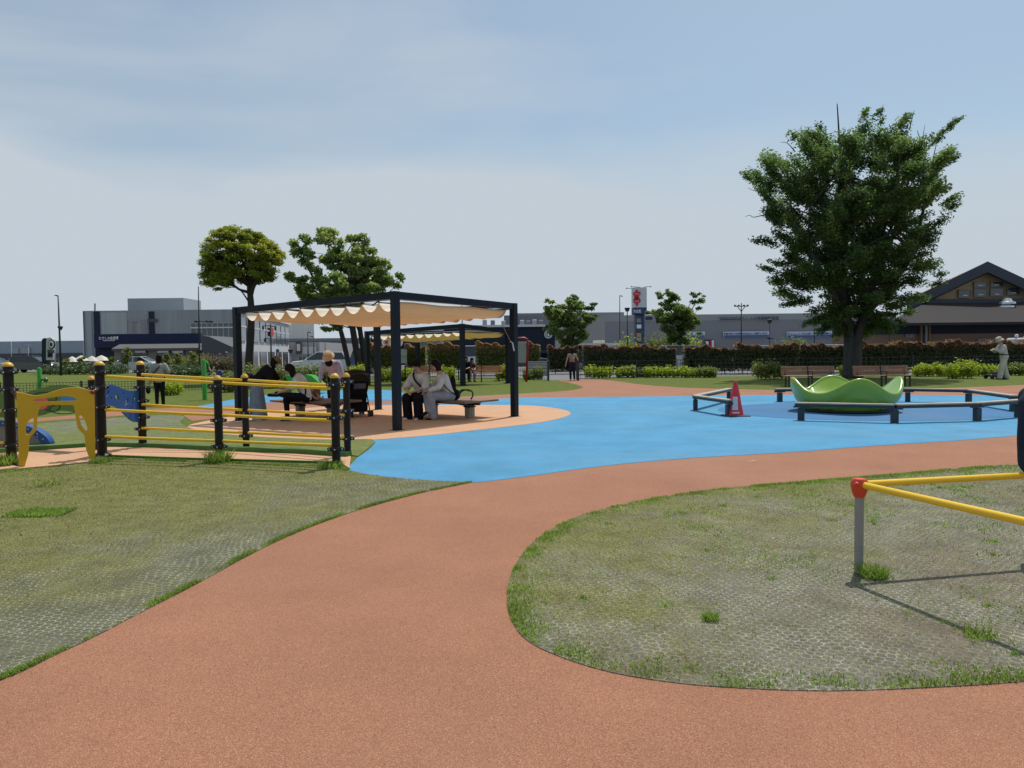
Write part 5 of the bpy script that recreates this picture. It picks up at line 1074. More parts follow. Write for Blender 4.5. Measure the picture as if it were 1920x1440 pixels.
# 7 navy shop with round red-white signs
YH = 95
t = bld('navy shop with two round white and red signs and a blue vertical banner', 695, 627, 780, 690, YH, 25, M_NAVB)
rect(t, 'white_ground_floor', M_WHT, 712, 655, 779, 672, YH, .15); rect(t, 'blue_banner', mat('royal blue banner', (.02, .04, .22)), 703, 632, 711.5, 664, YH, .25)
for cx in (725, 746.5):
    a = P(cx, 642, YH - .3); b = MB(); b.tube([a, a - V(0, .15, 0)], .62, 28); d_ = b.build('round_sign', M_TXW, t, world=True)
    textmesh('本', M_TXR, t, cx - 5, 635.5, cx + 5, 646, YH - .6, bold=.04)
textmesh('よむ', M_TXR, t, 703.5, 645, 711, 650, YH - .5, bold=.02); textmesh('本', M_TXW, t, 703.5, 634.5, 711, 641, YH - .5, bold=.02)
rect(t, 'flag_banner', M_FRW, 730.5, 650, 735, 667, YH, 2.5, .1); rect(t, 'railing', M_GREY2, 694, 661, 728, 662, YH, 2.2)
# 8 white bay, stairs
t = bld('narrow white building with ribbed glass bay between the navy shop and the coffee shop', 778, 618, 836, 688, 98, 20, M_WHT)
window(t, 791, 622, 824, 661, 98, 4, 1, gm=mat('ribbed glass', (.22, .27, .28), rough=.3), fm=M_GREY); rect(t, 'white_base', M_WHT, 784, 664, 834, 680, 98, .3)
t = thing('street_sign', 'small white rectangular board on a post between the two shops', 'sign', G(808, 700) if False else V(P(810, 665, 70).x, 70, 0))
b = MB(); b.tube([V(P(810, 665, 70).x, 70, 0), P(810, 655, 70)], .05, 6); b.build('pole', M_POLE, t, world=True); rect(t, 'board', M_TXW, 802, 651.5, 825, 655.5, 70, 0, .1)
# 9 coffee shop
YS = 78
t = bld('long dark navy coffee shop with white lettering and a round emblem', 832, 612, 1041, 692, YS, 25, M_NAVB2)
rect(t, 'roof_edge', M_FRW, 832, 610.5, 1022, 612.5, YS, .2, .5); rect(t, 'canopy', mat('canopy dark', (.015, .025, .04)), 800, 659, 1041, 661.5, YS, 1.0, 2.0)
textmesh('STARBUCKS COFFEE', M_TXW, t, 832, 649, 895, 655.5, YS - .2, bold=.03)
rect(t, 'window', M_GLD, 845, 663, 862, 678, YS, .1); rect(t, 'window', M_GLD, 866, 663, 900, 678, YS, .1); rect(t, 'window', M_GLD, 905, 663, 960, 678, YS, .1)
a = P(1028, 627, YS - .1); b = MB(); b.tube([a, a - V(0, .12, 0)], .42, 28); e_ = b.build('round_emblem', M_TXW, t, world=True)
b = MB(); a2 = a - V(0, .16, 0)
b.prism([(.30 * math.cos(q), .30 * math.sin(q)) for q in [2 * math.pi * i / 20 for i in range(20)]], .05, a2); b.build('emblem_disc', mat('emblem green', (.01, .06, .05)), e_, world=True)
b = MB(); b.prism([(-.05, .12), (0, .18), (.05, .12), (.05, 0), (.09, -.22), (-.09, -.22), (-.05, 0)], .04, a2 - V(0, .04, 0))
for s_ in (-1, 1): b.prism([(s_ * .12, -.2), (s_ * .24, -.05), (s_ * .2, .16), (s_ * .14, .1), (s_ * .15, -.05)], .04, a2 - V(0, .04, 0))
b.build('emblem_figure', M_TXW, e_, world=True)
b = MB(); a = P(960, 590.5, YS + 14); c = P(1034, 613, YS + 14); b.box(((a.x + c.x) / 2, YS + 18, (a.z + c.z) / 2 - .8), (c.x - a.x + 2, 6, a.z - c.z + 1.6)); b.build('roof_plant_screen', M_GREY, t, world=True)
for i, x in enumerate((905, 920, 940, 962, 975, 986, 998, 1010)):
    b = MB(); a = P(x, 602 + (i % 3), YS + 5); c = P(x + 8, 612, YS + 5); b.box(((a.x + c.x) / 2, YS + 5, (a.z + c.z) / 2), (c.x - a.x, .8, a.z - c.z + .3), 0, .05); b.build('air_conditioner', M_GREY2 if i % 2 else M_WHT, t, world=True)
b = MB(); a = P(760, 588, 100); c = P(960, 612, 100)
# 10 large grey box store at right
YG = 170
t = thing('building', 'very large grey warehouse store with pale banners and dark lettering along its top', 'building', V(P(1350, 690, YG).x, YG, 0))
a = P(1134, 591.5, YG); c = P(1680, 590, YG); H = a.z
zz = P(1134, 603, YG).z; b = MB(); b.box(((a.x + c.x) / 2, YG + 40, zz / 2), (c.x - a.x, 80, zz)); b.build('wall', M_GREY, t, world=True)
b = MB(); zz = P(1134, 603, YG).z; b.box(((a.x + c.x) / 2, YG + 39.98, (H + zz) / 2), (c.x - a.x + .04, 80.04, H - zz)); b.build('fascia', M_GREY2, t, world=True)
q0 = V(a.x, YG, 0); q1 = V(P(1030, 606, YG + 75).x, YG + 75, 0); b = MB(); b.add([q0, q1, q1 + V(0, 0, H), q0 + V(0, 0, H), q0 + V(8, 2, 0), q1 + V(8, 2, 0), q1 + V(8, 2, H), q0 + V(8, 2, H)], [(0, 1, 2, 3), (4, 7, 6, 5), (3, 2, 6, 7), (0, 4, 5, 1), (1, 5, 6, 2), (0, 3, 7, 4)]); b.build('side_wall', bmat('lit grey cladding', (.27, .265, .26)), t, world=True)
b = MB(); e = P(1100, 588.5, YG + 30); e2 = P(1148, 594, YG + 30); b.box(((e.x + e2.x) / 2 - 8, YG + 34, e.z - 1.2), (e2.x - e.x + 22, 10, 3)); b.build('roof_block', M_GREY, t, world=True)
for z_ in (.32, .55): rect(t, 'cladding_joint', bmat('joint grey', (.17, .17, .18)), 1134, 657 - 60 * z_ - 1, 1640, 657 - 60 * z_ + .2 - 3, YG, .12) if False else None
textmesh('あんしんの長期無料保証', M_TXN, t, 1385, 592.8, 1461, 600.4, YG - .8, bold=.015); textmesh('家電製品 取付 配送 修理', M_TXN, t, 1347, 594.5, 1383, 597.5, YG - .8, bold=.02); rect(t, 'lettering', M_TXN, 1349, 598.4, 1384, 599.6, YG, .8)
for x0, x1, tx in ((1355, 1441, '他店で購入の家電でも安心して修理します!'), (1474, 1562, 'あんしんパスポート会員募集'), (1292, 1321, 'サービス')):
    s_ = rect(t, 'banner', mat('pale banner', (.55, .62, .7)), x0, 622, x1, 631.5, YG, .4); textmesh(tx, mat('blue lettering', (.03, .08, .3)), s_, x0 + 2, 623, x1 - 2, 628.2, YG - .7, bold=.03); rect(t, 'banner_stripe', mat('blue lettering', (.03, .08, .3)), x0 + 1, 629.2, x1 - 1, 631, YG, .6, parent=s_)
s_ = rect(t, 'poster_sign', M_TXN, 1320, 637, 1337, 652, YG, .5); rect(t, 'poster', M_TXW, 1322, 640, 1327, 649, YG, .7, parent=s_); rect(t, 'poster', M_TXR, 1329, 638, 1332, 651, YG, .7, parent=s_); rect(t, 'poster', M_TXW, 1333, 638, 1337, 651, YG, .7, parent=s_)
rect(t, 'shop_sign', M_TXN, 1209, 594, 1222, 600, YG, .8)
t = bld('low pale kiosk roof behind the hedge beside the walking woman', 1083, 645, 1168, 664, 72, 10, M_WHT); rect(t, 'roof_edge', M_FRW, 1081, 644, 1170, 647.5, 72, .3, .5); b = MB(); a = P(1116, 638, 74); c = P(1134, 644.5, 74); b.box(((a.x + c.x) / 2, 75, (a.z + c.z) / 2), (c.x - a.x, 2, a.z - c.z)); b.build('roof_box', mat('cream box', (.6, .58, .45)), t, world=True)
# 11 brown building with big gable at right
YB = 62
t = thing('building', 'brown boarded hall with dark gabled roof and gable windows at the right', 'building', V(P(1850, 690, YB).x, YB, 0))
a = P(1560, 628, YB + 3); c = P(2330, 690, YB + 3); eav = P(1700, 606, YB); zE = eav.z
lo = [V(a.x, YB + 3, 0), V(c.x, YB + 3, 0), V(c.x * 1.1, (YB + 3) * 1.1, 0), V(a.x * 1.1, (YB + 3) * 1.1, 0)]; b = MB(); b.add(lo + [p + V(0, 0, zE) for p in lo], [(3, 2, 1, 0), (4, 5, 6, 7), (0, 1, 5, 4), (1, 2, 6, 5), (2, 3, 7, 6), (3, 0, 4, 7)]); b.build('wall', M_BROWN, t, world=True)
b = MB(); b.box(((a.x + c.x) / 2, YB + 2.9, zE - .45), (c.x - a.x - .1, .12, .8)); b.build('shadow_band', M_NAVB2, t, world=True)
rl = P(1660, 606, YB + .4); rr_ = P(2350, 590, YB + .4); rt0 = P(1735, 568, YB + 9); rt1 = P(2350, 552, YB + 9); zE2 = rl.z; zT = rt0.z
b = MB(); b.add([V(rl.x, YB + .4, zE2), V(rr_.x, YB + .4, zE2), V(rr_.x, YB + 9, zT), V(rt0.x, YB + 9, zT), V(rl.x, YB + .4, zE2 - .22), V(rr_.x, YB + .4, zE2 - .22), V(rr_.x, YB + 9, zT - .22), V(rt0.x, YB + 9, zT - .22), ], [(0, 1, 2, 3), (4, 7, 6, 5), (0, 4, 5, 1), (3, 2, 6, 7), (0, 3, 7, 4), (1, 5, 6, 2)]); b.build('lower_roof', mat('brown black roof panels', (.038, .034, .035), rough=.85, spec=.15, var=.2, vs=.8, stretch=(1, 6, 6)), t, world=True)
YF = YB + 8.5; ap = P(1852, 490, YF); lft = P(1700, 563, YF); rgt_x = 2 * ap.x - lft.x
apz = ap.z; lz = lft.z; slope = (apz - lz) / (ap.x - lft.x)
wl = P(1758, 566, YF + 1).x; wr = 2 * ap.x - wl; zb = P(1800, 571, YF + 1).z
b = MB(); pw = [(wl, zb - 2), (wr, zb - 2), (wr, apz - slope * (wr - ap.x) - .7), (ap.x, apz - .7), (wl, apz - slope * (ap.x - wl) - .7)]; b.prism(pw, 3, V(0, YF + 2.7, 0)); b.build('gable_wall', M_OCHRE, t, world=True)
for sgn in (-1, 1):
    b = MB(); x_e = ap.x + sgn * (ap.x - lft.x); thk = 1.0
    q = [V(ap.x, YF, apz), V(x_e, YF, lz), V(x_e, YF, lz - thk), V(ap.x, YF, apz - thk)]; b.add(q + [p + V(ap.x / YF * 16, 16, 0) for p in q], [(0, 1, 2, 3), (7, 6, 5, 4), (0, 4, 5, 1), (1, 5, 6, 2), (2, 6, 7, 3), (3, 7, 4, 0)]); b.build('gable_roof', M_ROOFN, t, world=True)
rect(t, 'ridge_band', M_ROOFN, 1736, 561.5, 2000, 567.5, YF + .6, .1, .4)
YW = YF + 1.2
for x0, y0, x1, y1 in ((1796, 544, 1818, 558), (1825, 542, 1849, 556.5), (1855.5, 541, 1880, 555.5), (1887, 539, 1910, 553), (1825, 529.5, 1849, 539), (1855.5, 528.5, 1880, 538)):
    w_ = window(t, x0, y0, x1, y1, YW, 1, 1, proud=.12, gm=M_GLS, fm=M_TANW, fw=1.6); rect(t, 'lit_lamp', mat('lamp tube glow', (.9, .9, .85)), x0 + 6, y1 - 4, x0 + 15, y1 - 3, YW, .25, .03, parent=w_)
for x, y in ((1889, 565), (1886, 572)):
    b = MB(); b.lathe([(.7, -.15), (.68, .02), (.45, .1), (.3, .34), (.02, .42)], tuple(P(x, y + 2, YB + 7)), 16); b.build('roof_vent', mat('shiny dome', (.6, .62, .63), rough=.2, metal=.6), t, world=True, smooth='auto')
for x0, y0, x1, y1 in ((1698, 619, 1712, 632), (1831, 612, 1863, 622), (1778, 640, 1808, 650), (1832, 636, 1867, 648)): window(t, x0, y0, x1, y1, YB + 3, 2, 1, gm=M_GLD, fm=M_GREY2, fw=1.0)
for x in (1731, 1722, 1737): rect(t, 'down_pipe', M_GREY2 if x == 1731 else M_BROWN, x, 607, x + 3, 650, YB + 3, .3, .2)
# ---------------- umbrellas at the cafe ----------------
for i, (x, y, wd_, lb) in enumerate(((135, 668, 22, 'leftmost white cafe parasol beyond the lawn'), (152, 666, 22, 'second white cafe parasol from the left, cream tinted'), (172, 667, 20, 'third white cafe parasol from the left'), (190, 666, 26, 'rightmost and widest cream cafe parasol by the navy wall'))):
    Yu = 74 + i; a = P(x, y, Yu); t = thing('cafe_parasol', lb, 'parasol', V(a.x, Yu, 0), 0, 'cafe parasols'); r_ = wd_ / FPX * Yu / 2 * 1.3
    b = MB(); b.lathe([(r_, a.z - .55), (r_ * .5, a.z - .22), (.02, a.z)], n=8); b.build('canopy', mat('parasol canvas', (.72, .68, .58), trans=.25), t); b = MB(); b.lathe([(.04, 0), (.04, a.z)], n=6); b.build('pole', M_POLE, t)
# ---------------- street lamps ----------------
def pole(label, xb, yb, xt, yt, Y, wpx, head=None, mt=None, name='street_lamp', cat='street lamp'):
    a = P(xb, yb, Y); c = P(xt, yt, Y); o = V(a.x, Y, 0); t = thing(name, label, cat, o); r = wpx / FPX * Y / 2
    b = MB(); b.tube([o, o * .5 + c * .5, c], [r, r * .8, r * .55], 8); b.build('pole', mt or M_POLE, t, world=True, smooth=True)
    if head: head(t, c, r, Y)
    return t
def lantern(t, c, r, Y):
    k = Y / FPX; b = MB(); b.lathe([(3 * k, -.0), (5 * k, 5.5 * k), (5.6 * k, 6 * k), (5.6 * k, 6.6 * k), (.1 * k, 7.5 * k)], tuple(c), 10); b.build('lantern', M_POLE, t, world=True); b = MB(); b.lathe([(2.4 * k, .5 * k), (4 * k, 5.2 * k)], tuple(c - V(0, .3 * k, 0)), 10); b.build('lamp_glass', M_FRW, t, world=True)
def arm(t, c, r, Y):
    k = Y / FPX; b = MB(); b.tube([c, c + V(-4.5 * k, 0, 1.2 * k)], r * .6, 6); b.box(c + V(-4.2 * k, 0, 1.2 * k), (5 * k, 1.6 * k, 1.3 * k)); b.build('lamp_head', mt_, t, world=True)
mt_ = M_POLE
t = pole('tall dark street lamp with lantern collar and thin mast near the left edge', 114.5, 700, 109, 555, 60, 4.2, arm); k = 60 / FPX; c = P(113, 613, 60); b = MB(); b.lathe([(2.2 * k, -6 * k), (4.6 * k, 0), (5.2 * k, .8 * k), (2 * k, 1.5 * k)], tuple(c), 10); b.build('lantern', M_POLE, t, world=True)
t = pole('tall dark mast with two floodlights in front of the grey building', 374, 690, 372, 537, 62, 3.6); b = MB(); k = 62 / FPX
for x in (368, 389, 396): c = P(x, 603, 61.8); b.box(c, (7 * k, 3 * k, 4 * k), 0, .03)
b.bar(P(366, 602, 62), P(398, 604, 62), .06, .06); b.build('floodlight', M_POLE, t, world=True)
def multi(t, c, r, Y):
    k = Y / FPX; b = MB(); b.bar(c + V(0, 0, -30 * k), c + V(0, 0, -2 * k), .06, .06)
    for dx, dz in ((-14, -4), (9, -5), (-11, -27)): b.bar(c + V(0, 0, dz * k), c + V(dx * k, 0, dz * k), .05, .05); b.ball(c + V(dx * k, 0, (dz - 3.6) * k), (2 * k, 2 * k, 4 * k), 8, 6)
    b.build('lantern_arm', M_POLE, t, world=True)
pole('dark ornate lamp with three lantern arms behind the bending woman', 509, 690, 507, 607, 48, 3.8, multi)
mt_ = M_POLE
pole('left one of two slim curved-head lamps left of the Ario lettering', 578, 690, 577, 624, 95, 2.6, lambda t, c, r, Y: arm(t, c + V(.4, 0, 0), r, Y)); pole('right one of two slim curved-head lamps left of the Ario lettering', 589, 690, 588, 632, 98, 2.4, arm)
pole('thin dark pole before the store lettering', 611, 690, 609, 637, 100, 1.6)
pole('dark lantern lamp showing above the shelter beams', 868, 690, 866, 567.5, 62, 2.6, lantern); pole('slim plain mast left of the tall pylon sign', 1162, 660, 1162, 556, 75, 2.4, lambda t, c, r, Y: arm(t, c + V(.3, 0, 0), r, Y)); pole('dark lantern lamp standing left of the tall pylon sign', 1177, 668, 1176, 584, 58, 3.2, lantern)
def cross4(t, c, r, Y):
    k = Y / FPX; b = MB(); b.bar(c + V(-13 * k, 0, -6 * k), c + V(13 * k, 0, -6 * k), .09, .09); 
    for dx in (-12, -5, 5, 12): b.ball(c + V(dx * k, 0, -5 * k), 2 * k, 8, 6)
    b.bar(c + V(-7 * k, 0, -7 * k), c + V(0, 0, -16 * k), .06, .06); b.bar(c + V(7 * k, 0, -7 * k), c + V(0, 0, -16 * k), .06, .06); b.build('crossarm', M_POLE, t, world=True)
pole('dark pole with a four-lamp crossarm right of the second small tree', 1390, 662, 1390, 568, 75, 3, cross4); t = pole('slim lamp post with a small camera arm before the warehouse', 1443, 665, 1443, 606, 70, 2.0, lantern, mt_); k = .05; b = MB(); b.box(P(1445, 635, 70), (.5, .1, .1)); b.box(P(1440, 634, 70), (.15, .1, .15)); b.build('camera', M_POLE, t, world=True)
pole('dark pole against the warehouse left of the big tree', 1527, 665, 1527, 608, 66, 3); pole('dark pole standing right of the big tree trunk', 1668, 665, 1668, 598, 58, 3, None)
pole('thin pale lamp post leftmost on the far car park', 22, 690, 21, 640, 95, 1.6, None, M_POLEG); pole('pale twin-head lamp post left of the black and white sign', 53, 690, 53, 647, 95, 1.4, lambda t, c, r, Y: (lambda b: (b.bar(c + V(-.22, 0, 0), c + V(.22, 0, 0), .1, .08), b.build('lamp_head', M_POLEG, t, world=True)))(MB()), M_POLEG)
pole('pale small globe lamp beside the white car', 545, 694, 545, 662, 62, 1.5, lantern, M_POLEG)
# ---------------- signs ----------------
t = thing('pylon_sign', 'cafe sign tower with dark rounded twin tops and a white panel', 'sign', V(P(92, 690, 66).x, 66, 0)); Yp = 66
a = P(80, 690, Yp); b = MB()
def topround(x0, x1, yt, yb, Y, n=10):
    p_ = [P(x0, yb, Y), P(x1, yb, Y)]; A_ = P(x0, yt, Y); B_ = P(x1, yt, Y); r_ = (B_.x - A_.x) / 2; cx_ = (A_.x + B_.x) / 2; cz = A_.z - r_
    return [(p_[0].x, 0), (p_[1].x, 0)] + [(cx_ + r_ * math.cos(math.pi * i / n), cz + r_ * math.sin(math.pi * i / n)) for i in range(n + 1)]
b.prism(topround(80, 91, 634, 694, Yp), .5, V(0, Yp + .1, 0)); b.build('dark_column', M_NAVB2, t, world=True)
b = MB(); b.prism(topround(89, 103, 634, 694, Yp), .35, V(0, Yp + .3, 0)); b.build('dark_top', M_NAVB2, t, world=True) if False else None
b = MB(); pz = topround(90, 103, 633, 676, Yp); pz[0] = (pz[0][0], P(90, 675, Yp).z); pz[1] = (pz[1][0], P(103, 675, Yp).z); b.prism(pz, .35, V(0, Yp - .1, 0)); b.build('panel', mat('sign cream', (.5, .5, .46)), t, world=True)
a = P(97, 645.5, Yp - .32); b = MB(); b.prism([(a.x + .30 * math.cos(q), a.z + .42 * math.sin(q)) for q in [2 * math.pi * i / 20 for i in range(20)]], .06, V(0, Yp - .32, 0)); e_ = b.build('oval_emblem', M_NAVB2, t, world=True)
b = MB(); b.prism([(a.x + .22 * math.cos(q), a.z + .32 * math.sin(q)) for q in [2 * math.pi * i / 20 for i in range(20)]], .06, V(0, Yp - .38, 0)); b.build('emblem_ring', M_TXW, e_, world=True); b = MB(); b.prism([(a.x + .1 * math.cos(q), a.z - .02 + .18 * math.sin(q)) for q in [2 * math.pi * i / 12 for i in range(12)]], .06, V(0, Yp - .44, 0)); b.build('emblem_bean', M_NAVB2, e_, world=True)
textmesh('むさしの\n森珈琲', M_NAVB2, t, 89.5, 655, 101.5, 670, Yp - .35, bold=.03)
b = MB(); b.tube([V(P(103, 690, Yp).x, Yp, 0), P(102.5, 650, Yp)], .045, 6); b.build('post', M_POLEG, t, world=True)
t = thing('pylon_sign', 'tall pylon sign with a red star-like emblem on white above a navy column', 'sign', V(P(1201, 690, 88).x, 88, 0)); Yp = 88
M_PYW = mat('pylon white', (.55, .58, .6)); M_PYN = mat('pylon navy', (.02, .05, .14)); M_PYN2 = mat('pylon navy face', (.035, .055, .10))
rz_ = R(0); cxp = P(1198, 600, Yp).x; k = Yp / FPX
def ybox(x0, x1, y0, y1, off, D, name, mt):
    a = P(x0, y0, Yp); c = P(x1, y1, Yp); b = MB(); b.box(((a.x + c.x) / 2, Yp + off, (a.z + c.z) / 2), (c.x - a.x, D, a.z - c.z)); return b.build(name, mt, t, world=True)
ybox(1186, 1210.5, 540, 577, 0, 1.6, 'sign_box', M_PYW); ybox(1186, 1210.5, 577.2, 590, 0, 1.6, 'lower_box', M_PYN)
ybox(1190, 1207, 590.2, 592.2, 0, .6, 'neck', M_POLE)
a = P(1190, 592, Yp); c = P(1207, 690, Yp); b = MB(); b.box(((a.x + c.x) / 2, Yp, a.z / 2), (c.x - a.x, 1.2, a.z)); b.build('column', M_PYN, t, world=True); ybox(1190.5, 1201.5, 593, 650, -.63, .08, 'column_face', M_PYN2)
e0 = P(1193.2, 558.5, Yp - .85); b = MB(); pts = []
for x, y in ((-1.2, 15), (2.2, 15), (2.2, 11.5), (7.5, 11), (7.5, 5.5), (4, 4), (5.5, 0), (7.5, -4), (7.5, -8), (3.2, -10), (2.4, -15), (-.6, -15), (-1.4, -10.5), (-5.5, -8), (-6, -3.5), (-3.5, 1), (-4, 4), (-6.4, 5.5), (-6.4, 9.5), (-1.6, 11)): pts.append((x * k, y * k))
b.prism(pts, .08, e0); em = b.build('red_emblem', M_TXR, t, world=True)
b = MB(); b.prism([(-2.2 * k, -1.5 * k), (-.9 * k, -4 * k), (.3 * k, -1.5 * k), (1.6 * k, -4 * k), (3.4 * k, -1.5 * k), (2.2 * k, 2.5 * k), (-1 * k, 2.5 * k)], .08, e0 + V(0, -.05, 0)); b.build('emblem_detail', mat('deep red', (.16, .01, .02)), em, world=True); b = MB(); b.prism([(-4.5 * k, 8.5 * k), (5.8 * k, 8.5 * k), (5.0 * k, 5.8 * k), (-3.5 * k, 5.8 * k)], .06, e0 + V(0, -.05, 0)); b.prism([(-4 * k, -5 * k), (5.5 * k, -5 * k), (4.6 * k, -8 * k), (-3.2 * k, -8 * k)], .06, e0 + V(0, -.05, 0)); b.build('emblem_lettering', mat('pink red', (.55, .2, .2)), em, world=True)
textmesh('本店街', M_TXW, t, 1188, 580, 1202, 587, Yp - .9, bold=.01)
for x0, y0, x1, y1, m_ in ((1192, 598, 1200, 605, M_GREY), (1192, 609, 1200.5, 616, M_TXW), (1192, 625, 1200.5, 632, mat('orange sign', (.5, .25, .05))), (1192, 634, 1200.5, 639, M_GREY2), (1191.5, 644, 1201, 650, M_TXR)): ybox(x0, x1, y0, y1, -.7, .06, 'tenant_sign', m_)
b = MB()
for x0, y0, x1, y1 in ((1175, 540.5, 1190, 541), (1184, 537.5, 1200, 538.5), (1208, 538, 1220, 537)): b.bar(P(x0, y0, Yp - .6), P(x1, y1, Yp - .6), .05, .05)
for x, y in ((1175, 540.5), (1184, 537.5), (1220, 537.5)): b.ball(P(x, y, Yp - .6), .08, 8, 6)
b.build('floodlight_arm', M_POLE, t, world=True)
# red framed notice board
gN = G(987, 716); Yn = gN.y; t = thing('notice_board', 'grey notice board in a dark red tubular frame right of the near shelter post', 'notice board', V(P(980, 716, Yn).x, Yn, 0)); M_REDF = mat('dark red frame paint', (.28, .012, .025), rough=.4)
b = MB(); q = [P(958, 716, Yn), P(958, 642, Yn), P(960, 636.5, Yn), P(964, 634.5, Yn), P(983, 634, Yn), P(988, 636, Yn), P(989.5, 641, Yn), P(987, 716, Yn)]; q[0].z = 0; q[-1].z = 0; b.tube(q, .06, 10); b.build('frame', M_REDF, t, world=True, smooth=True)
rect(t, 'board', mat('grey notice face', (.27, .31, .30)), 961, 640, 987, 680, Yn, .0, .05)
gN = G(768, 712); Yn = gN.y + 6; t = thing('notice_board', 'pale green-grey park notice on a thin post behind the near shelter post', 'notice board', V(P(758, 712, Yn).x, Yn, 0)); rect(t, 'board', mat('pale notice face', (.33, .37, .33)), 750, 655, 763, 681, Yn, 0, .05); b = MB()
for x in (751, 760.5): q = P(x, 655, Yn); b.tube([V(q.x, Yn + .05, 0), q + V(0, .05, 0)], .035, 6)
b.build('post', M_GREY2, t, world=True); rect(t, 'divider', M_GREY, 750, 667.5, 763, 668.3, Yn, .05)
# round blue road sign
Yr = 60; t = thing('road_sign', 'small round blue sign on a pale post behind the bending woman', 'sign', V(P(522, 690, Yr).x, Yr, 0)); a = P(521, 657.5, Yr); b = MB(); b.tube([V(a.x, Yr, 0), a], .035, 6); b.build('post', M_POLEG, t, world=True); b = MB(); b.tube([a + V(0, -.05, 0), a + V(0, -.09, 0)], .14, 16); b.build('disc', mat('sign blue', (.02, .08, .25)), t, world=True)
# ---------------- vehicles ----------------
M_TYRE = mat('tyre rubber', (.015, .015, .016), rough=.8); M_RIM = mat('wheel alloy', (.35, .36, .37), rough=.3, metal=.7); M_CGL = glassy('car glass', (.02, .025, .03)); M_HL = mat('headlight lens', (.6, .62, .65), rough=.15); M_TL = mat('tail lamp', (.35, .01, .01), rough=.25)
def car(label, loc, face, col, kind='sedan', sc=1.0, name='parked_car'):
    t = thing(name, label, 'van' if kind == 'van' else 'car', loc, R(face), 'vehicles parked beyond the park', sc)
    pm = mat('car paint %.2f %.2f %.2f' % col, col, rough=.25, var=.03, coat=.8)
    if kind == 'sedan': body = [(-2.2, .28), (-2.25, .75), (-2.05, .98), (-1.2, 1.02), (.9, .98), (2.0, .82), (2.25, .6), (2.2, .25)]; gh = [(-1.75, .98), (-1.0, 1.40), (.25, 1.42), (1.15, .96)]; L_ = 1.35
    elif kind == 'suv': body = [(-2.2, .32), (-2.28, .9), (-2.1, 1.08), (-1.2, 1.1), (1.0, 1.06), (2.05, .95), (2.3, .68), (2.25, .3)]; gh = [(-2.05, 1.05), (-1.7, 1.58), (.2, 1.64), (1.25, 1.04)]; L_ = 1.4
    else: body = [(-1.9, .3), (-1.95, 1.0), (-1.9, 1.15), (1.2, 1.15), (1.75, 1.05), (1.9, .6), (1.85, .28)]; gh = [(-1.88, 1.12), (-1.78, 1.85), (.9, 1.88), (1.45, 1.12)]; L_ = 1.2
    b = MB(); n = 7; rings = []
    for f, s_ in ((-1, .90), (-.93, .97), (-.8, 1.0), (.8, 1.0), (.93, .97), (1, .90)): rings.append([V(x * (1 - (1 - s_) * .25), f * .86, .3 + (z - .3) * (1 - (1 - s_) * .6)) for x, z in body])
    b.ring_loft(rings); b.build('body', pm, t, smooth='auto')
    b = MB(); zt = max(z for x, z in gh); rings = []
    for f in (-1, 1): rings.append([V(x, f * (.80 - .2 * (z - 1.0) / .8), z) for x, z in gh])
    b.ring_loft(rings); b.build('glasshouse', M_CGL, t)
    b = MB(); b.box(((gh[1][0] + gh[2][0]) / 2, 0, zt + .01), (gh[2][0] - gh[1][0] + .15, 1.3, .05), 0, .02)
    for x, z in ((gh[1][0], zt), (gh[2][0], zt), (-.35, zt)):
        base = {gh[1][0]: gh[0][0], gh[2][0]: gh[3][0]}.get(x, -.35)
        for s_ in (-1, 1): b.bar((base, s_ * .80, 1.0), (x, s_ * .66, zt), .07, .06)
    b.build('roof', pm, t)
    for x in (-L_, L_):
        for s_ in (-1, 1):
            b = MB(); b.tube([(x, s_ * .62, .33), (x, s_ * .85, .33)], .33, 18); w_ = b.build('wheel', M_TYRE, t); b = MB(); b.tube([(x, s_ * .84, .33), (x, s_ * .875, .33)], .21, 12); b.build('rim', M_RIM, w_)
    for s_ in (-1, 1):
        b = MB(); b.box((body[-2][0] - .12, s_ * .62, .68), (.22, .36, .14), 0, .03); b.build('headlight', M_HL, t); b = MB(); b.box((body[1][0] + .1, s_ * .66, .82), (.2, .26, .14), 0, .03); b.build('tail_lamp', M_TL, t); b = MB(); b.box((gh[3][0] - .25, s_ * .92, 1.05), (.1, .16, .12), 0, .03); b.build('mirror', pm, t)
    return t
def carat(label, xc, ybase, Y, face, col, kind, sc=1.0): q = P(xc, ybase, Y); return car(label, V(q.x, Y, 0), face, col, kind, sc)
carat('white sedan parked in front of the cafe', 249, 700, 68, 184, (.62, .66, .70), 'sedan', 1.0)
carat('dark grey estate car parked left of the cafe sign tower', 64, 690, 74, 4, (.06, .065, .07), 'suv', .98)
carat('silver car parked leftmost at the edge of the picture', -10, 690, 80, 2, (.45, .47, .5), 'sedan', 1.0)
carat('white car partly hidden behind the dark grey estate car', 42, 690, 88, 6, (.6, .62, .64), 'sedan', .9)
carat('dark compact car under the cafe parasols', 148, 690, 84, 8, (.03, .03, .035), 'sedan', .9)
carat('white sport utility car parked between the bending woman and the bucket hat adult', 603, 696, 58, 184, (.60, .64, .68), 'suv', 1.0)
carat('dark blue van parked behind the thick tree trunks', 689, 697, 56, -100, (.015, .03, .10), 'van', 1.0)
carat('white van roof showing over the hedge left of the notice board', 905, 690, 57, 2, (.66, .68, .7), 'van', 1.05)
carat('black van showing above the hedge by the walking woman', 1115, 690, 62, 0, (.02, .02, .025), 'van', 1.05)
carat('dark car with white roof glimpsed through the hedge gap', 1283, 690, 58, 10, (.55, .57, .6), 'van', .98)
carat('silver car roof just over the hedge left of the big tree', 1462, 690, 62, 0, (.5, .52, .55), 'suv', 1.08)
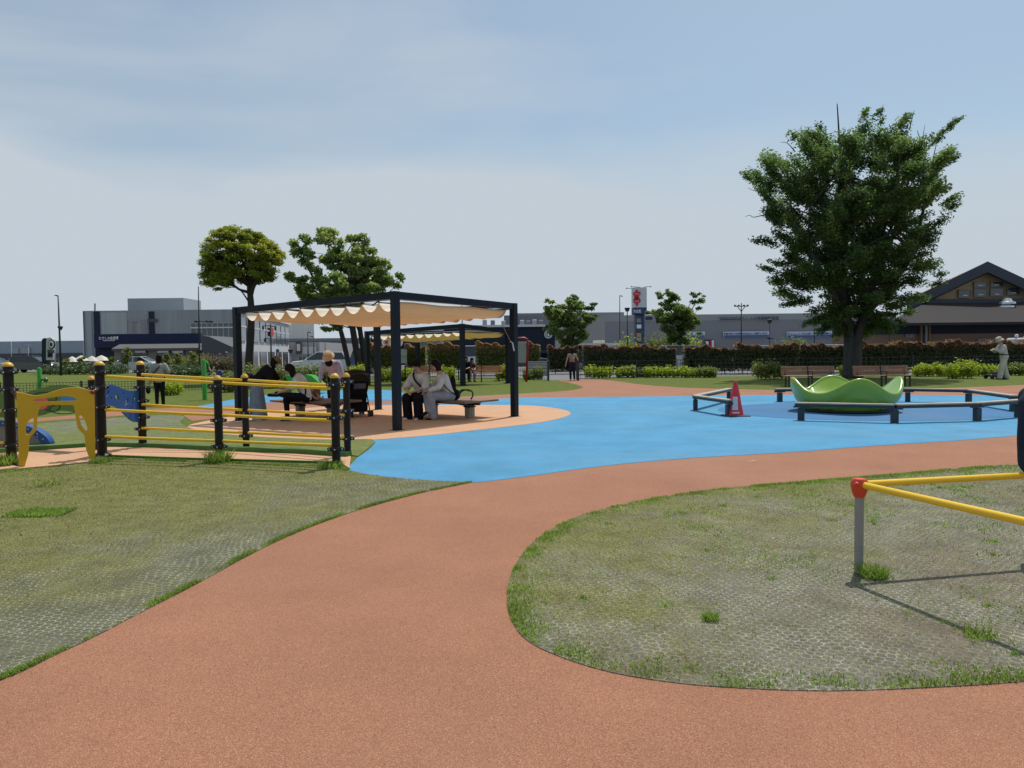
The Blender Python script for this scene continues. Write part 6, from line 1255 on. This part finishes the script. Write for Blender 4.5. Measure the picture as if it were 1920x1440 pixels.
carat('white car roof just over the hedge beside the big tree trunk', 1570, 690, 60, 0, (.62, .64, .66), 'suv', 1.08)
carat('pale car behind the hedge below the pylon sign', 1195, 690, 64, 0, (.55, .57, .6), 'suv', 1.05)
carat('dark parked car glimpsed behind the notice board posts', 975, 690, 62, 30, (.04, .05, .08), 'suv', 1.0)
q = P(1925, 690, 57); t = thing('pickup_truck', 'red truck with a white cab behind the hedge at the right edge', 'truck', V(q.x, 57, 0))
b = MB(); b.box((.4, 0, 1.45), (2.6, 1.8, 1.1), 0, .05); b.build('red_bed', mat('truck red', (.4, .01, .015), rough=.4), t); b = MB(); b.box((-.85, 0, 1.3), (.5, 1.7, 1.7), 0, .1); b.build('cab', M_WHT, t); b = MB(); b.box((.9, 0, 2.1), (1.4, 1.6, .35), 0, .05); b.build('roof_load', M_WHT, t); b = MB(); b.box((.3, 0, .6), (3.2, 1.4, .25)); b.build('chassis', M_DARK, t)
for x in (-.7, 1.3):
    for s_ in (-1, 1): b = MB(); b.tube([(x, s_ * .6, .35), (x, s_ * .85, .35)], .35, 16); b.build('wheel', M_TYRE, t)
b = MB(); b.ball((-.95, -.2, 2.3), .14, 8, 6); b.build('beacon', M_FRW, t)
# ---------------- timber benches ----------------
M_SLAT = mat('park bench slat', (.27, .155, .095), rough=.6, var=.2, vs=3, stretch=(.5, 6, 6)); M_SLAT2 = mat('warm bench slat', (.40, .21, .09), rough=.6, var=.2, vs=3, stretch=(.5, 6, 6))
def bench(label, x0, x1, yb, ms, split=True, rz=0.0):
    a = G(x0, yb); c = G(x1, yb); m_ = (a + c) / 2; wd_ = (c.x - a.x); t = thing('park_bench', label, 'bench', m_, rz, 'timber park benches')
    halves = [(-wd_ / 4 - .01, wd_ / 2 - .04), (wd_ / 4 + .01, wd_ / 2 - .04)]
    for cx_, w_ in halves:
        b = MB()
        for k in range(4): b.box((cx_, .26 + .02 * k, .50 + k * .088), (w_, .03, .08), 0, .005)
        b.build('backrest', ms, t)
    b = MB()
    for k in range(5): b.box((0, -.18 + k * .09, .43), (wd_, .08, .035), 0, .005)
    b.build('seat', ms, t)
    for x in (-wd_ * .42, 0, wd_ * .42):
        b = MB(); b.box((x, -.16, .2), (.05, .06, .4)); b.box((x, .2, .2), (.05, .06, .4)); b.box((x, .02, .39), (.05, .44, .045)); b.bar((x, .22, .38), (x, .36, .82), .05, .04); b.build('leg', M_DARK, t)
    b = MB(); b.tube([(0, -.2, .45), (0, -.2, .60), (0, .1, .62), (0, .26, .6)], .018, 7); b.build('armrest', M_DARK, t)
bench('timber bench behind the carousel, left of the big tree trunk', 1464, 1576, 725, M_SLAT); bench('timber bench behind the carousel, right of the big tree trunk', 1599, 1717, 725, M_SLAT)
bench('warm timber bench under the far shelter behind the seated man', 778, 832, 714, M_SLAT2); bench('warm timber bench under the far shelter with two people at its left end', 864, 942, 716, M_SLAT2)
# ---------------- fences ----------------
M_WIRE = mat('dark green wire fence', (.02, .035, .025), rough=.5)
def wirefence(label, pts, h, step, name='wire_fence', nh=5, rad=.006, post=.03, psp=2.0):
    g = [V(*p) for p in pts]; t = thing(name, label, 'fence', g[len(g) // 2]); wires = MB(); 
    for i in range(len(g) - 1):
        d = g[i + 1] - g[i]; L_ = d.length; n = max(1, int(L_ / step))
        for k in range(nh): z = .06 + (h - .06) * k / (nh - 1); wires.bar(g[i] + V(0, 0, z), g[i + 1] + V(0, 0, z), rad * 1.6, rad * 2)
        for k in range(n): q = g[i] + d * (k / n); wires.bar(q + V(0, -.012, .03), q + V(0, -.012, h + .02), rad * 1.4, rad * 1.4)
    wires.build('mesh_panel', M_WIRE, t, world=True)
    for i in range(len(g) - 1):
        d = g[i + 1] - g[i]; n = max(1, int(d.length / psp))
        for k in range(n + 1): q = g[i] + d * (k / n); b = MB(); b.box(q + V(0, 0, (h + .06) / 2), (post * 2, post * 2, h + .06)); b.build('post', M_POLE, t, world=True)
    return t
f_ = [G(x, y) for x, y in ((-300, 742), (0, 741), (300, 735), (470, 730))]; wirefence('low dark wire fence crossing the lawn behind the play panels', [tuple(V(p.x, p.y, 0)) for p in f_], .46, .12, rad=.008, psp=2.6)
f_ = [G(x, y) for x, y in ((690, 720), (760, 717), (860, 713), (960, 711), (1028, 713))]; wirefence('low dark wire fence behind the far benches up to the park exit', [tuple(V(p.x, p.y, 0)) for p in f_], .8, .14, rad=.009, psp=3)
f_ = [G(x, y) for x, y in ((1083, 713), (1300, 706), (1600, 702), (1960, 698), (2200, 694))]; wirefence('low dark wire fence running along the hedge from the exit to the right', [tuple(V(p.x, p.y + .5, 0)) for p in f_], .95, .25, rad=.014, psp=3.2)
for i, (x, lb) in enumerate(((1028, 'dark gate post left of the park exit'), (1084, 'dark gate post right of the park exit behind the walking woman'))):
    g = G(x, 714); b = MB(); b.box((0, 0, .5), (.11, .11, 1.0), 0, .01); b.box((0, 0, 1.01), (.13, .13, .03)); tag(b.build('gate_post', M_POLE, None, loc=g), lb, 'post')
t = thing('concrete_block', 'pale grey utility box behind the fence left of the park exit', 'utility box', V(G(1012, 706).x, G(1012, 706).y + 2, 0)); b = MB(); b.box((0, 0, .42), (1.3, .5, .84), 0, .03); b.build('cabinet', M_GREY2, t); b = MB(); b.box((0, 0, .86), (1.36, .56, .05)); b.build('lid', M_GREY, t)
for i, x in enumerate((1729, 1757, 1792, 1820, 1850)):
    g = V(P(x, 682, 47).x, 47, 0); t = thing('barrier_board', ('first', 'second', 'third', 'fourth', 'fifth')[i] + ' small white board from the left behind the yellow-green bushes', 'barrier', g, 0, 'white boards behind the bushes'); b = MB(); zc_ = P(x, 681.5, 47).z; b.box((0, 0, zc_), (.58, .04, .14)); b.build('board', M_FRW, t); b = MB(); b.box((-.2, .03, zc_ / 2), (.04, .04, zc_)); b.box((.2, .03, zc_ / 2), (.04, .04, zc_)); b.build('leg', M_GREY2, t)

# ---------------- trees ----------------
M_BARK = mat('grey bark', (.05, .053, .052), rough=.9, var=.4, vs=3, stretch=(4, 4, .5), bump=.8, bs=14); M_BARKD = mat('dark bark', (.032, .027, .023), rough=.9, var=.35, vs=4, bump=.6, bs=12)
def leafmat(n, c, c2, isl=.35, tr=.3): return mat(n, c, rough=.6, var=.15, vs=.9, col2=c2, c2s=.8, island=isl, trans=max(tr, .48), spec=.3, tcol=(2.0, 1.9, 1.0))
L_ZEL = leafmat('zelkova leaves', (.055, .110, .045), (.10, .165, .06), tr=.4); L_CAM = leafmat('camphor leaves', (.14, .19, .035), (.25, .27, .055), tr=.45); L_DOG = leafmat('oval leaves', (.14, .215, .08), (.24, .30, .13), tr=.45); L_YNG = leafmat('young tree leaves', (.08, .145, .055), (.16, .215, .075), tr=.45)
def interp(rows, y):
    rows = sorted(rows)
    if y <= rows[0][0]: return rows[0][1:]
    for a, b_ in zip(rows, rows[1:]):
        if y <= b_[0]: f = (y - a[0]) / (b_[0] - a[0]); return tuple(a[i] * (1 - f) + b_[i] * f for i in (1, 2))
    return rows[-1][1:]
def tree(label, base_px, Y, z0, zs, rows, extra, nfill, rfill, nleaf, lsize, lm, bm_, trunk, limb_r, nlimb, depth=.9, hollow=0.0, flat=.7, name='tree', twigs=None, fork=None, seed=1, up=.35, aspect=.5, rad_o=None):
    rs = random.Random(seed); k = Y / FPX
    base = P(base_px, 700, Y); base.z = 0; t = thing(name, label, 'tree', base)
    def w3(x, y, dy=0.0): q = P(z0[0] + x / zs, z0[1] + y / zs, Y); return V(q.x, Y + dy, q.z)
    ys = [r_[0] for r_ in rows]; y0, y1 = min(ys), max(ys); clumps = []
    area = 0; tries = 0
    while len(clumps) < nfill and tries < 9000:
        tries += 1; y = rs.uniform(y0, y1); a, b_ = interp(rows, y); wm = max(r_[2] - r_[1] for r_ in rows)
        if rs.random() > (b_ - a) / wm: continue
        cx = (a + b_) / 2; hw = (b_ - a) / 2; th = rs.uniform(0, 6.283); rad_ = math.sqrt(rs.random()) 
        if rad_ < hollow: continue
        x = cx + math.cos(th) * rad_ * hw * .93; dy = math.sin(th) * rad_ * hw / zs * k * depth
        r_ = rfill * rs.uniform(.6, 1.3) / zs * k; clumps.append((w3(x, y, dy), (r_ * rs.uniform(1, 1.5), r_ * rs.uniform(1, 1.5), r_ * flat)))
    for cx, cy, rx, ry in extra:
        clumps.append((w3(cx, cy, rs.uniform(-.5, .5) * rx / zs * k * 2), (rx / zs * k, rx / zs * k, ry / zs * k)))
    vol = [c[1][0] * c[1][1] for c in clumps]; tot = sum(vol); pts = []
    for (c, r_), v in zip(clumps, vol):
        n = int(nleaf * v / tot) + 4
        if rad_o:
            d_ = c - w3(*rad_o); el = math.atan2(d_.z, math.hypot(d_.x, d_.y)); el = el * .75 + rs.uniform(-.25, .15); hz = math.atan2(d_.y, d_.x); ax = (math.cos(hz) * math.cos(el), math.sin(hz) * math.cos(el), math.sin(el))
            m_ = (r_[0] * 1.12, r_[1] * .9, r_[2]); q = orient(clump_pts((0, 0, 0), m_, n, shell=.25), ax); pts.append(q + np.array(c)); continue
        tilt = rs.uniform(-.35, .35); p_ = clump_pts((0, 0, 0), r_, n, shell=.35); ca, sa = math.cos(tilt), math.sin(tilt)
        q = p_.copy(); q[:, 0] = p_[:, 0] * ca - p_[:, 2] * sa; q[:, 2] = p_[:, 0] * sa + p_[:, 2] * ca; pts.append(q + np.array(c))
    pts = np.concatenate(pts); leafmesh('crown', pts, lsize, lm, t, up=up, aspect=aspect)
    tb = MB(); tips = []
    for path in trunk:      # (x,y,dy,r)
        pp = [w3(x, y, dy) for x, y, dy, r_ in path]; rr = [r_ for *_, r_ in path]
        if path[0][3] > 0 and pp[0].z < 1.0: pp[0].z = -.02
        cp = cr(pp, 4); rr2 = list(np.interp(np.linspace(0, len(rr) - 1, len(cp)), range(len(rr)), rr)); tb.tube(cp, rr2, 9); tips.append((cp, rr2))
    sel = sorted(range(len(clumps)), key=lambda i: rs.random())[:nlimb]
    for i in sel:
        c = clumps[i][0]; cp, rr2 = rs.choice(tips); cand = [j for j in range(len(cp)) if cp[j].z < c.z - .2 and j > len(cp) * .35]
        if not cand: cand = [len(cp) // 2]
        j = rs.choice(cand[-6:]) if fork is None else cand[-1] if rs.random() < .5 else rs.choice(cand)
        s_ = cp[j]; m_ = s_ * .5 + c * .5 + V(rs.uniform(-.2, .2), rs.uniform(-.2, .2), rs.uniform(-.1, .35)) * (c - s_).length * .35
        r0_ = min(limb_r, rr2[j] * .6); tb.tube(cr([s_, m_, c], 4), list(np.interp(range(9), (0, 8), (r0_, r0_ * .22))), 6)
    for tw in (twigs or []): tb.tube(cr([w3(x, y, dy) for x, y, dy in tw], 3), [.028 - .02 * i / (3 * (len(tw) - 1)) for i in range(3 * (len(tw) - 1) + 1)], 5)
    tb.build('trunk', bm_, t, world=True, smooth=True, fixn=False)
    return t
# big zelkova on the right
zr = [(215, 380, 480), (260, 330, 560), (300, 170, 1040), (350, 130, 1100), (400, 150, 1075), (450, 190, 1090), (520, 200, 1110), (600, 220, 1060), (680, 250, 1010), (740, 235, 995), (800, 270, 985), (870, 230, 1010), (930, 255, 1030), (1000, 300, 985), (1060, 350, 920), (1110, 430, 880), (1160, 520, 830), (1185, 600, 780)]
ze = [(110, 408, 48, 20), (190, 360, 70, 40), (225, 325, 60, 34), (335, 205, 45, 30), (390, 215, 55, 40), (470, 160, 38, 24), (440, 250, 80, 50), (530, 240, 30, 40), (690, 95, 42, 22), (760, 92, 36, 22), (785, 125, 30, 14), (700, 160, 75, 34), (660, 210, 60, 30), (740, 240, 90, 50), (890, 110, 32, 22), (920, 100, 26, 16), (860, 150, 50, 40), (840, 210, 70, 45), (1110, 155, 44, 22), (1155, 125, 34, 12), (1070, 190, 34, 20), (1040, 225, 45, 26), (1000, 260, 50, 34), (960, 330, 60, 50), (1110, 290, 60, 24), (1150, 310, 34, 20), (1085, 335, 70, 26), (1060, 395, 70, 25), (1110, 465, 45, 20), (1120, 520, 60, 18), (1100, 560, 60, 30), (1040, 640, 60, 30), (990, 700, 50, 40), (215, 500, 65, 24), (180, 485, 30, 14), (225, 590, 60, 34), (165, 725, 45, 20), (215, 730, 60, 24), (270, 700, 60, 26), (225, 860, 55, 18), (290, 830, 60, 24), (270, 920, 60, 26), (290, 975, 50, 26), (345, 1035, 58, 20), (430, 1130, 50, 20), (480, 1165, 60, 22), (1060, 895, 42, 16), (1020, 860, 50, 34), (1040, 940, 50, 22), (960, 1010, 60, 26), (920, 1080, 50, 24), (860, 1130, 45, 22), (780, 1170, 50, 20), (560, 1180, 50, 24), (620, 1190, 50, 22), (700, 1180, 50, 24), (740, 1150, 50, 26), (660, 1150, 60, 26), (590, 1140, 60, 26)]
tree('big dense dark green tree with a thick grey trunk behind the benches', 1596, 37.5, (1360, 180), 2.667, zr, ze, 430, 50, 170000, .15, L_ZEL, M_BARK,
     [[(622, 1400, 0, .36), (620, 1290, 0, .29), (618, 1180, 0, .27), (590, 1000, .2, .22), (560, 700, .4, .14), (470, 450, .5, .06)], [(640, 1400, -.2, .22), (655, 1200, -.2, .2), (690, 1050, -.4, .2), (740, 800, -.5, .13), (800, 500, -.5, .07)],
      [(672, 1400, .3, .2), (686, 1180, .3, .17), (740, 1000, .6, .16), (880, 700, .9, .09), (990, 250, .6, .04)], [(600, 1060, 0, .2), (590, 800, 0, .13), (575, 500, -.2, .08), (565, 300, -.2, .05), (555, 120, -.2, .035), (550, 45, -.2, .02)], [(600, 1150, -.4, .2), (480, 950, -.8, .13), (330, 700, -1.2, .07), (230, 560, -1.2, .03)], [(660, 1120, -.4, .18), (800, 930, -1, .12), (930, 700, -1.5, .06)]],
     .09, 90, flat=.58, seed=5, twigs=[[(955, 330, 0), (985, 240, 0), (990, 190, 0), (998, 145, 0)], [(985, 240, 0), (965, 190, 0), (960, 170, 0)], [(920, 170, 0), (935, 110, 0), (945, 70, 0)], [(230, 520, 0), (170, 478, 0), (140, 472, 0), (112, 458, 0)], [(240, 585, 0), (180, 598, 0), (140, 606, 0), (122, 596, 0), (98, 604, 0)], [(380, 200, 0), (379, 150, 0)], [(540, 260, 0), (500, 200, 0), (485, 180, 0)], [(350, 280, 0), (310, 235, 0), (275, 232, 0)]], up=.6, name='broadleaf_tree', rad_o=(620, 1050))
# clipped round tree
cr_rows = [(128, 330, 410), (145, 270, 580), (170, 230, 640), (210, 200, 690), (260, 175, 745), (300, 165, 780), (350, 160, 798), (400, 170, 785), (440, 165, 750), (480, 155, 745), (520, 170, 700), (555, 205, 330)]
tree('round-crowned clipped tree with olive leaves behind the left shelter post', 468, 39, (340, 400), 4.174, cr_rows, [(260, 150, 70, 30), (350, 140, 60, 26), (520, 165, 80, 30), (600, 175, 60, 30), (700, 250, 60, 40), (740, 330, 60, 50), (770, 360, 40, 50), (200, 260, 50, 50), (175, 320, 40, 50), (190, 490, 50, 40), (230, 550, 50, 35), (270, 590, 40, 18), (690, 510, 45, 28), (620, 540, 40, 24), (330, 560, 45, 25)],
     210, 42, 52000, .13, L_CAM, M_BARKD, [[(515, 1200, 0, .23), (537, 1040, 0, .2), (545, 900, 0, .19), (545, 720, 0, .17), (535, 600, 0, .14), (520, 520, .2, .13), (470, 380, .3, .06), (380, 250, .3, .03)], [(540, 640, 0, .15), (575, 560, -.1, .11), (650, 490, -.2, .07), (720, 400, -.3, .03)], [(535, 620, 0, .1), (470, 600, -.2, .06), (420, 570, -.3, .05), (330, 560, -.3, .02)], [(535, 560, 0, .12), (560, 420, .3, .07), (590, 250, .3, .03)], [(520, 560, 0, .1), (420, 450, -.4, .05), (300, 350, -.5, .03)]], .05, 60, hollow=.5, flat=.75, seed=3, name='round_tree')
# irregular tree behind the shelter
dr = [(300, 1100, 1480), (360, 1110, 1560), (420, 1170, 1600), (480, 1200, 1620), (540, 980, 1660), (600, 920, 1640), (660, 940, 1500), (720, 1000, 1420), (800, 1060, 1320), (880, 1100, 1270)]
de = [(1110, 140, 60, 36), (1190, 150, 50, 34), (1080, 200, 50, 44), (1160, 210, 80, 60), (1200, 300, 80, 50), (960, 190, 50, 36), (1000, 220, 40, 40), (890, 240, 50, 40), (900, 300, 60, 50), (960, 290, 60, 50), (1010, 330, 50, 50), (940, 370, 50, 40), (1000, 410, 50, 46), (1060, 450, 50, 40), (1070, 500, 60, 44), (1150, 370, 46, 46), (1240, 240, 50, 60), (1330, 200, 50, 34), (1400, 190, 60, 30), (1440, 230, 40, 50), (1380, 270, 80, 60), (1500, 300, 50, 36), (1540, 380, 60, 40), (1600, 390, 50, 36), (1630, 420, 28, 24), (1560, 460, 70, 40), (1700, 480, 36, 28), (1720, 510, 30, 34), (1680, 560, 46, 34), (1610, 540, 60, 40), (850, 480, 46, 26), (830, 500, 34, 26), (880, 520, 40, 26), (950, 520, 60, 34), (960, 590, 70, 44), (930, 640, 40, 26), (1130, 905, 50, 22), (1220, 900, 50, 22)]
tree('irregular green tree with several leaning trunks behind the near shelter', 684, 41, (340, 400), 4.174, dr, de, 140, 44, 42000, .17, L_DOG, M_BARKD,
     [[(1410, 1240, 0, .2), (1370, 1080, 0, .18), (1340, 900, 0, .17), (1310, 700, 0, .14), (1200, 450, .2, .08), (1130, 200, .3, .03)], [(1345, 1240, -.2, .15), (1300, 1100, -.3, .14), (1265, 950, -.3, .13), (1220, 830, -.2, .1), (1080, 600, 0, .07), (950, 350, .1, .03)], [(1430, 1240, .3, .17), (1410, 1050, .3, .15), (1390, 850, .2, .13), (1440, 600, .2, .09), (1560, 420, .3, .03)], [(1390, 900, 0, .12), (1360, 600, -.3, .09), (1380, 300, -.3, .03)]], .06, 60, flat=.8, seed=8, name='leaning_tree', up=.1, aspect=.62)
# two small trees beyond the hedge
r4 = [(200, 330, 420), (250, 130, 440), (290, 130, 590), (340, 110, 560), (400, 150, 590), (450, 150, 540), (500, 110, 520), (560, 170, 520), (620, 200, 480), (670, 290, 420)]
tree('small green tree behind the hedge above the walking woman', 1070, 58, (1000, 520), 5.144, r4, [(130, 225, 30, 18), (180, 235, 40, 20), (390, 180, 34, 20), (350, 210, 40, 24), (420, 200, 30, 18), (580, 260, 40, 18), (550, 300, 50, 26), (600, 370, 26, 18), (110, 500, 26, 18), (120, 290, 30, 20)], 90, 42, 15000, .22, L_YNG, M_BARKD,
     [[(370, 730, 0, .14), (368, 600, 0, .11), (350, 450, 0, .08), (300, 300, 0, .03)], [(372, 640, 0, .09), (420, 450, 0, .06), (500, 330, 0, .02)]], .05, 24, flat=.7, seed=12, name='small_tree', up=.3)
r5 = [(180, 1200, 1380), (230, 1200, 1400), (280, 1240, 1620), (330, 1150, 1630), (400, 1170, 1620), (460, 1200, 1600), (520, 1230, 1560), (580, 1290, 1520), (640, 1360, 1460)]
tree('small green tree with a forked top right of the pylon sign', 1272, 58, (1000, 520), 5.144, r5, [(1210, 150, 30, 26), (1220, 180, 34, 22), (1290, 125, 24, 14), (1300, 160, 50, 26), (1360, 170, 34, 22), (1530, 160, 30, 20), (1560, 180, 34, 20), (1600, 160, 26, 16), (1650, 180, 24, 12), (1600, 230, 50, 30), (1550, 240, 40, 26), (1110, 340, 34, 20), (1600, 540, 30, 18)], 90, 42, 15000, .22, L_YNG, M_BARKD,
     [[(1410, 720, 0, .14), (1408, 600, 0, .12), (1380, 450, 0, .08), (1290, 250, 0, .03)], [(1412, 640, 0, .1), (1460, 450, 0, .06), (1560, 250, 0, .02)]], .05, 24, flat=.7, seed=14, name='small_tree', up=.3)
# ---------------- hedges, bushes and planting ----------------
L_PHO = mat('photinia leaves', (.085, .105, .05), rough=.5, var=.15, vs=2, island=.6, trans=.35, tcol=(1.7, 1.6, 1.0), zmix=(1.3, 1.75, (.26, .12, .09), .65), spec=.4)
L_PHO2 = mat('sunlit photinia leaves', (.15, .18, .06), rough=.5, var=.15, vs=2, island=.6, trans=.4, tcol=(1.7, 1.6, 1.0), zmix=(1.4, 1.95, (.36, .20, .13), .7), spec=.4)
M_STEM = mat('hedge stem', (.03, .022, .018), rough=.9)
def hedge(label, x0, x1, Y, H, n, lm, D=.55, zb=.35, name='hedge'):
    a = P(x0, 690, Y).x; c = P(x1, 690, Y).x; wd_ = c - a; t = thing(name, label, 'hedge', V((a + c) / 2, Y, 0)); n = int(n * 1.5); pts = rng.random((n, 3)) * [wd_, 1, 1]; u = pts[:, 0]
    top = H + .10 * np.sin(u * 2.1 + x0) + .07 * np.sin(u * 5.3 + 1) + .05 * np.sin(u * 11)
    z = zb + (top - zb) * pts[:, 2] ** .75; fr = rng.random(n) < .55; y = np.where(fr, -D * (.8 + .3 * rng.random(n)), (pts[:, 1] - .5) * 2 * D); z = np.where(rng.random(n) < .16, top + .08 * rng.random(n), z)
    q = np.stack([a + u, Y + y, z], 1); leafmesh('foliage', q, .125, lm, t, up=.1)
    b = MB(); k = max(2, int(wd_ / .8))
    for i in range(k): x = -wd_ / 2 + wd_ * (i + .5) / k; b.tube([(x, 0, 0), (x + .05, .05, zb + .5), (x - .05, 0, H * .85)], [.03, .025, .01], 5)
    b.build('stems', M_STEM, t); b = MB(); b.box((0, 0, (zb + H - .18) / 2 + .1), (wd_ - .3, D * 1.1, H - zb - .35)); b.build('dark_core', mat('dense hedge core', (.012, .016, .009), rough=1), t); return t  # one solid near-black box fills the inside of the foliage
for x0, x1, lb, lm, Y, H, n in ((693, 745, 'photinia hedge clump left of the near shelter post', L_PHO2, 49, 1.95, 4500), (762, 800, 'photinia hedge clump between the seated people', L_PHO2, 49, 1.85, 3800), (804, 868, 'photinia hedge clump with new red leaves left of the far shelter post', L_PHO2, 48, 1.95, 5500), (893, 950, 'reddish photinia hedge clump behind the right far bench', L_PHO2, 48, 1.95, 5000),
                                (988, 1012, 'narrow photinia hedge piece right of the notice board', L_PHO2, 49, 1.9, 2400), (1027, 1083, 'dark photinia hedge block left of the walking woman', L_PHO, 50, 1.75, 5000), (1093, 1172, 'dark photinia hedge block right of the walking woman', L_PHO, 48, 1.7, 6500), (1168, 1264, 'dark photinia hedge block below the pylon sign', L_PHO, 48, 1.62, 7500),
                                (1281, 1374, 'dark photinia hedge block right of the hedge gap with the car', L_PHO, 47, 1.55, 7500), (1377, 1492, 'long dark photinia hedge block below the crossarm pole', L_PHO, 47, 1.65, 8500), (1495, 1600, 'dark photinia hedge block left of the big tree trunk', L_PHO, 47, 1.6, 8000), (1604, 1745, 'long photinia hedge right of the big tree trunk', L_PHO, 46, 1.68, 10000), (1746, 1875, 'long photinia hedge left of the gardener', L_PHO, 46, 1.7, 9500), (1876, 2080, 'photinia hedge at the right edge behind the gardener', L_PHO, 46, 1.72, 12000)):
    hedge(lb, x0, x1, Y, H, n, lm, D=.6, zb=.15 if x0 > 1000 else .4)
L_GLD = mat('yellow green bush leaves', (.36, .44, .035), rough=.6, var=.2, vs=2, island=.4, trans=.5); L_BSH = mat('mixed bush leaves', (.17, .25, .05), rough=.6, var=.25, vs=2, island=.45, trans=.45, col2=(.28, .27, .08)); L_BRN = mat('seedy brown shrub', (.20, .16, .09), rough=.7, var=.25, vs=2, island=.4, trans=.2); L_DKB = mat('dark shrub leaves', (.09, .14, .05), rough=.6, var=.25, vs=2, island=.4, trans=.2)
def bush(label, xc, yb, wpx, hpx, n, lm, ls=.1, name='bush', D=None, H=None, Y=None, cat='bush'):
    g = G(xc, yb) if Y is None else V(P(xc, 690, Y).x, Y, 0); k = g.y / FPX; rx = wpx * k / 2; h = hpx * k if H is None else H; t = thing(name, label, cat, g)
    ncl = max(4, int(wpx / 7)); pts = []
    for i in range(ncl):
        f = (i + .5) / ncl; cx = g.x - rx + 2 * rx * f; hh = h * (.72 + .33 * random.random()); rr = max(rx / ncl * 1.5, hh * .3)
        pts.append(clump_pts((cx, g.y + random.uniform(-.2, .2), hh * .55), (rr, (D or .5), hh * .5), int(n / ncl), shell=.4))
        m_ = int(n / ncl * .15); s_ = rng.normal(size=(m_, 3)) * [rr * .6, .25, hh * .14] + [cx, g.y, hh * .98]; pts.append(s_)
    p_ = np.concatenate(pts); p_[:, 2] = np.maximum(p_[:, 2], .03); leafmesh('foliage', p_, ls, lm, t, up=.1)
    b = MB()
    for i in range(ncl): x = -rx + 2 * rx * (i + .5) / ncl; b.tube([(x, 0, 0), (x + .04, 0, h * .7)], [.02, .008], 5)
    b.build('stems', M_STEM, t); return t
for i, (x, yb, w_, h_, lm, lb) in enumerate(((1122, 709, 50, 22, L_GLD, 'yellow-green bush nearest the park exit on its right'), (1172, 708, 34, 19, L_GLD, 'second yellow-green bush from the park exit'), (1200, 707, 34, 16, L_BSH, 'tawny low bush below the pylon sign'), (1233, 708, 50, 19, L_GLD, 'wide yellow-green bush left of the hedge gap'), (1285, 708, 50, 18, L_GLD, 'yellow-green bush in front of the hedge gap'), (1325, 708, 34, 17, L_BSH, 'last bush of the row, above the left perch rail'),
                                                (1443, 711, 52, 30, L_BSH, 'round green bush left of the carousel benches'), (1588, 708, 22, 24, L_GLD, 'small yellow bush between the two benches'), (1745, 706, 60, 22, L_GLD, 'long yellow-green bush right of the benches'), (1800, 710, 50, 28, L_GLD, 'tall yellow-green bush in the middle of the right lawn edge'), (1845, 705, 56, 22, L_GLD, 'yellow-green bush left of the gardener'), (1908, 704, 34, 22, L_BSH, 'leafy bush right of the gardener'),
                                                (726, 716, 36, 24, L_GLD, 'bright bush left of the near shelter post'), (760, 715, 24, 22, L_GLD, 'bright bush behind the seated man'), (838, 714, 24, 24, L_GLD, 'bright bush between the two far benches'), (950, 713, 40, 24, L_GLD, 'bright bush right of the far bench'), (1000, 712, 36, 20, L_BSH, 'tawny bush beside the notice board'))):
    bush(lb, x, yb, w_, h_, 2600, lm, ls=.12)
bush('long green planting behind the bending woman', 560, 727, 190, 38, 9000, L_BSH, ls=.13, D=.8); bush('planting with yellow leaves left of the shelter post', 425, 735, 60, 34, 4500, L_BSH, ls=.12)
bush('yellow shrub in the fence bed behind the walking woman', 322, 741, 26, 24, 1600, L_GLD, ls=.10); bush('pale bush behind the stroller', 668, 722, 30, 34, 2200, L_GLD, ls=.12)
bush('tall brown seedy shrub left of the shelter post', 412, 706, 60, 36, 3500, L_BRN, ls=.13); bush('weedy ground cover bed before the cafe, right part', 330, 705, 110, 18, 6500, L_DKB, ls=.16, D=1.4); bush('weedy ground cover bed before the cafe, left part', 160, 702, 150, 18, 7500, L_DKB, ls=.16, D=1.4)
bush('loose green shrubs at the foot of the thin cafe trees', 345, 697, 90, 28, 4500, L_BSH, ls=.16, D=1)
bush('round green bush behind the hedge below the small right tree', 1245, 0, 62, 0, 3500, L_BSH, ls=.2, D=1.2, H=2.6, Y=60); bush('pale green bush behind the hedge right of the pylon sign', 1295, 0, 30, 0, 1600, L_GLD, ls=.2, D=1, H=2.4, Y=62); bush('light green bush over the hedge left of the lantern lamp', 1172, 0, 22, 0, 1500, L_GLD, ls=.18, D=.8, H=2.3, Y=58); bush('faint bushes over the hedge before the warehouse', 1487, 0, 40, 0, 2200, L_YNG, ls=.2, D=1, H=2.7, Y=75)
for x, y0, w_, lb in ((238, 650, 24, 'thin young tree before the left cafe windows'), (310, 662, 20, 'thin young tree between the cafe windows'), (333, 660, 18, 'slender young tree before the right cafe windows'), (362, 658, 20, 'thin young tree at the right end of the cafe'), (152, 668, 18, 'slender young tree in front of the parasols'), (121, 672, 24, 'bushy young tree by the tall lamp'), (208, 668, 14, 'thin young tree at the left corner of the cafe')):
    Y = 66; a = P(x, y0, Y); k = Y / FPX; t = thing('young_tree', lb, 'tree', V(a.x, Y, 0)); h = a.z; b = MB(); b.tube([(0, 0, 0), (.03, 0, h * .5), (0, 0, h * .9)], [.04, .03, .01], 6)
    pts = []
    for i in range(9): z = h * (.38 + .6 * i / 9); rr = w_ * k / 2 * (1.0 - .5 * abs(i - 3) / 6); cx = random.uniform(-.4, .4) * rr; pts.append(clump_pts((a.x + cx, Y + random.uniform(-.3, .3), z), (rr * .8, rr * .8, h * .07), 110, shell=.3)); b.tube([(0, 0, z - .2), (cx, 0, z)], [.015, .006], 4)
    b.build('trunk', M_BARKD, t, smooth=True); leafmesh('crown', np.concatenate(pts), .17, L_BSH, t, up=.2)
